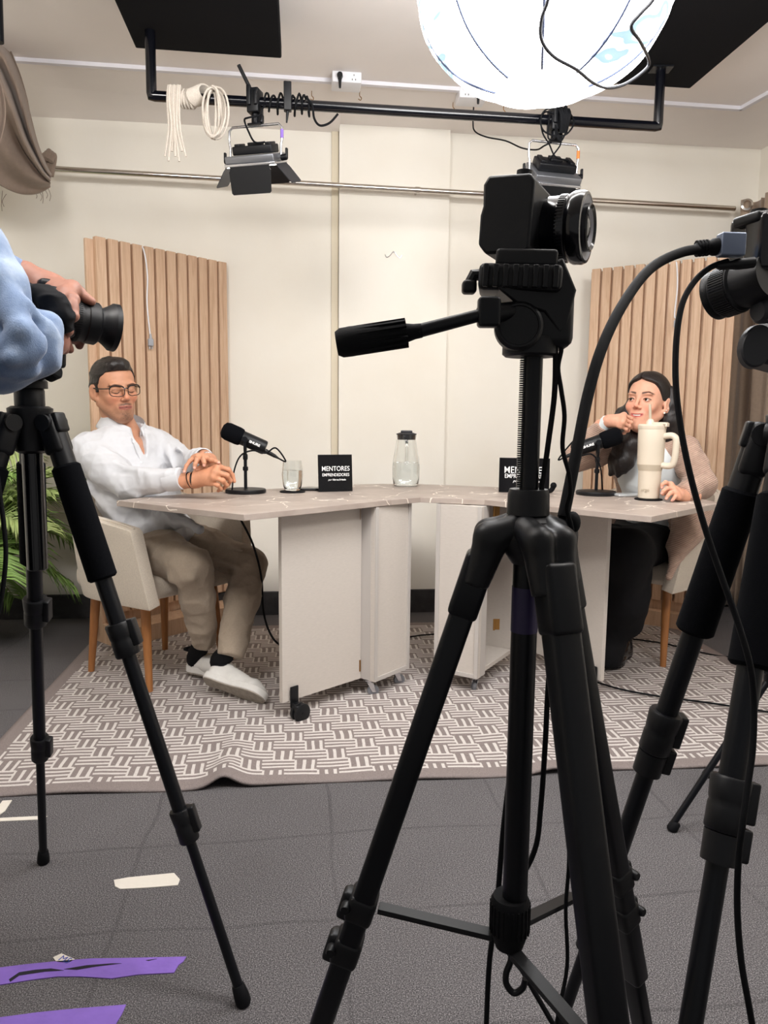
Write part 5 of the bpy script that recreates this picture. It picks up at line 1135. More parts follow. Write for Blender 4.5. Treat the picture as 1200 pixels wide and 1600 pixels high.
VC = thing('power_cable', 'thinner black cable arching from the right camera down past the tripod leg', 'cable', tuple(at(1140, 412, YR)), 'cables on the tripods')
b = MB(frame(at(1160, 412, YR-0.03), (-1, 0.02, -0.12))); b.lathe([(0.0075, -0.012), (0.0075, 0.006), (0.006, 0.012), (0.0055, 0.024), (0.003, 0.028)], Matrix.Diagonal((1, 0.8, 1, 1)), 16); b.build('plug', 'black_plastic', VC)
b = MB(); b.tube([at(1138, 408, YR-0.03), at(1110, 418, YR-0.03), at(1085, 440, YR-0.04), at(1066, 475, YR-0.05), at(1057, 530, YR-0.06), at(1056, 600, YR-0.07), at(1064, 670, YR-0.08), at(1078, 740, YR-0.09), at(1100, 820, YR-0.1), at(1127, 900, YR-0.11), at(1152, 970, YR-0.12), at(1172, 1040, YR-0.13), at(1178, 1100, YR-0.13), at(1176, 1170, YR-0.14), at(1168, 1230, YR-0.15), at(1160, 1290, YR-0.16), at(1154, 1340, YR-0.16), at(1152, 1420, YR-0.16), at(1158, 1500, YR-0.17), at(1170, 1570, YR-0.18), at(1182, 1640, YR-0.18)], 0.0033, 12); b.build('cable', 'black_rubber', VC)
# cable of the left camera
hang([at(-8, 700, 1.2), at(-2, 760, 1.2), at(6, 820, 1.2), at(9, 870, 1.2), at(3, 930, 1.2), at(-8, 980, 1.2)], 0.0038, 'black cable hanging at the left picture edge beside the left tripod')
# ------------------------------------------------------------------ people
V3 = Vector
def basis(o, fwd, up):
    f = V3(fwd).normalized(); u = V3(up); u = (u-f*u.dot(f)).normalized(); r = f.cross(u)     # x = person's right
    return Matrix(((r.x, f.x, u.x, o[0]), (r.y, f.y, u.y, o[1]), (r.z, f.z, u.z, o[2]), (0, 0, 0, 1)))
def rbx(ax, ay, az): return Matrix.Rotation(R(ax), 4, 'X') @ Matrix.Rotation(R(ay), 4, 'Y') @ Matrix.Rotation(R(az), 4, 'Z')
def head_prims(fem=False, smile=False):
    p = [ell((0, -0.012, 0.040), (0.0735, 0.095, 0.082), 0.03), ell((0, 0.022, 0.030), (0.062, 0.068, 0.075), 0.03),
         ell((0, 0.030, -0.035), (0.058 if not fem else 0.055, 0.058, 0.075), 0.03)]
    jw = 0.046 if not fem else 0.040
    for s in (-1, 1):
        p += [cone((s*0.055, -0.005, -0.045), (s*0.020, 0.070, -0.098), 0.018 if not fem else 0.015, 0.016, 0.03),
              ell((s*0.041, 0.066, -0.022), (0.020, 0.018, 0.018), 0.025)]
        p += [ell((s*0.026, 0.086, 0.027), (0.026, 0.010, 0.0085 if not fem else 0.006), 0.014)]
    p += [ell((0, 0.074, -0.098), (0.021 if not fem else 0.016, 0.018, 0.017), 0.02), cone((0, 0.045, -0.10), (0, -0.02, -0.085), 0.022, 0.03, 0.03)]
    for s in (-1, 1): p += [sub(ell((s*0.032, 0.103, 0.006), (0.019, 0.015, 0.013), 0.012))]
    for s in (-1, 1): p += [ell((s*0.031, 0.0795, 0.0035), (0.0145, 0.0125, 0.0125), 0.006)]
    nb = 0.0075 if not fem else 0.0062
    p += [cone((0, 0.090, 0.020), (0, 0.111, -0.021), nb*0.85, nb*1.15, 0.012), ell((0, 0.109, -0.025), (nb*1.25, 0.010, nb*1.05), 0.008)]
    for s in (-1, 1): p += [ell((s*0.0115, 0.100, -0.030), (0.0072, 0.0085, 0.0062), 0.007), sub(ell((s*0.0075, 0.108, -0.0365), (0.0036, 0.005, 0.0026), 0.003))]
    # mouth mound, lips
    p += [ell((0, 0.079, -0.060), (0.029, 0.017, 0.024), 0.02)]
    zc_ = -0.0605
    for s in (-1, 1):
        zz = zc_+(0.0045 if smile else 0.0)
        p += [cone((s*0.005, 0.0940, zc_+0.0038), (s*0.0280, 0.0835, zz+(0.0030 if smile else 0.0008)), 0.0036, 0.0014, 0.007), cone((0, 0.0932, zc_-0.0060), (s*0.021, 0.0865, zz-0.0008), 0.0048 if fem else 0.0038, 0.0016, 0.007)]
    if smile: p += [sub(cone((s_*0.0, 0.0975, zc_-0.0008), (s_*0.0185, 0.0925, zc_+0.0035), 0.0036, 0.0022, 0.002)) for s_ in (-1, 1)]+[sub(ell((0, 0.099, zc_-0.0006), (0.015, 0.020, 0.0036), 0.002))]
    else: p += [sub(chain_c) for chain_c in (cone((0, 0.0965, zc_-0.0003), (0.024, 0.0885, zc_+0.0004), 0.0015, 0.0010, 0.002), cone((0, 0.0965, zc_-0.0003), (-0.024, 0.0885, zc_+0.0004), 0.0015, 0.0010, 0.002))]
    for s in (-1, 1):   # ears
        R_ = rbx(0, 0, s*24)
        p += [ell((s*0.0800, -0.008, -0.004), (0.0080, 0.0190, 0.0320), 0.006, R_), sub(ell((s*0.0885, -0.003, 0.000), (0.0065, 0.0110, 0.0190), 0.004, R_)), ell((s*0.072, 0.004, -0.032), (0.006, 0.008, 0.009), 0.006)]
    return p
def head_paint(skin, lips, brow, stubble=0.0, fem=False, browz=0.0, smile=0.0):
    skin, lips, brow = np.array(_lin(skin)), np.array(_lin(lips)), np.array(_lin(brow))
    def f(V, Cc):
        x, y, z = V[:, 0], V[:, 1], V[:, 2]; ax = np.abs(x); C_ = np.tile(skin, (len(V), 1))
        C_ *= (1+0.05*vnoise(V, 60)+0.03*vnoise(V, 160))[:, None]
        red = np.exp(-((ax-0.04)/0.022)**2-((z+0.03)/0.022)**2)*(y > 0.03)*0.10+np.exp(-(x/0.012)**2-((z+0.026)/0.014)**2)*(y > .09)*0.10
        C_ = C_*(1+red[:, None]*np.array([1.3, -0.5, -0.6]))
        if stubble:
            s = np.clip((-0.040-z)/0.035, 0, 1)*np.clip((y+0.02)/0.03, 0, 1)*np.clip((0.115+z)/0.012+0.6, 0, 1)
            s = s*(1-0.55*np.exp(-((ax-0.036)/0.014)**2-((z+0.055)/0.02)**2))
            m = np.exp(-((z+0.0480+ax*0.12)/0.0042)**2)*np.clip((0.030-ax)/0.010, 0, 1)*(y > 0.070)*0.85
            g = np.exp(-(x/0.016)**2-((z+0.094)/0.016)**2)*0.7*(y > .05)
            t_ = np.clip((s*0.50+m*1.1+g*0.6)*stubble*(0.85+0.35*vnoise(V, 420)), 0, 0.85)[:, None]
            C_ = C_*(1-t_)+np.array(_lin((52, 40, 36)))*t_
        sm_ = smile*8*ax**2; lp = (np.exp(-((z+0.0570-sm_+ax*0.06)/0.0033)**2)+np.exp(-((z+0.0664-sm_-ax*0.12)/0.0038)**2))*np.clip((0.0280-ax)/0.005, 0, 1)*(y > 0.076)*(1.0 if fem else 0.8)
        lp = np.clip(lp*1.2, 0, 1)[:, None]; C_ = C_*(1-lp)+lips*lp
        slit = (np.exp(-((z+0.0612-sm_)/0.0013)**2)*np.clip((0.027-ax)/0.003, 0, 1)*(y > 0.072)*0.85)[:, None]; C_ = C_*(1-slit)+np.array(_lin((70, 34, 30)))*slit
        bz = 0.0262+browz+0.26*(ax-0.012).clip(0, 0.024)-0.42*(ax-0.038).clip(0, 1)
        th = (0.0040 if fem else 0.0048)-0.0018*np.clip((ax-0.03)/0.022, 0, 1)
        b_ = np.clip(1.6*np.exp(-((z-bz)/th)**4)-.15, 0, 1)*np.clip((ax-0.010)/0.004, 0, 1)*np.clip((0.055-ax)/0.006, 0, 1)*(y > 0.04)
        b_ = (b_*(0.9 if fem else 0.82))[:, None]; C_ = C_*(1-b_)+brow*b_
        return C_.clip(0, 1)
    return f
SK = _lin((196, 146, 118))
def hand_prims(wrist, mcps, fingers, thumb, s=1.0, fore=None, k=0.006):
    p = []; w_ = V3(wrist); c = sum((V3(m) for m in mcps), V3())/4
    for m in mcps: p.append(cone(w_.lerp(c, 0.12)+(V3(m)-c)*0.35, m, 0.0165*s, 0.0112*s, 0.016))
    p.append(cone(w_, w_.lerp(c, 0.55), 0.0215*s, 0.0185*s, 0.02))
    for i in range(3): p.append(cone(mcps[i], mcps[i+1], 0.0108*s, 0.0108*s, 0.010))
    if fore is not None: p.append(cone(fore, w_, 0.030*s, 0.0235*s, 0.02))
    rs = [0.0098, 0.0088, 0.0078, 0.0068]
    for i, f in enumerate(fingers):
        q = [mcps[i]]+list(f); kk = s*(0.88 if i == 3 else 1.0)
        for j in range(len(q)-1):
            p.append(cone(q[j], q[j+1], rs[min(j, 3)]*kk, rs[min(j+1, 3)]*kk, 0.0035 if j else 0.006)); 
        if len(q) > 2: p.append(ell(q[1], 0.0094*kk, 0.004))
    if thumb:
        q = [w_.lerp(V3(thumb[0]), 0.15)]+list(thumb); rt = [0.017, 0.0125, 0.0105, 0.0085]
        for j in range(len(q)-1): p.append(cone(q[j], q[j+1], rt[min(j, 3)]*s, rt[min(j+1, 3)]*s, 0.008 if j < 1 else 0.004))
    return p
def skin_var(base, nails=()):
    def f(V, Cc):
        C_ = np.tile(np.array(base), (len(V), 1))*(1+0.07*vnoise(V, 70)+0.04*vnoise(V, 200))[:, None]
        for n_ in nails:
            d = np.linalg.norm(V-np.array(n_), axis=1); t_ = np.clip((0.0065-d)/0.0015, 0, 1)[:, None]; C_ = C_*(1-t_)+np.array(_lin((232, 176, 160)))*t_
        return C_.clip(0, 1)
    return f

# ================================================================== the man
PM = thing('person', 'man in glasses, white shirt and khaki trousers sitting in the left armchair', 'person', (-0.95, 3.02, 0))
HM = basis(at(178, 610, 2.97), (0.68, -0.73, -0.06), (-0.11, -0.02, 1))
Sc = Sculpt()
Sc.add(head_prims(), 0.0021, HM, head_paint((194, 140, 110), (156, 88, 80), (30, 22, 20), stubble=0.9, browz=-0.007), rl=1)
nk = HM @ V3((0, -0.018, -0.07)); n2 = V3((-1.045, 3.01, 0.975))
Sc.add([cone(nk, n2, 0.056, 0.060, 0.02), cone(HM @ V3((0, 0.03, -0.088)), nk.lerp(n2, 0.6), 0.03, 0.04, 0.02), cone(n2, n2+V3((0.02, -0.03, -0.08)), 0.06, 0.07, 0.02)], 0.004, None, skin_var(_lin((190, 138, 110))))
DW = 2.68
W1 = at(304, 750, DW+0.02); fo = at(285, 752, DW+0.03)
mc = [at(341, 729, DW-0.0), at(337, 738, DW-0.018), at(333, 746, DW-0.022), at(328, 754, DW-0.012)]
fg = [[at(357, 734, DW+0.02), at(363, 742, DW+0.032), at(366, 752, DW+0.034)], [at(355, 743, DW-0.004), at(360, 751, DW+0.012), at(357, 757, DW+0.026)], [at(348, 751, DW-0.016), at(354, 758, DW+0.002), at(350, 763, DW+0.016)], [at(340, 758, DW-0.016), at(345, 764, DW-0.002), at(341, 767, DW+0.012)]]
Sc.add(hand_prims(W1, mc, fg, [at(325, 737, DW+0.03), at(345, 740, DW+0.045), at(356, 748, DW+0.05)], 1.0, fo), 0.0018, None, skin_var(_lin((198, 140, 108))), rl=1)
DL = 2.72; W2 = at(327, 720, DL+0.06); 
mc = [at(322, 717, DL+0.0), at(316, 714, DL-0.005), at(309, 714, DL-0.005), at(303, 716, DL+0.0)]
tips = [at(342, 723, DL-0.05), at(319, 727, DL-0.055), at(304, 731, DL-0.055), at(288, 737, DL-0.045)]
fg = [[at(330, 719, DL-0.03), at(337, 721, DL-0.045), tips[0]], [at(318, 718, DL-0.045), at(319, 723, DL-0.055), tips[1]], [at(308, 718, DL-0.04), at(305, 725, DL-0.052), tips[2]], [at(297, 720, DL-0.02), at(291, 728, DL-0.035), tips[3]]]
Sc.add(hand_prims(W2, mc, fg, [at(318, 728, DL+0.02), at(308, 735, DL+0.0), at(300, 742, DL-0.0)], 0.95, at(318, 712, DL+0.14)), 0.0018, None, skin_var(_lin((198, 142, 112)), [t_-V3((0, 0.006, 0)) for t_ in tips[:]]), rl=1)
# under the clothes: trunk and limbs
sR, sL = at(139, 704, 2.88), at(250, 700, 3.10); eR, wR = at(196, 757, 2.79), at(284, 748, 2.705); eL, wL = V3((-0.80, 3.05, 0.85)), at(318, 715, 2.835)
hR_, hL_ = V3((-0.985, 2.95, 0.545)), V3((-0.885, 3.09, 0.54)); kR, kL = at(301, 886, 2.70), at(390, 884, 2.92); aR, aL = at(318, 1000, 2.85), at(362, 1018, 2.74)
Sc.add([cone(hR_, kR, 0.06, 0.045), cone(kR, aR, 0.042, 0.032), cone(hL_, kL, 0.06, 0.045), cone(kL, aL, 0.042, 0.032), 
        cone((-0.94, 3.01, 0.56), (-1.03, 2.99, 0.88), 0.10, 0.10), cone(sR, eR, 0.04, 0.035), cone(eR, wR, 0.033, 0.024), cone(sL, eL, 0.04, 0.035), cone(eL, wL, 0.033, 0.024), cone(sR, sL, 0.05, 0.05)], 0.010, None, skin_var(_lin((190, 138, 110))))
Sc.build('body', 'skin', PM)
# eyes: lowered lids show a lash line
b = MB(HM)
for s in (-1, 1): b.tube([(s*0.018, 0.0900, -0.001), (s*0.025, 0.0925, -0.0048), (s*0.033, 0.0920, -0.0052), (s*0.040, 0.0875, -0.0035), (s*0.045, 0.083, -0.0005)], 0.0011, 6)
b.build('eyelash', 'lash_black', PM)
# hair
def hairline(y, tab): return np.interp(y, [t_[0] for t_ in tab], [t_[1] for t_ in tab])
def strands(amp, s, st): 
    f = folds(1, s, st)
    return lambda V: amp*f(V)
tabm = [(-0.13, -0.060), (-0.06, -0.050), (-0.035, -0.035), (-0.026, 0.026), (0.004, 0.026), (0.009, 0.000), (0.020, -0.002), (0.025, 0.026), (0.034, 0.036), (0.042, 0.056), (0.060, 0.075), (0.080, 0.079), (0.12, 0.084)]
def cutm(P_, D):
    h_ = hairline(P_[:, 1], tabm); return np.maximum(D, (h_-P_[:, 2])*0.8)
Hs = Sculpt(); Hs.add([ell((0, -0.012, 0.042), (0.0785, 0.100, 0.0875), 0.03), ell((0, 0.022, 0.030), (0.0672, 0.0725, 0.0795), 0.03), ell((0.0, 0.030, 0.098), (0.054, 0.056, 0.028), 0.02), ell((0.012, 0.060, 0.100), (0.040, 0.030, 0.020), 0.015), ell((0, -0.03, 0.0), (0.0765, 0.080, 0.070), 0.02)], 0.0024, HM, None, strands(0.0042, 34, (1, 0.45, 1)), 1, (0.02, 0.016, 0.015), extra=cutm)
Hs.build('hair', 'hair_black', PM)
# glasses
G = thing('x', None, None); bpy.data.objects.remove(G)
b = MB(HM @ Matrix.Translation((0, 0.0025, -0.001)))
def rim(s):
    pts = []
    for a in range(20):
        t_ = 2*math.pi*a/20; cx_, sz_ = math.cos(t_), math.sin(t_); r_ = (abs(cx_)**3.4+abs(sz_)**3.4)**(-1/3.4)
        x_ = s*0.0335+0.0265*r_*cx_; pts.append((x_, 0.111-6.0*(abs(x_)-0.012)**2, 0.0035+0.0195*r_*sz_+0.0012*(s*cx_ > 0)))
    return pts
for s in (-1, 1):
    b.tube(rim(s), 0.0016, 8, closed=True, sub=3)
    r_ = rim(s); top = sorted([q for q in r_ if q[2] > 0.010], key=lambda q: q[0]); b.tube(top, 0.0028, 8, sub=3)
b.tube([(-0.009, 0.110, 0.012), (0, 0.1135, 0.014), (0.009, 0.110, 0.012)], 0.0022, 8)
for s in (-1, 1): b.tube([(s*0.060, 0.098, 0.015), (s*0.068, 0.082, 0.014), (s*0.074, 0.045, 0.013), (s*0.0795, 0.005, 0.014), (s*0.080, -0.012, 0.018), (s*0.080, -0.024, 0.010)], 0.0022, 8)
gl = b.build('eyeglasses', 'glasses_frame', PM)
# shirt
fm, lm = V3((0.81, -0.58, 0)).normalized(), V3((0.58, 0.81, 0)).normalized()
def tor(c, r, k=0.04, tilt=0): return ell(c, r, k, Matrix(((lm.x, fm.x, 0, 0), (lm.y, fm.y, 0, 0), (0, 0, 1, 0), (0, 0, 0, 1))) @ Matrix.Rotation(R(tilt), 4, 'X'))
sh = [tor((-1.035, 3.0, 0.865), (0.185, 0.125, 0.150)), tor((-0.975, 2.985, 0.715), (0.170, 0.148, 0.150), 0.06), tor((-0.93, 2.985, 0.585), (0.185, 0.165, 0.085), 0.05),
      cone(sR+V3((0.02, 0.02, 0.0)), sL-V3((0.02, 0.02, 0)), 0.060, 0.060, 0.05), cone(n2+V3((0.0, 0, -0.01)), n2.lerp(sR, 0.75)+V3((0, 0, 0.0)), 0.064, 0.055, 0.03), cone(n2+V3((0.0, 0, -0.01)), n2.lerp(sL, 0.75)+V3((0, 0, 0.0)), 0.064, 0.055, 0.03),
      cone(sR, eR.lerp(sR, 0.35), 0.070, 0.066, 0.014), cone(eR.lerp(sR, 0.35), eR, 0.066, 0.056, 0.012), cone(eR, eR.lerp(wR, 0.6), 0.056, 0.046, 0.012), cone(eR.lerp(wR, 0.6), wR, 0.045, 0.038, 0.012),
      cone(sL, eL, 0.068, 0.058, 0.015), cone(eL, wL.lerp(eL, 0.15), 0.056, 0.041, 0.015), cone(at(262, 808, 2.86), at(298, 818, 2.80), 0.045, 0.022, 0.04), cone(at(298, 818, 2.80), at(312, 827, 2.77), 0.020, 0.0185, 0.01)]
# pulled folds
fl_ = []
for a_, c_, r_ in ((at(160, 720, 2.80), at(236, 742, 2.72), 0.010), (at(150, 745, 2.80), at(215, 775, 2.74), 0.012), (at(135, 760, 2.86), at(190, 815, 2.84), 0.010), (at(262, 700, 3.02), at(272, 735, 2.96), 0.010), (at(278, 700, 3.0), at(300, 720, 2.90), 0.008), (at(180, 700, 2.90), at(200, 740, 2.86), 0.008)):
    fl_.append(cone(a_, c_, r_, r_*0.6, 0.030))
def cutshirt(P_, D):
    c = n2+fm*0.030+V3((0, 0, 0.050)); d = np.linalg.norm((P_-np.array(c))*np.array([1, 1, 0.8]), axis=1)-0.060; D = np.maximum(D, -d)
    w_ = np.array(wR); ax_ = np.array((wR-eR).normalized()); D = np.maximum(D, (P_-w_)@ax_*1.0+0.0-0.004*0-0.0+np.where(np.linalg.norm(P_-w_, axis=1) < 0.12, 0, -1))
    # V opening down the throat
    v = (P_-np.array(n2)); s_ = np.abs(v@np.array(lm)); z_ = v[:, 2]; fr = v@np.array(fm)
    V_ = s_-0.36*(z_+0.085); D = np.where((fr > 0.02) & (z_ > -0.085), np.maximum(D, -V_), D)
    return D
Ss = Sculpt(); Ss.add(sh+fl_, 0.0048, None, None, (lambda f1_, f2_: lambda V: f1_(V)+f2_(V))(folds(0.0115, 9, (1, 1, 0.8), 2.0), folds(0.0030, 26, (1, 1, 0.7), 6.0)), 2, (1, 1, 1), extra=cutshirt); shirt = Ss.build('shirt', 'shirt_white', PM)
# cuffs, collar, placket, buttons
def ring(a, c, r0, r1, name, m, par, t_=0.004):
    b = MB(frame(a, V3(c)-V3(a))); L = (V3(c)-V3(a)).length; b.lathe([(r0, 0), (r0+0.001, L*0.3), (r1, L), (r1-t_, L), (r1-t_, L*0.3)], None, 28, cap=False); return b.build(name, m, par)
ring(wR.lerp(eR, 0.24), wR.lerp(eR, -0.02), 0.0425, 0.0385, 'cuff', 'shirt_white', shirt)
ring(wL.lerp(eL, 0.20), wL.lerp(eL, -0.03), 0.040, 0.036, 'cuff', 'shirt_white', shirt)
CM = Matrix(((lm.x, fm.x, 0, n2.x), (lm.y, fm.y, 0, n2.y), (0, 0, 1, n2.z), (0, 0, 0, 1)))
def collar(a, c):
    th = R(-90)+R(360)*0.5*0+math.pi*2*(0.02+0.96*a); k = abs(a-0.5)*2     # opening at the front
    ang = math.pi/2+th-R(-90)+0
    th2 = math.pi/2+2*math.pi*(0.045+0.91*a)
    r = 0.076+0.002*k; x = r*math.cos(th2); y = r*math.sin(th2)*1.02
    z = 0.076-0.050*k**2+0.008
    if c <= 0.5: return (x, y, z-0.032*(1-c*2))
    q = (c-0.5)*2; o_ = 1+0.36*q; dz = -0.052*q-0.046*q*k**4
    return (x*o_, y*o_+0.036*q*k**6, z+dz)
b = MB(CM @ Matrix.Rotation(R(-6), 4, 'X')); b.grid(collar, 48, 10); b.build('collar', 'shirt_white', shirt, solid=0.0028)
def surf(px, py, prims, ex=None, d0=2.5, d1=3.4):
    n = 260; ts = np.linspace(d0, d1, n); P_ = np.array([tuple(at(px, py, t_)) for t_ in ts]); D = field(prims, P_)
    if ex is not None: D = ex(P_, D)
    i = np.argmax(D < 0.0); return V3(P_[i])
b = MB(); pk = [surf(x, y, sh+fl_, cutshirt)+V3((0, -0.008, 0)) for x, y in ((207, 684), (213, 700), (219, 716), (224, 730), (228, 741))]; b.tube(pk, 0.0022, 6); b.build('placket', 'shirt_white', shirt)
b = MB()
for x, y in ((210, 690), (222, 722)): q = surf(x, y, sh+fl_, cutshirt)+V3((0, -0.011, 0)); b.lathe([(0.0045, 0), (0.005, 0.0015), (0, 0.0018)], frame(q, (0.3, -1, 0.1)), 14)
b.build('button', 'white_plastic', shirt)
# trousers
tr = [tor((-0.94, 3.01, 0.545), (0.165, 0.15, 0.10), 0.04), cone(hR_, hR_.lerp(kR, 0.5), 0.100, 0.088, 0.03), cone(hR_.lerp(kR, 0.5), kR, 0.088, 0.070, 0.03), cone(kR, kR.lerp(aR, 0.4), 0.070, 0.064, 0.02), cone(kR.lerp(aR, 0.4), aR, 0.064, 0.050, 0.02),
      cone(hL_, hL_.lerp(kL, 0.5), 0.100, 0.088, 0.03), cone(hL_.lerp(kL, 0.5), kL, 0.088, 0.070, 0.03), cone(kL, kL.lerp(aL, 0.4), 0.070, 0.066, 0.02), cone(kL.lerp(aL, 0.4), aL, 0.066, 0.052, 0.02)]
for a_, c_, r_ in ((at(255, 858, 2.80), at(288, 892, 2.66), 0.008), (at(250, 880, 2.78), at(284, 912, 2.67), 0.008), (at(330, 850, 2.95), at(378, 860, 2.85), 0.008), (at(322, 868, 2.90), at(370, 885, 2.84), 0.008), (at(330, 885, 2.88), at(362, 905, 2.84), 0.008), (at(268, 905, 2.68), at(300, 902, 2.63), 0.009)): tr.append(cone(a_, c_, r_, r_*0.6, 0.03))
def hem(P_, D):
    for a_, c_, n_ in ((kR, aR, 0.02), (kL, aL, 0.02)):
        ax_ = np.array((a_-c_).normalized()) if 0 else np.array((c_-a_).normalized()); q = (P_-np.array(c_))@ax_; nr = np.linalg.norm(P_-np.array(c_), axis=1) < 0.11
        D = np.where(nr, np.maximum(D, q-n_), D)
    return D
Ts = Sculpt(); Ts.add(tr, 0.0045, None, None, (lambda f1_, f2_: lambda V: f1_(V)+f2_(V))(folds(0.0085, 10, (1, 1, 0.8), 5.0), folds(0.0022, 28, (1, 1, 0.8), 2.0)), 2, (1, 1, 1), extra=hem); Ts.build('trousers', 'trouser_khaki', PM)
# shoes
def shoe(X, par, label=None, m='shoe_white', ms='sole_grey', laces=True, s=1.0):
    Z = X @ Matrix.Scale(s, 4)
    out = [(-0.002, 0.0), (0.004, 0.026), (0.03, 0.034), (0.09, 0.030), (0.14, 0.036), (0.20, 0.046), (0.25, 0.040), (0.282, 0.018), (0.288, 0.0), (0.280, -0.022), (0.25, -0.042), (0.20, -0.044), (0.14, -0.033), (0.09, -0.029), (0.03, -0.033), (0.004, -0.026)]
    P_ = [(v.x, v.y) for v in spline([(a, c, 0) for a, c in out], 4, closed=True)]
    U = Sculpt(); pr = [cone((0.035, 0, 0.040), (0.035, 0, 0.085), 0.031, 0.030, 0.02), cone((0.035, 0, 0.036), (0.12, 0, 0.036), 0.031, 0.030, 0.02), cone((0.08, 0, 0.070), (0.16, 0, 0.048), 0.029, 0.030, 0.02), cone((0.12, 0, 0.034), (0.215, 0.0, 0.030), 0.031, 0.036, 0.02), cone((0.215, 0.004, 0.028), (0.252, 0.0, 0.022), 0.036, 0.026, 0.02), cone((0.215, -0.004, 0.028), (0.245, 0.0, 0.022), 0.036, 0.026, 0.02)]
    def cut(Pq, D): 
        t_ = np.maximum(D, 0.004-Pq[:, 2]); t_ = np.maximum(t_, Pq[:, 2]-(0.104-0.16*(Pq[:, 0]-0.02).clip(0, 1)*(Pq[:, 0] < 0.10)-0.02*(Pq[:, 0] >= 0.10))); return t_
    U.add(pr, 0.003, Z, None, None, 2, (1, 1, 1), extra=cut); o = U.build('shoe', m, par)
    b = MB(Z); b.prism([(x*1.0, y*1.0) for x, y in P_], 0.0, 0.030); k = b.build('midsole', m, o, bevel=0.004)
    b = MB(Z); b.prism([(0.006+x*0.97, y*0.93) for x, y in P_], -0.004, 0.001); b.build('outsole', ms, o)
    if laces:
        b = MB(Z)
        for i in range(5): x_ = 0.105+i*0.018; z_ = 0.088-i*0.0075; b.tube([(x_, -0.022, z_-0.010), (x_+0.004, 0, z_+0.003), (x_, 0.022, z_-0.010)], 0.0028, 6, sub=3)
        b.build('laces', 'lace_cream' if laces == 2 else m, o)
        b = MB(Z); b.tube([(0.072, -0.026, 0.094), (0.0, -0.030, 0.098), (-0.002, 0, 0.10), (0.0, 0.030, 0.098), (0.072, 0.026, 0.094)], 0.006, 8); b.build('collar_lining', 'black_rubber', o)
    return o
def shoeM(heel, fwd, up):
    f = V3(fwd).normalized(); u = V3(up); u = (u-f*u.dot(f)).normalized(); y = u.cross(f)
    return Matrix(((f.x, y.x, u.x, heel[0]), (f.y, y.y, u.y, heel[1]), (f.z, y.z, u.z, heel[2]), (0, 0, 0, 1)))
hl = at(318, 1062, 2.70); shoe(shoeM(hl, (0.90, -0.34, -0.16), (0.14, 0.80, 0.62)), PM, s=0.92)
hr = at(296, 1040, 2.93); hr.z = 0.030; shoe(shoeM(hr, (0.86, -0.50, 0.0), (0, 0.05, 1)), PM, s=0.92, laces=2)
for a_, c_ in ((aL+V3((0, 0, 0.02)), hl+V3((0.05, 0.045, 0.055))), (aR+V3((0, 0, 0.02)), hr+V3((0.03, -0.018, 0.05)))):
    b = MB(); b.tube([a_-V3((0, 0, 0.01)), a_.lerp(c_, 0.6), c_, c_+V3((0.02, 0, -0.02))], 0.036, 20); b.build('sock', 'black_rubber', PM)
# wrist things
def band(c, ax_, r, w_, name, m, par=PM, t_=0.003):
    b = MB(frame(c, ax_)); b.lathe([(r, -w_/2), (r+t_, -w_/2+0.001), (r+t_, w_/2-0.001), (r, w_/2)], None, 28, cap=False); return b.build(name, m, par)
dw = (W1-fo).normalized(); band(W1+dw*0.004, dw, 0.0285, 0.017, 'watch', 'black_gloss'); band(W1-dw*0.016, dw+V3((0.2, 0, 0.25)), 0.0285, 0.004, 'bracelet', 'black_rubber')
w3 = at(318, 712, DL+0.14); d3 = (W2-w3).normalized()
b = MB(); c3_ = at(325, 714, DL+0.045)
Xb = frame(W2.lerp(w3, 0.30), d3)
for i in range(14): a_ = 2*math.pi*i/14; b.M = Xb; b.rbox((0.0262*math.cos(a_), 0.0262*math.sin(a_), 0), (0.005, 0.011, 0.012), 0.0015, Matrix.Rotation(a_, 4, 'Z'))
b.build('bracelet', 'silver', PM)

# ================================================================== the woman
PW = thing('person', 'woman with long dark hair in a ribbed beige cardigan sitting in the right armchair', 'person', (1.18, 3.33, 0))
HW = basis(at(1012, 631, 3.13), (-0.66, -0.74, 0.13), (0.04, 0, 1))
SKW = (216, 162, 136)
Sc = Sculpt(); Sc.add(head_prims(True, True), 0.0020, HW, head_paint(SKW, (196, 98, 92), (34, 24, 22), 0, True, browz=0.002, smile=1.0), rl=1)
fw, lw_ = V3((-0.70, -0.71, 0)).normalized(), V3((0.71, -0.70, 0)).normalized()
nk = HW @ V3((0, -0.02, -0.07)); nW = V3((1.145, 3.20, 0.965))
Sc.add([cone(nk, nW, 0.044, 0.048, 0.02), cone(nW, nW+V3((0, 0, -0.07))+fw*0.03, 0.05, 0.06, 0.03)], 0.004, None, skin_var(_lin((206, 152, 126))))
DR = 3.03
Wr = at(951, 658, DR+0.02); mc = [at(975, 648, DR-0.01), at(974, 654, DR-0.026), at(972, 660, DR-0.032), at(969, 666, DR-0.026)]
fg = [[at(986, 654, DR-0.0), at(986, 663, DR+0.02), at(981, 667, DR+0.03)], [at(986, 660, DR-0.016), at(986, 668, DR+0.004), at(980, 671, DR+0.014)], [at(983, 666, DR-0.022), at(982, 673, DR-0.004), at(976, 675, DR+0.006)], [at(978, 671, DR-0.02), at(976, 677, DR-0.004), at(971, 678, DR+0.004)]]
Sc.add(hand_prims(Wr, mc, fg, [at(966, 660, DR+0.03), at(978, 664, DR+0.045), at(986, 668, DR+0.045)], 0.80, at(938, 664, DR+0.05)), 0.0018, None, skin_var(_lin((214, 158, 132))), rl=1)
DH = 2.80; Wl = at(1066, 776, DH+0.03); mc = [at(1048, 757, DH), at(1052, 764, DH-0.018), at(1056, 771, DH-0.026), at(1060, 777, DH-0.024)]
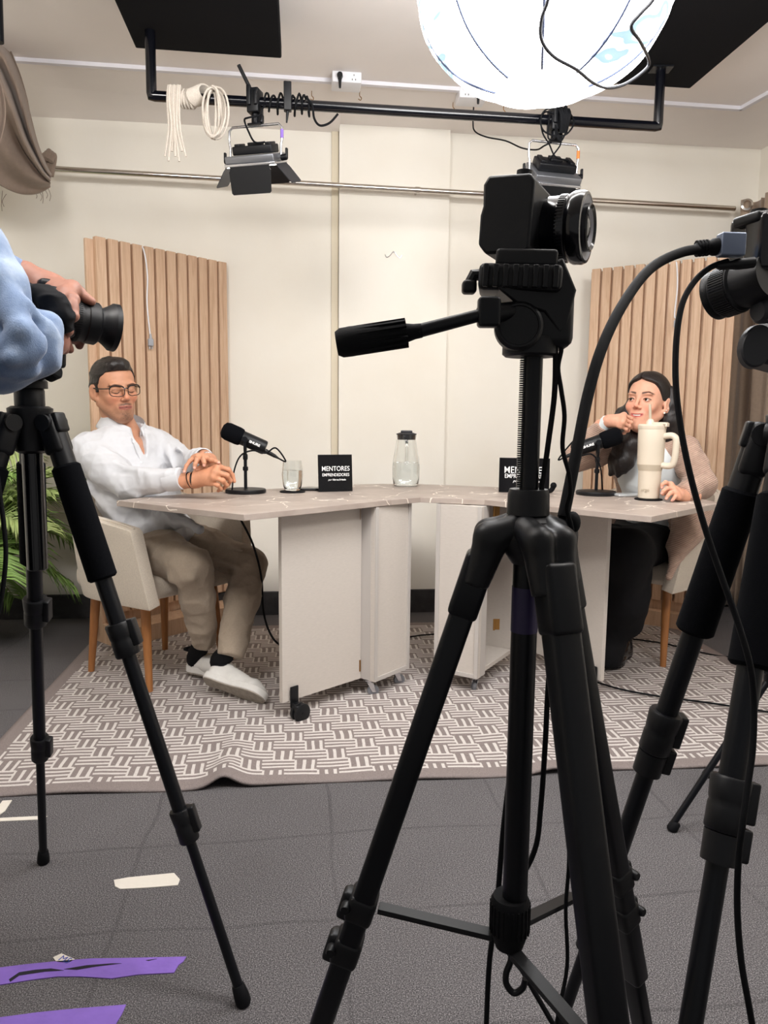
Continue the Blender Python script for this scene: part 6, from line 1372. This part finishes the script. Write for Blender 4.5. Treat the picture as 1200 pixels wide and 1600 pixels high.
tw_ = [at(1034, 762, DH-0.015), at(1034, 771, DH-0.035), at(1041, 779, DH-0.045), at(1050, 782, DH-0.04)]
fg = [[at(1040, 754, DH-0.01), at(1035, 757, DH-0.014), tw_[0]], [at(1042, 763, DH-0.03), at(1037, 767, DH-0.036), tw_[1]], [at(1048, 770, DH-0.042), at(1044, 774, DH-0.046), tw_[2]], [at(1055, 776, DH-0.038), at(1052, 780, DH-0.042), tw_[3]]]
Sc.add(hand_prims(Wl, mc, fg, [at(1052, 765, DH+0.03), at(1042, 768, DH+0.02), at(1036, 772, DH+0.005)], 0.86, at(1085, 776, DH+0.06)), 0.0018, None, skin_var(_lin((214, 158, 132)), [t_-V3((0, 0.006, 0)) for t_ in tw_]), rl=1)
sl_, sr_ = at(1072, 703, 3.08), at(968, 698, 3.30); el_ = at(1093, 757, 2.97); wl_ = at(1066, 774, 2.84); er_ = at(908, 712, 3.20); wr_ = at(945, 664, 3.07)
hp = V3((1.19, 3.33, 0.53)); kl_, kr_ = V3((0.965, 2.93, 0.53)), V3((0.89, 3.01, 0.53)); al_, ar_ = V3((0.950, 3.14, 0.09)), V3((0.92, 3.19, 0.09))
Sc.add([cone(hp+lw_*0.08, kl_, 0.06, 0.045), cone(kl_, al_, 0.042, 0.03), cone(hp-lw_*0.08, kr_, 0.06, 0.045), cone(kr_, ar_, 0.042, 0.03), cone(hp, (1.15, 3.23, 0.88), 0.09, 0.09), cone(sl_, sr_, 0.045, 0.045), cone(sl_, el_, 0.036, 0.03), cone(el_, wl_, 0.03, 0.022), cone(sr_, er_, 0.036, 0.03), cone(er_, wr_, 0.03, 0.02)], 0.010, None, skin_var(_lin((206, 152, 126))))
Sc.build('body', 'skin', PW)
for s in (-1, 1):
    c = V3((s*0.0315, 0.0805, 0.0042)); b = MB(HW); b.ell(c, 0.0120, n=24); b.M = HW; e = b.build('eye', 'eye_white', PW)
    gz = V3((0.30, 1, 0.05)).normalized(); b = MB(HW @ frame(c+gz*0.0102, gz)); b.lathe([(0.0062, 0.0), (0.0056, 0.0012), (0, 0.0022)], None, 20); b.build('iris', 'iris_dark', e)
Ld = Sculpt()
for s in (-1, 1):
    prm = [ell((s*0.0315, 0.0812, 0.0044), (0.0142, 0.0134, 0.0132), 0.003), sub(ell((s*0.0320, 0.096, 0.0030), (0.0115, 0.016, 0.0036), 0.002)), sub(ell((s*0.0315, 0.0815, 0.0042), 0.0122, 0.001))]
    Ld.add(prm, 0.0012, HW, skin_var(_lin((198, 146, 122))), rl=1)
Ld.build('eyelids', 'skin', PW)
b = MB(HW)
for s in (-1, 1): b.tube([(s*0.0185, 0.0915, 0.0045), (s*0.025, 0.0955, 0.0082), (s*0.033, 0.0955, 0.0088), (s*0.041, 0.0905, 0.0072), (s*0.048, 0.083, 0.0052)], 0.0013, 6)
b.build('eyelash', 'lash_black', PW)
b = MB(HW); b.grid(lambda a, c: (0.0155*(2*a-1), 0.0935-8*(0.0155*(2*a-1))**2, -0.0565-0.0065*c+6*(0.0155*(2*a-1))**2), 20, 3); b.build('teeth', 'teeth', PW, solid=0.002)
b = MB(HW); 
for s in (-1,):
    pass
for s in (-1, 1): b.ell((s*0.079, 0.010, -0.037), 0.0042); b.ell((s*0.083, 0.004, -0.026), 0.0026); b.ell((s*0.0845, -0.006, -0.016), 0.0022)
b.build('earrings', 'pearl', PW)
# hair, parted and falling long
tabw = [(-0.14, -0.2), (-0.05, -0.2), (-0.034, -0.08), (-0.026, 0.014), (0.006, 0.010), (0.026, 0.012), (0.042, 0.034), (0.065, 0.072), (0.085, 0.084), (0.12, 0.10)]
def cutw(P_, D):
    h_ = hairline(P_[:, 1], tabw)+0.010*np.exp(-((P_[:, 0]-0.004)/0.014)**2)*(P_[:, 1] > 0.04); D = np.maximum(D, (h_-P_[:, 2])*0.8)
    pt = np.abs(P_[:, 0]-0.008)-0.0016; return np.where((P_[:, 1] > 0.0) & (P_[:, 2] > 0.05), np.maximum(D, np.minimum(-pt, 0.002)-0.0*pt+np.where(pt < 0, 0.0, -1)), D)
Hs = Sculpt(); Hs.add([ell((0, -0.016, 0.044), (0.081, 0.103, 0.090), 0.02), ell((0, 0.02, 0.06), (0.074, 0.080, 0.066), 0.02), ell((0, -0.045, -0.02), (0.084, 0.072, 0.10), 0.03)], 0.0026, HW, None, strands(0.0016, 40, (1, 0.5, 0.25)), 1, (0, 0, 0), extra=cutw)
hh = lambda x, y, z: HW @ V3((x, y, z))
# her right side: over the shoulder onto the chest; left side: behind the ear and down the back
rt = [hh(0.074, -0.01, 0.03), hh(0.084, -0.01, -0.04), hh(0.086, 0.0, -0.09), at(985, 695, 3.11), at(975, 722, 3.10), at(966, 742, 3.11)]
lt_ = [hh(-0.060, -0.035, 0.06), hh(-0.074, -0.048, 0.0), hh(-0.082, -0.055, -0.06), at(1048, 678, 3.12), at(1050, 712, 3.20)]
bk = [hh(0, -0.09, 0.02), hh(0, -0.10, -0.06), hh(0, -0.085, -0.14), V3((1.20, 3.33, 0.80))]
pr = chain(rt, [0.016, 0.026, 0.034, 0.042, 0.038, 0.012], 0.03)+chain([p_+lw_*-0.03+V3((0, 0.01, 0)) for p_ in rt[1:]], [0.02, 0.026, 0.032, 0.028, 0.010], 0.03)+chain(lt_, [0.028, 0.034, 0.038, 0.034, 0.02], 0.03)+chain(bk, [0.05, 0.06, 0.06, 0.04], 0.04)
Hs.add(pr, 0.0034, None, None, strands(0.0045, 26, (1, 1, 0.10)), 1, (0, 0, 0))
Hs.build('hair', 'hair_black', PW)
def torw(c, r, k=0.04): return ell(c, r, k, Matrix(((lw_.x, fw.x, 0, 0), (lw_.y, fw.y, 0, 0), (0, 0, 1, 0), (0, 0, 0, 1))))
Ss = Sculpt(); Ss.add([torw((1.135, 3.19, 0.84), (0.145, 0.118, 0.15)), torw((1.16, 3.24, 0.68), (0.130, 0.112, 0.14)), cone(nW+V3((0, 0, -0.04)), (1.14, 3.20, 0.86), 0.055, 0.10, 0.03)], 0.006, None, None, folds(0.005, 10, (1, 1, 1), 3.0), 2); Ss.build('top', 'top_white', PW)
cd = [torw((1.145, 3.23, 0.84), (0.162, 0.122, 0.145)), torw((1.17, 3.26, 0.68), (0.155, 0.122, 0.15)), torw((1.20, 3.28, 0.555), (0.185, 0.150, 0.09)), cone(sl_, sr_, 0.052, 0.052, 0.04), cone(nW+V3((0, 0.01, -0.01)), (sl_+sr_)/2, 0.056, 0.06, 0.05),
      cone(sl_, sl_.lerp(el_, 0.5), 0.056, 0.060, 0.02), cone(sl_.lerp(el_, 0.5), el_, 0.060, 0.056, 0.02), cone(el_, wl_, 0.058, 0.040, 0.03),
      cone(sr_, er_, 0.062, 0.066, 0.03), cone(er_, er_.lerp(wr_, 0.55), 0.060, 0.046, 0.03), cone(er_.lerp(wr_, 0.55), wr_, 0.044, 0.034, 0.03),
      cone(at(1078, 800, 3.08), at(1062, 850, 2.99), 0.060, 0.045, 0.05), cone(at(1062, 850, 2.99), at(1045, 902, 2.94), 0.040, 0.012, 0.03), cone(at(1095, 810, 3.12), at(1080, 830, 3.0), 0.06, 0.05, 0.05), cone(at(958, 790, 3.16), at(948, 850, 3.10), 0.045, 0.022, 0.04)]
def cutc(P_, D):
    q = P_-np.array((1.14, 3.20, 0.0)); s_ = q@np.array(lw_); fr = q@np.array(fw); z_ = P_[:, 2]
    half = np.interp(z_, [0.50, 0.62, 0.75, 0.86, 0.96, 1.02], [0.10, 0.085, 0.070, 0.052, 0.040, 0.06]); inside = np.abs(s_-0.004)-half
    D = np.where((fr > 0.0) & (z_ > 0.45), np.maximum(D, -inside), D)
    c = np.array(nW+fw*0.03+V3((0, 0, 0.03))); d = np.linalg.norm(P_-c, axis=1)-0.062; D = np.maximum(D, -d)
    w_ = np.array(wr_); ax_ = np.array((wr_-er_).normalized()); nr = np.linalg.norm(P_-w_, axis=1) < 0.09; D = np.where(nr, np.maximum(D, (P_-w_)@ax_), D)
    w_ = np.array(wl_); ax_ = np.array((wl_-el_).normalized()); nr = np.linalg.norm(P_-w_, axis=1) < 0.09; return np.where(nr, np.maximum(D, (P_-w_)@ax_), D)
Ss = Sculpt(); Ss.add(cd, 0.0048, None, None, folds(0.008, 8, (1, 1, 1), 7.0), 2, extra=cutc); Ss.build('cardigan', 'cardigan_knit', PW)
ring(wr_.lerp(er_, 0.10), wr_.lerp(er_, -0.14), 0.030, 0.027, 'shirt_cuff', 'top_white', PW)
sk = [torw((1.18, 3.30, 0.53), (0.16, 0.15, 0.085)), cone(hp+lw_*0.07, kl_, 0.095, 0.085, 0.05), cone(hp-lw_*0.07, kr_, 0.095, 0.085, 0.05), cone(kl_, kl_.lerp(al_, 0.5)+V3((0.03, 0, 0)), 0.085, 0.088, 0.05), cone(kl_.lerp(al_, 0.5)+V3((0.03, 0, 0)), al_, 0.088, 0.080, 0.05), cone(kr_, kr_.lerp(ar_, 0.5), 0.085, 0.088, 0.05), cone(kr_.lerp(ar_, 0.5), ar_, 0.088, 0.08, 0.05), cone(at(1000, 900, 3.0), at(985, 975, 3.08), 0.03, 0.05, 0.05), cone(al_, (0.935, 3.08, 0.06), 0.08, 0.075, 0.05), cone(ar_, (0.88, 3.13, 0.06), 0.08, 0.075, 0.05)]
def cutk(P_, D): return np.maximum(D, 0.026-P_[:, 2])
Ss = Sculpt(); Ss.add(sk, 0.006, None, None, folds(0.012, 6, (1, 1, 0.35), 4.0), 2, extra=cutk); Ss.build('skirt', 'skirt_black', PW)
for q, f_ in ((atz(962, 1040, 0.03)+V3((0, 0.03, 0)), (-0.55, -0.80, 0)), (atz(930, 1030, 0.03), (-0.6, -0.65, 0))):
    X = shoeM(q-V3(f_)*0.205, f_, (0, 0, 1)); X.translation.z = 0.022; shoe(X, PW, m='black_gloss', ms='black_rubber', laces=False, s=0.84)

# ================================================================== the camera operator
PO = thing('person', 'camera operator in a blue sweatshirt at the left edge, hands on the camera', 'person', (-0.86, 1.02, 0))
so1 = V3((-0.74, 1.16, 1.36)); so2 = V3((-0.78, 0.86, 1.34))
Sc = Sculpt()
HO = basis((-0.80, 1.06, 1.62), (0.95, 0.2, -0.25), (0, 0, 1)); Sc.add(head_prims(), 0.004, HO, head_paint((190, 140, 112), (160, 100, 92), (30, 22, 20)), rl=1)
DO = 1.24
Wo = at(76, 456, DO+0.04); fo_ = at(38, 438, DO+0.03)
mc = [at(112, 451, DO+0.02), at(104, 452, DO-0.010), at(98, 468, DO-0.040), at(93, 492, DO-0.045)]
mc = [at(113, 451, DO+0.005), at(104, 462, DO-0.022), at(98, 478, DO-0.038), at(94, 496, DO-0.042)]
fg = [[at(124, 458, DO+0.015), at(134, 466, DO+0.015), at(143, 471, DO+0.015)], [at(114, 468, DO-0.040), at(113, 476, DO-0.050), at(108, 479, DO-0.048)], [at(112, 484, DO-0.052), at(115, 494, DO-0.058), at(109, 499, DO-0.055)], [at(104, 506, DO-0.052), at(107, 517, DO-0.054), at(102, 524, DO-0.05)]]
Sc.add(hand_prims(Wo, mc, fg, [at(85, 452, DO+0.06), at(108, 462, DO+0.07), at(120, 472, DO+0.06)], 1.05, fo_), 0.0018, None, skin_var(_lin((148, 104, 88))), rl=1)
Sc.add([cone(at(22, 430, DO+0.02), fo_, 0.024, 0.022, 0.01), cone(fo_, Wo, 0.022, 0.019, 0.01)], 0.0025, None, skin_var(_lin((148, 104, 88))), rl=1)
# the other hand under the lens
W5 = at(72, 530, DO-0.06); mc = [at(96, 530, DO+0.02), at(93, 532, DO+0.0), at(90, 533, DO-0.02), at(88, 534, DO-0.04)]
fg = [[at(115, 528, DO+0.04), at(125, 533, DO+0.055), at(124, 540, DO+0.05)], [at(101, 536, DO+0.01), at(105, 542, DO+0.012), at(109, 546, DO+0.012)], [at(96, 540, DO-0.01), at(99, 545, DO-0.012), at(101, 547, DO-0.012)], [at(86, 542, DO-0.03), at(86, 547, DO-0.032), at(85, 549, DO-0.032)]]
Sc.add(hand_prims(W5, mc, fg, None, 1.0, at(40, 530, DO-0.10)), 0.002, None, skin_var(_lin((138, 92, 78))), rl=1)
Sc.add([cone((-0.80, 1.03, 1.52), (-0.80, 1.01, 1.36), 0.055, 0.065), cone((-0.80, 1.0, 1.36), (-0.84, 1.02, 0.95), 0.11, 0.12), cone((-0.86, 0.93, 0.92), (-0.88, 0.90, 0.08), 0.07, 0.04), cone((-0.86, 1.10, 0.92), (-0.98, 1.20, 0.08), 0.07, 0.04)], 0.012, None, skin_var(_lin((148, 104, 88))))
Sc.build('body', 'skin', PO)
Hs = Sculpt(); Hs.add([ell((0, -0.014, 0.046), (0.080, 0.101, 0.088), 0.02), ell((0, -0.03, 0.0), (0.078, 0.080, 0.070), 0.02)], 0.005, HO, None, None, 1, (0, 0, 0), extra=cutm); Hs.build('hair', 'hair_black', PO)
eo = at(14, 562, 1.08); 
sw = [cone(so2, at(-62, 400, 1.08), 0.070, 0.058, 0.03), cone(at(-58, 385, 1.09), at(-22, 460, 1.09), 0.052, 0.052, 0.02), cone(at(-20, 460, 1.09), at(-22, 545, 1.08), 0.052, 0.054, 0.02), cone(at(-22, 550, 1.08), at(4, 562, 1.08), 0.050, 0.046, 0.03), cone(at(4, 562, 1.08), at(46, 545, 1.10), 0.046, 0.040, 0.012), cone(at(46, 545, 1.10), at(68, 512, 1.13), 0.040, 0.022, 0.012), cone(at(30, 500, 1.12), at(50, 520, 1.13), 0.022, 0.032, 0.02),
      cone(so1, so2, 0.080, 0.070, 0.05), cone((-0.80, 1.0, 1.32), (-0.84, 1.02, 1.00), 0.14, 0.15, 0.06), cone(so1, at(-40, 430, 1.16), 0.070, 0.045, 0.03), cone(at(-34, 432, 1.16), at(6, 424, 1.24), 0.040, 0.032, 0.03)]
for a_, c_, r_ in ((at(40, 478, 1.06), at(78, 520, 1.09), 0.007), (at(22, 490, 1.04), at(60, 530, 1.05), 0.008), (at(8, 478, 1.05), at(36, 520, 1.03), 0.009), (at(36, 520, 1.03), at(40, 560, 1.04), 0.008), (at(5, 540, 1.03), at(30, 520, 1.03), 0.008), (at(-5, 430, 1.06), at(20, 470, 1.05), 0.010), (at(0, 580, 1.03), at(50, 580, 1.06), 0.010), (at(20, 560, 1.02), at(60, 545, 1.05), 0.008)): sw.append(cone(a_, c_, r_, r_*0.7, 0.022))
Ss = Sculpt(); Ss.add(sw, 0.0048, None, None, folds(0.010, 11, (1, 1, 1), 1.0), 2); Ss.build('sweatshirt', 'sweat_blue', PO)
b = MB(frame(at(14, 427, DO+0.02), at(34, 437, DO+0.03)-at(14, 427, DO+0.02))); b.lathe([(0.031, -0.02), (0.030, 0.006), (0.029, 0.014), (0.026, 0.014)], None, 26); b.build('cuff', 'sweat_blue', PO)
b = MB(); q = at(46, 442, DO+0.033); b.M = frame(q, Wo-fo_+V3((0.01, 0, 0.02))); P_ = [(0.0255*math.cos(2*math.pi*i/16), 0.0255*math.sin(2*math.pi*i/16), 0.002*(i % 2)) for i in range(16)]; b.tube(P_, 0.0028, 7, closed=True, sub=3); b.build('bracelet', 'black_rubber', PO)
Ts = Sculpt(); Ts.add([ell((-0.86, 1.02, 0.93), (0.17, 0.14, 0.12), 0.05), cone((-0.86, 0.93, 0.92), (-0.88, 0.90, 0.07), 0.095, 0.06, 0.03), cone((-0.86, 1.10, 0.92), (-0.98, 1.20, 0.07), 0.095, 0.06, 0.03)], 0.008, None, None, folds(0.006, 9), 2); Ts.build('trousers', 'skirt_black', PO)
for q in ((-0.93, 0.88, 0.004), (-1.03, 1.18, 0.004)): shoe(shoeM(q, (1, 0.1, 0), (0, 0, 1)), PO, laces=False, s=0.95)
# his camera on the left tripod
KL = thing('camera', 'black camera with a long zoom lens held by the operator above the left tripod', 'camera', tuple(at(70, 540, DO+0.03)))
lax = V3((0.78, 0.60, -0.125)).normalized(); l0 = at(100, 496, DO+0.012)
b = MB(frame(l0, lax) @ Matrix.Diagonal((1, 1, 0.76, 1))); b.lathe([(0.030, -0.02), (0.0335, 0.0), (0.0345, 0.006), (0.0345, 0.030), (0.0335, 0.032), (0.0335, 0.042), (0.0350, 0.044), (0.0350, 0.066), (0.0325, 0.070), (0.0285, 0.073), (0.0285, 0.078), (0.033, 0.088), (0.0375, 0.096), (0.0395, 0.099), (0.0400, 0.110), (0.038, 0.110), (0.033, 0.09), (0, 0.088)], None, 64)
for i in range(56): a_ = i*math.pi/28; b.box((0.0347*math.cos(a_), 0.0347*math.sin(a_), 0.016), (0.0014, 0.0018, 0.022), Matrix.Rotation(a_, 4, 'Z'))
b.build('zoom_lens', 'black_plastic', KL)
b = MB(frame(at(76, 488, DO+0.02), (0.06, 0, 1), (lax.x, lax.y, 0))); b.rbox((0, 0, -0.002), (0.060, 0.115, 0.078), 0.010); b.rbox((0.0, 0.0, 0.040), (0.04, 0.05, 0.022), 0.008); b.rbox((-0.006, -0.02, -0.065), (0.05, 0.045, 0.05), 0.006); b.build('body', 'black_plastic', KL)
St = Sculpt(); St.add(chain([at(44, 455, DO-0.06), at(66, 462, DO-0.072), at(88, 476, DO-0.078), at(97, 495, DO-0.078), at(98, 512, DO-0.072)], [0.010, 0.013, 0.014, 0.013, 0.010], 0.02)+chain([at(52, 470, DO-0.05), at(75, 482, DO-0.06), at(88, 505, DO-0.06)], [0.018, 0.020, 0.016], 0.02), 0.0022, None, None, folds(0.005, 40), 1, (0, 0, 0)); St.build('strap', 'black_rubber', KL)
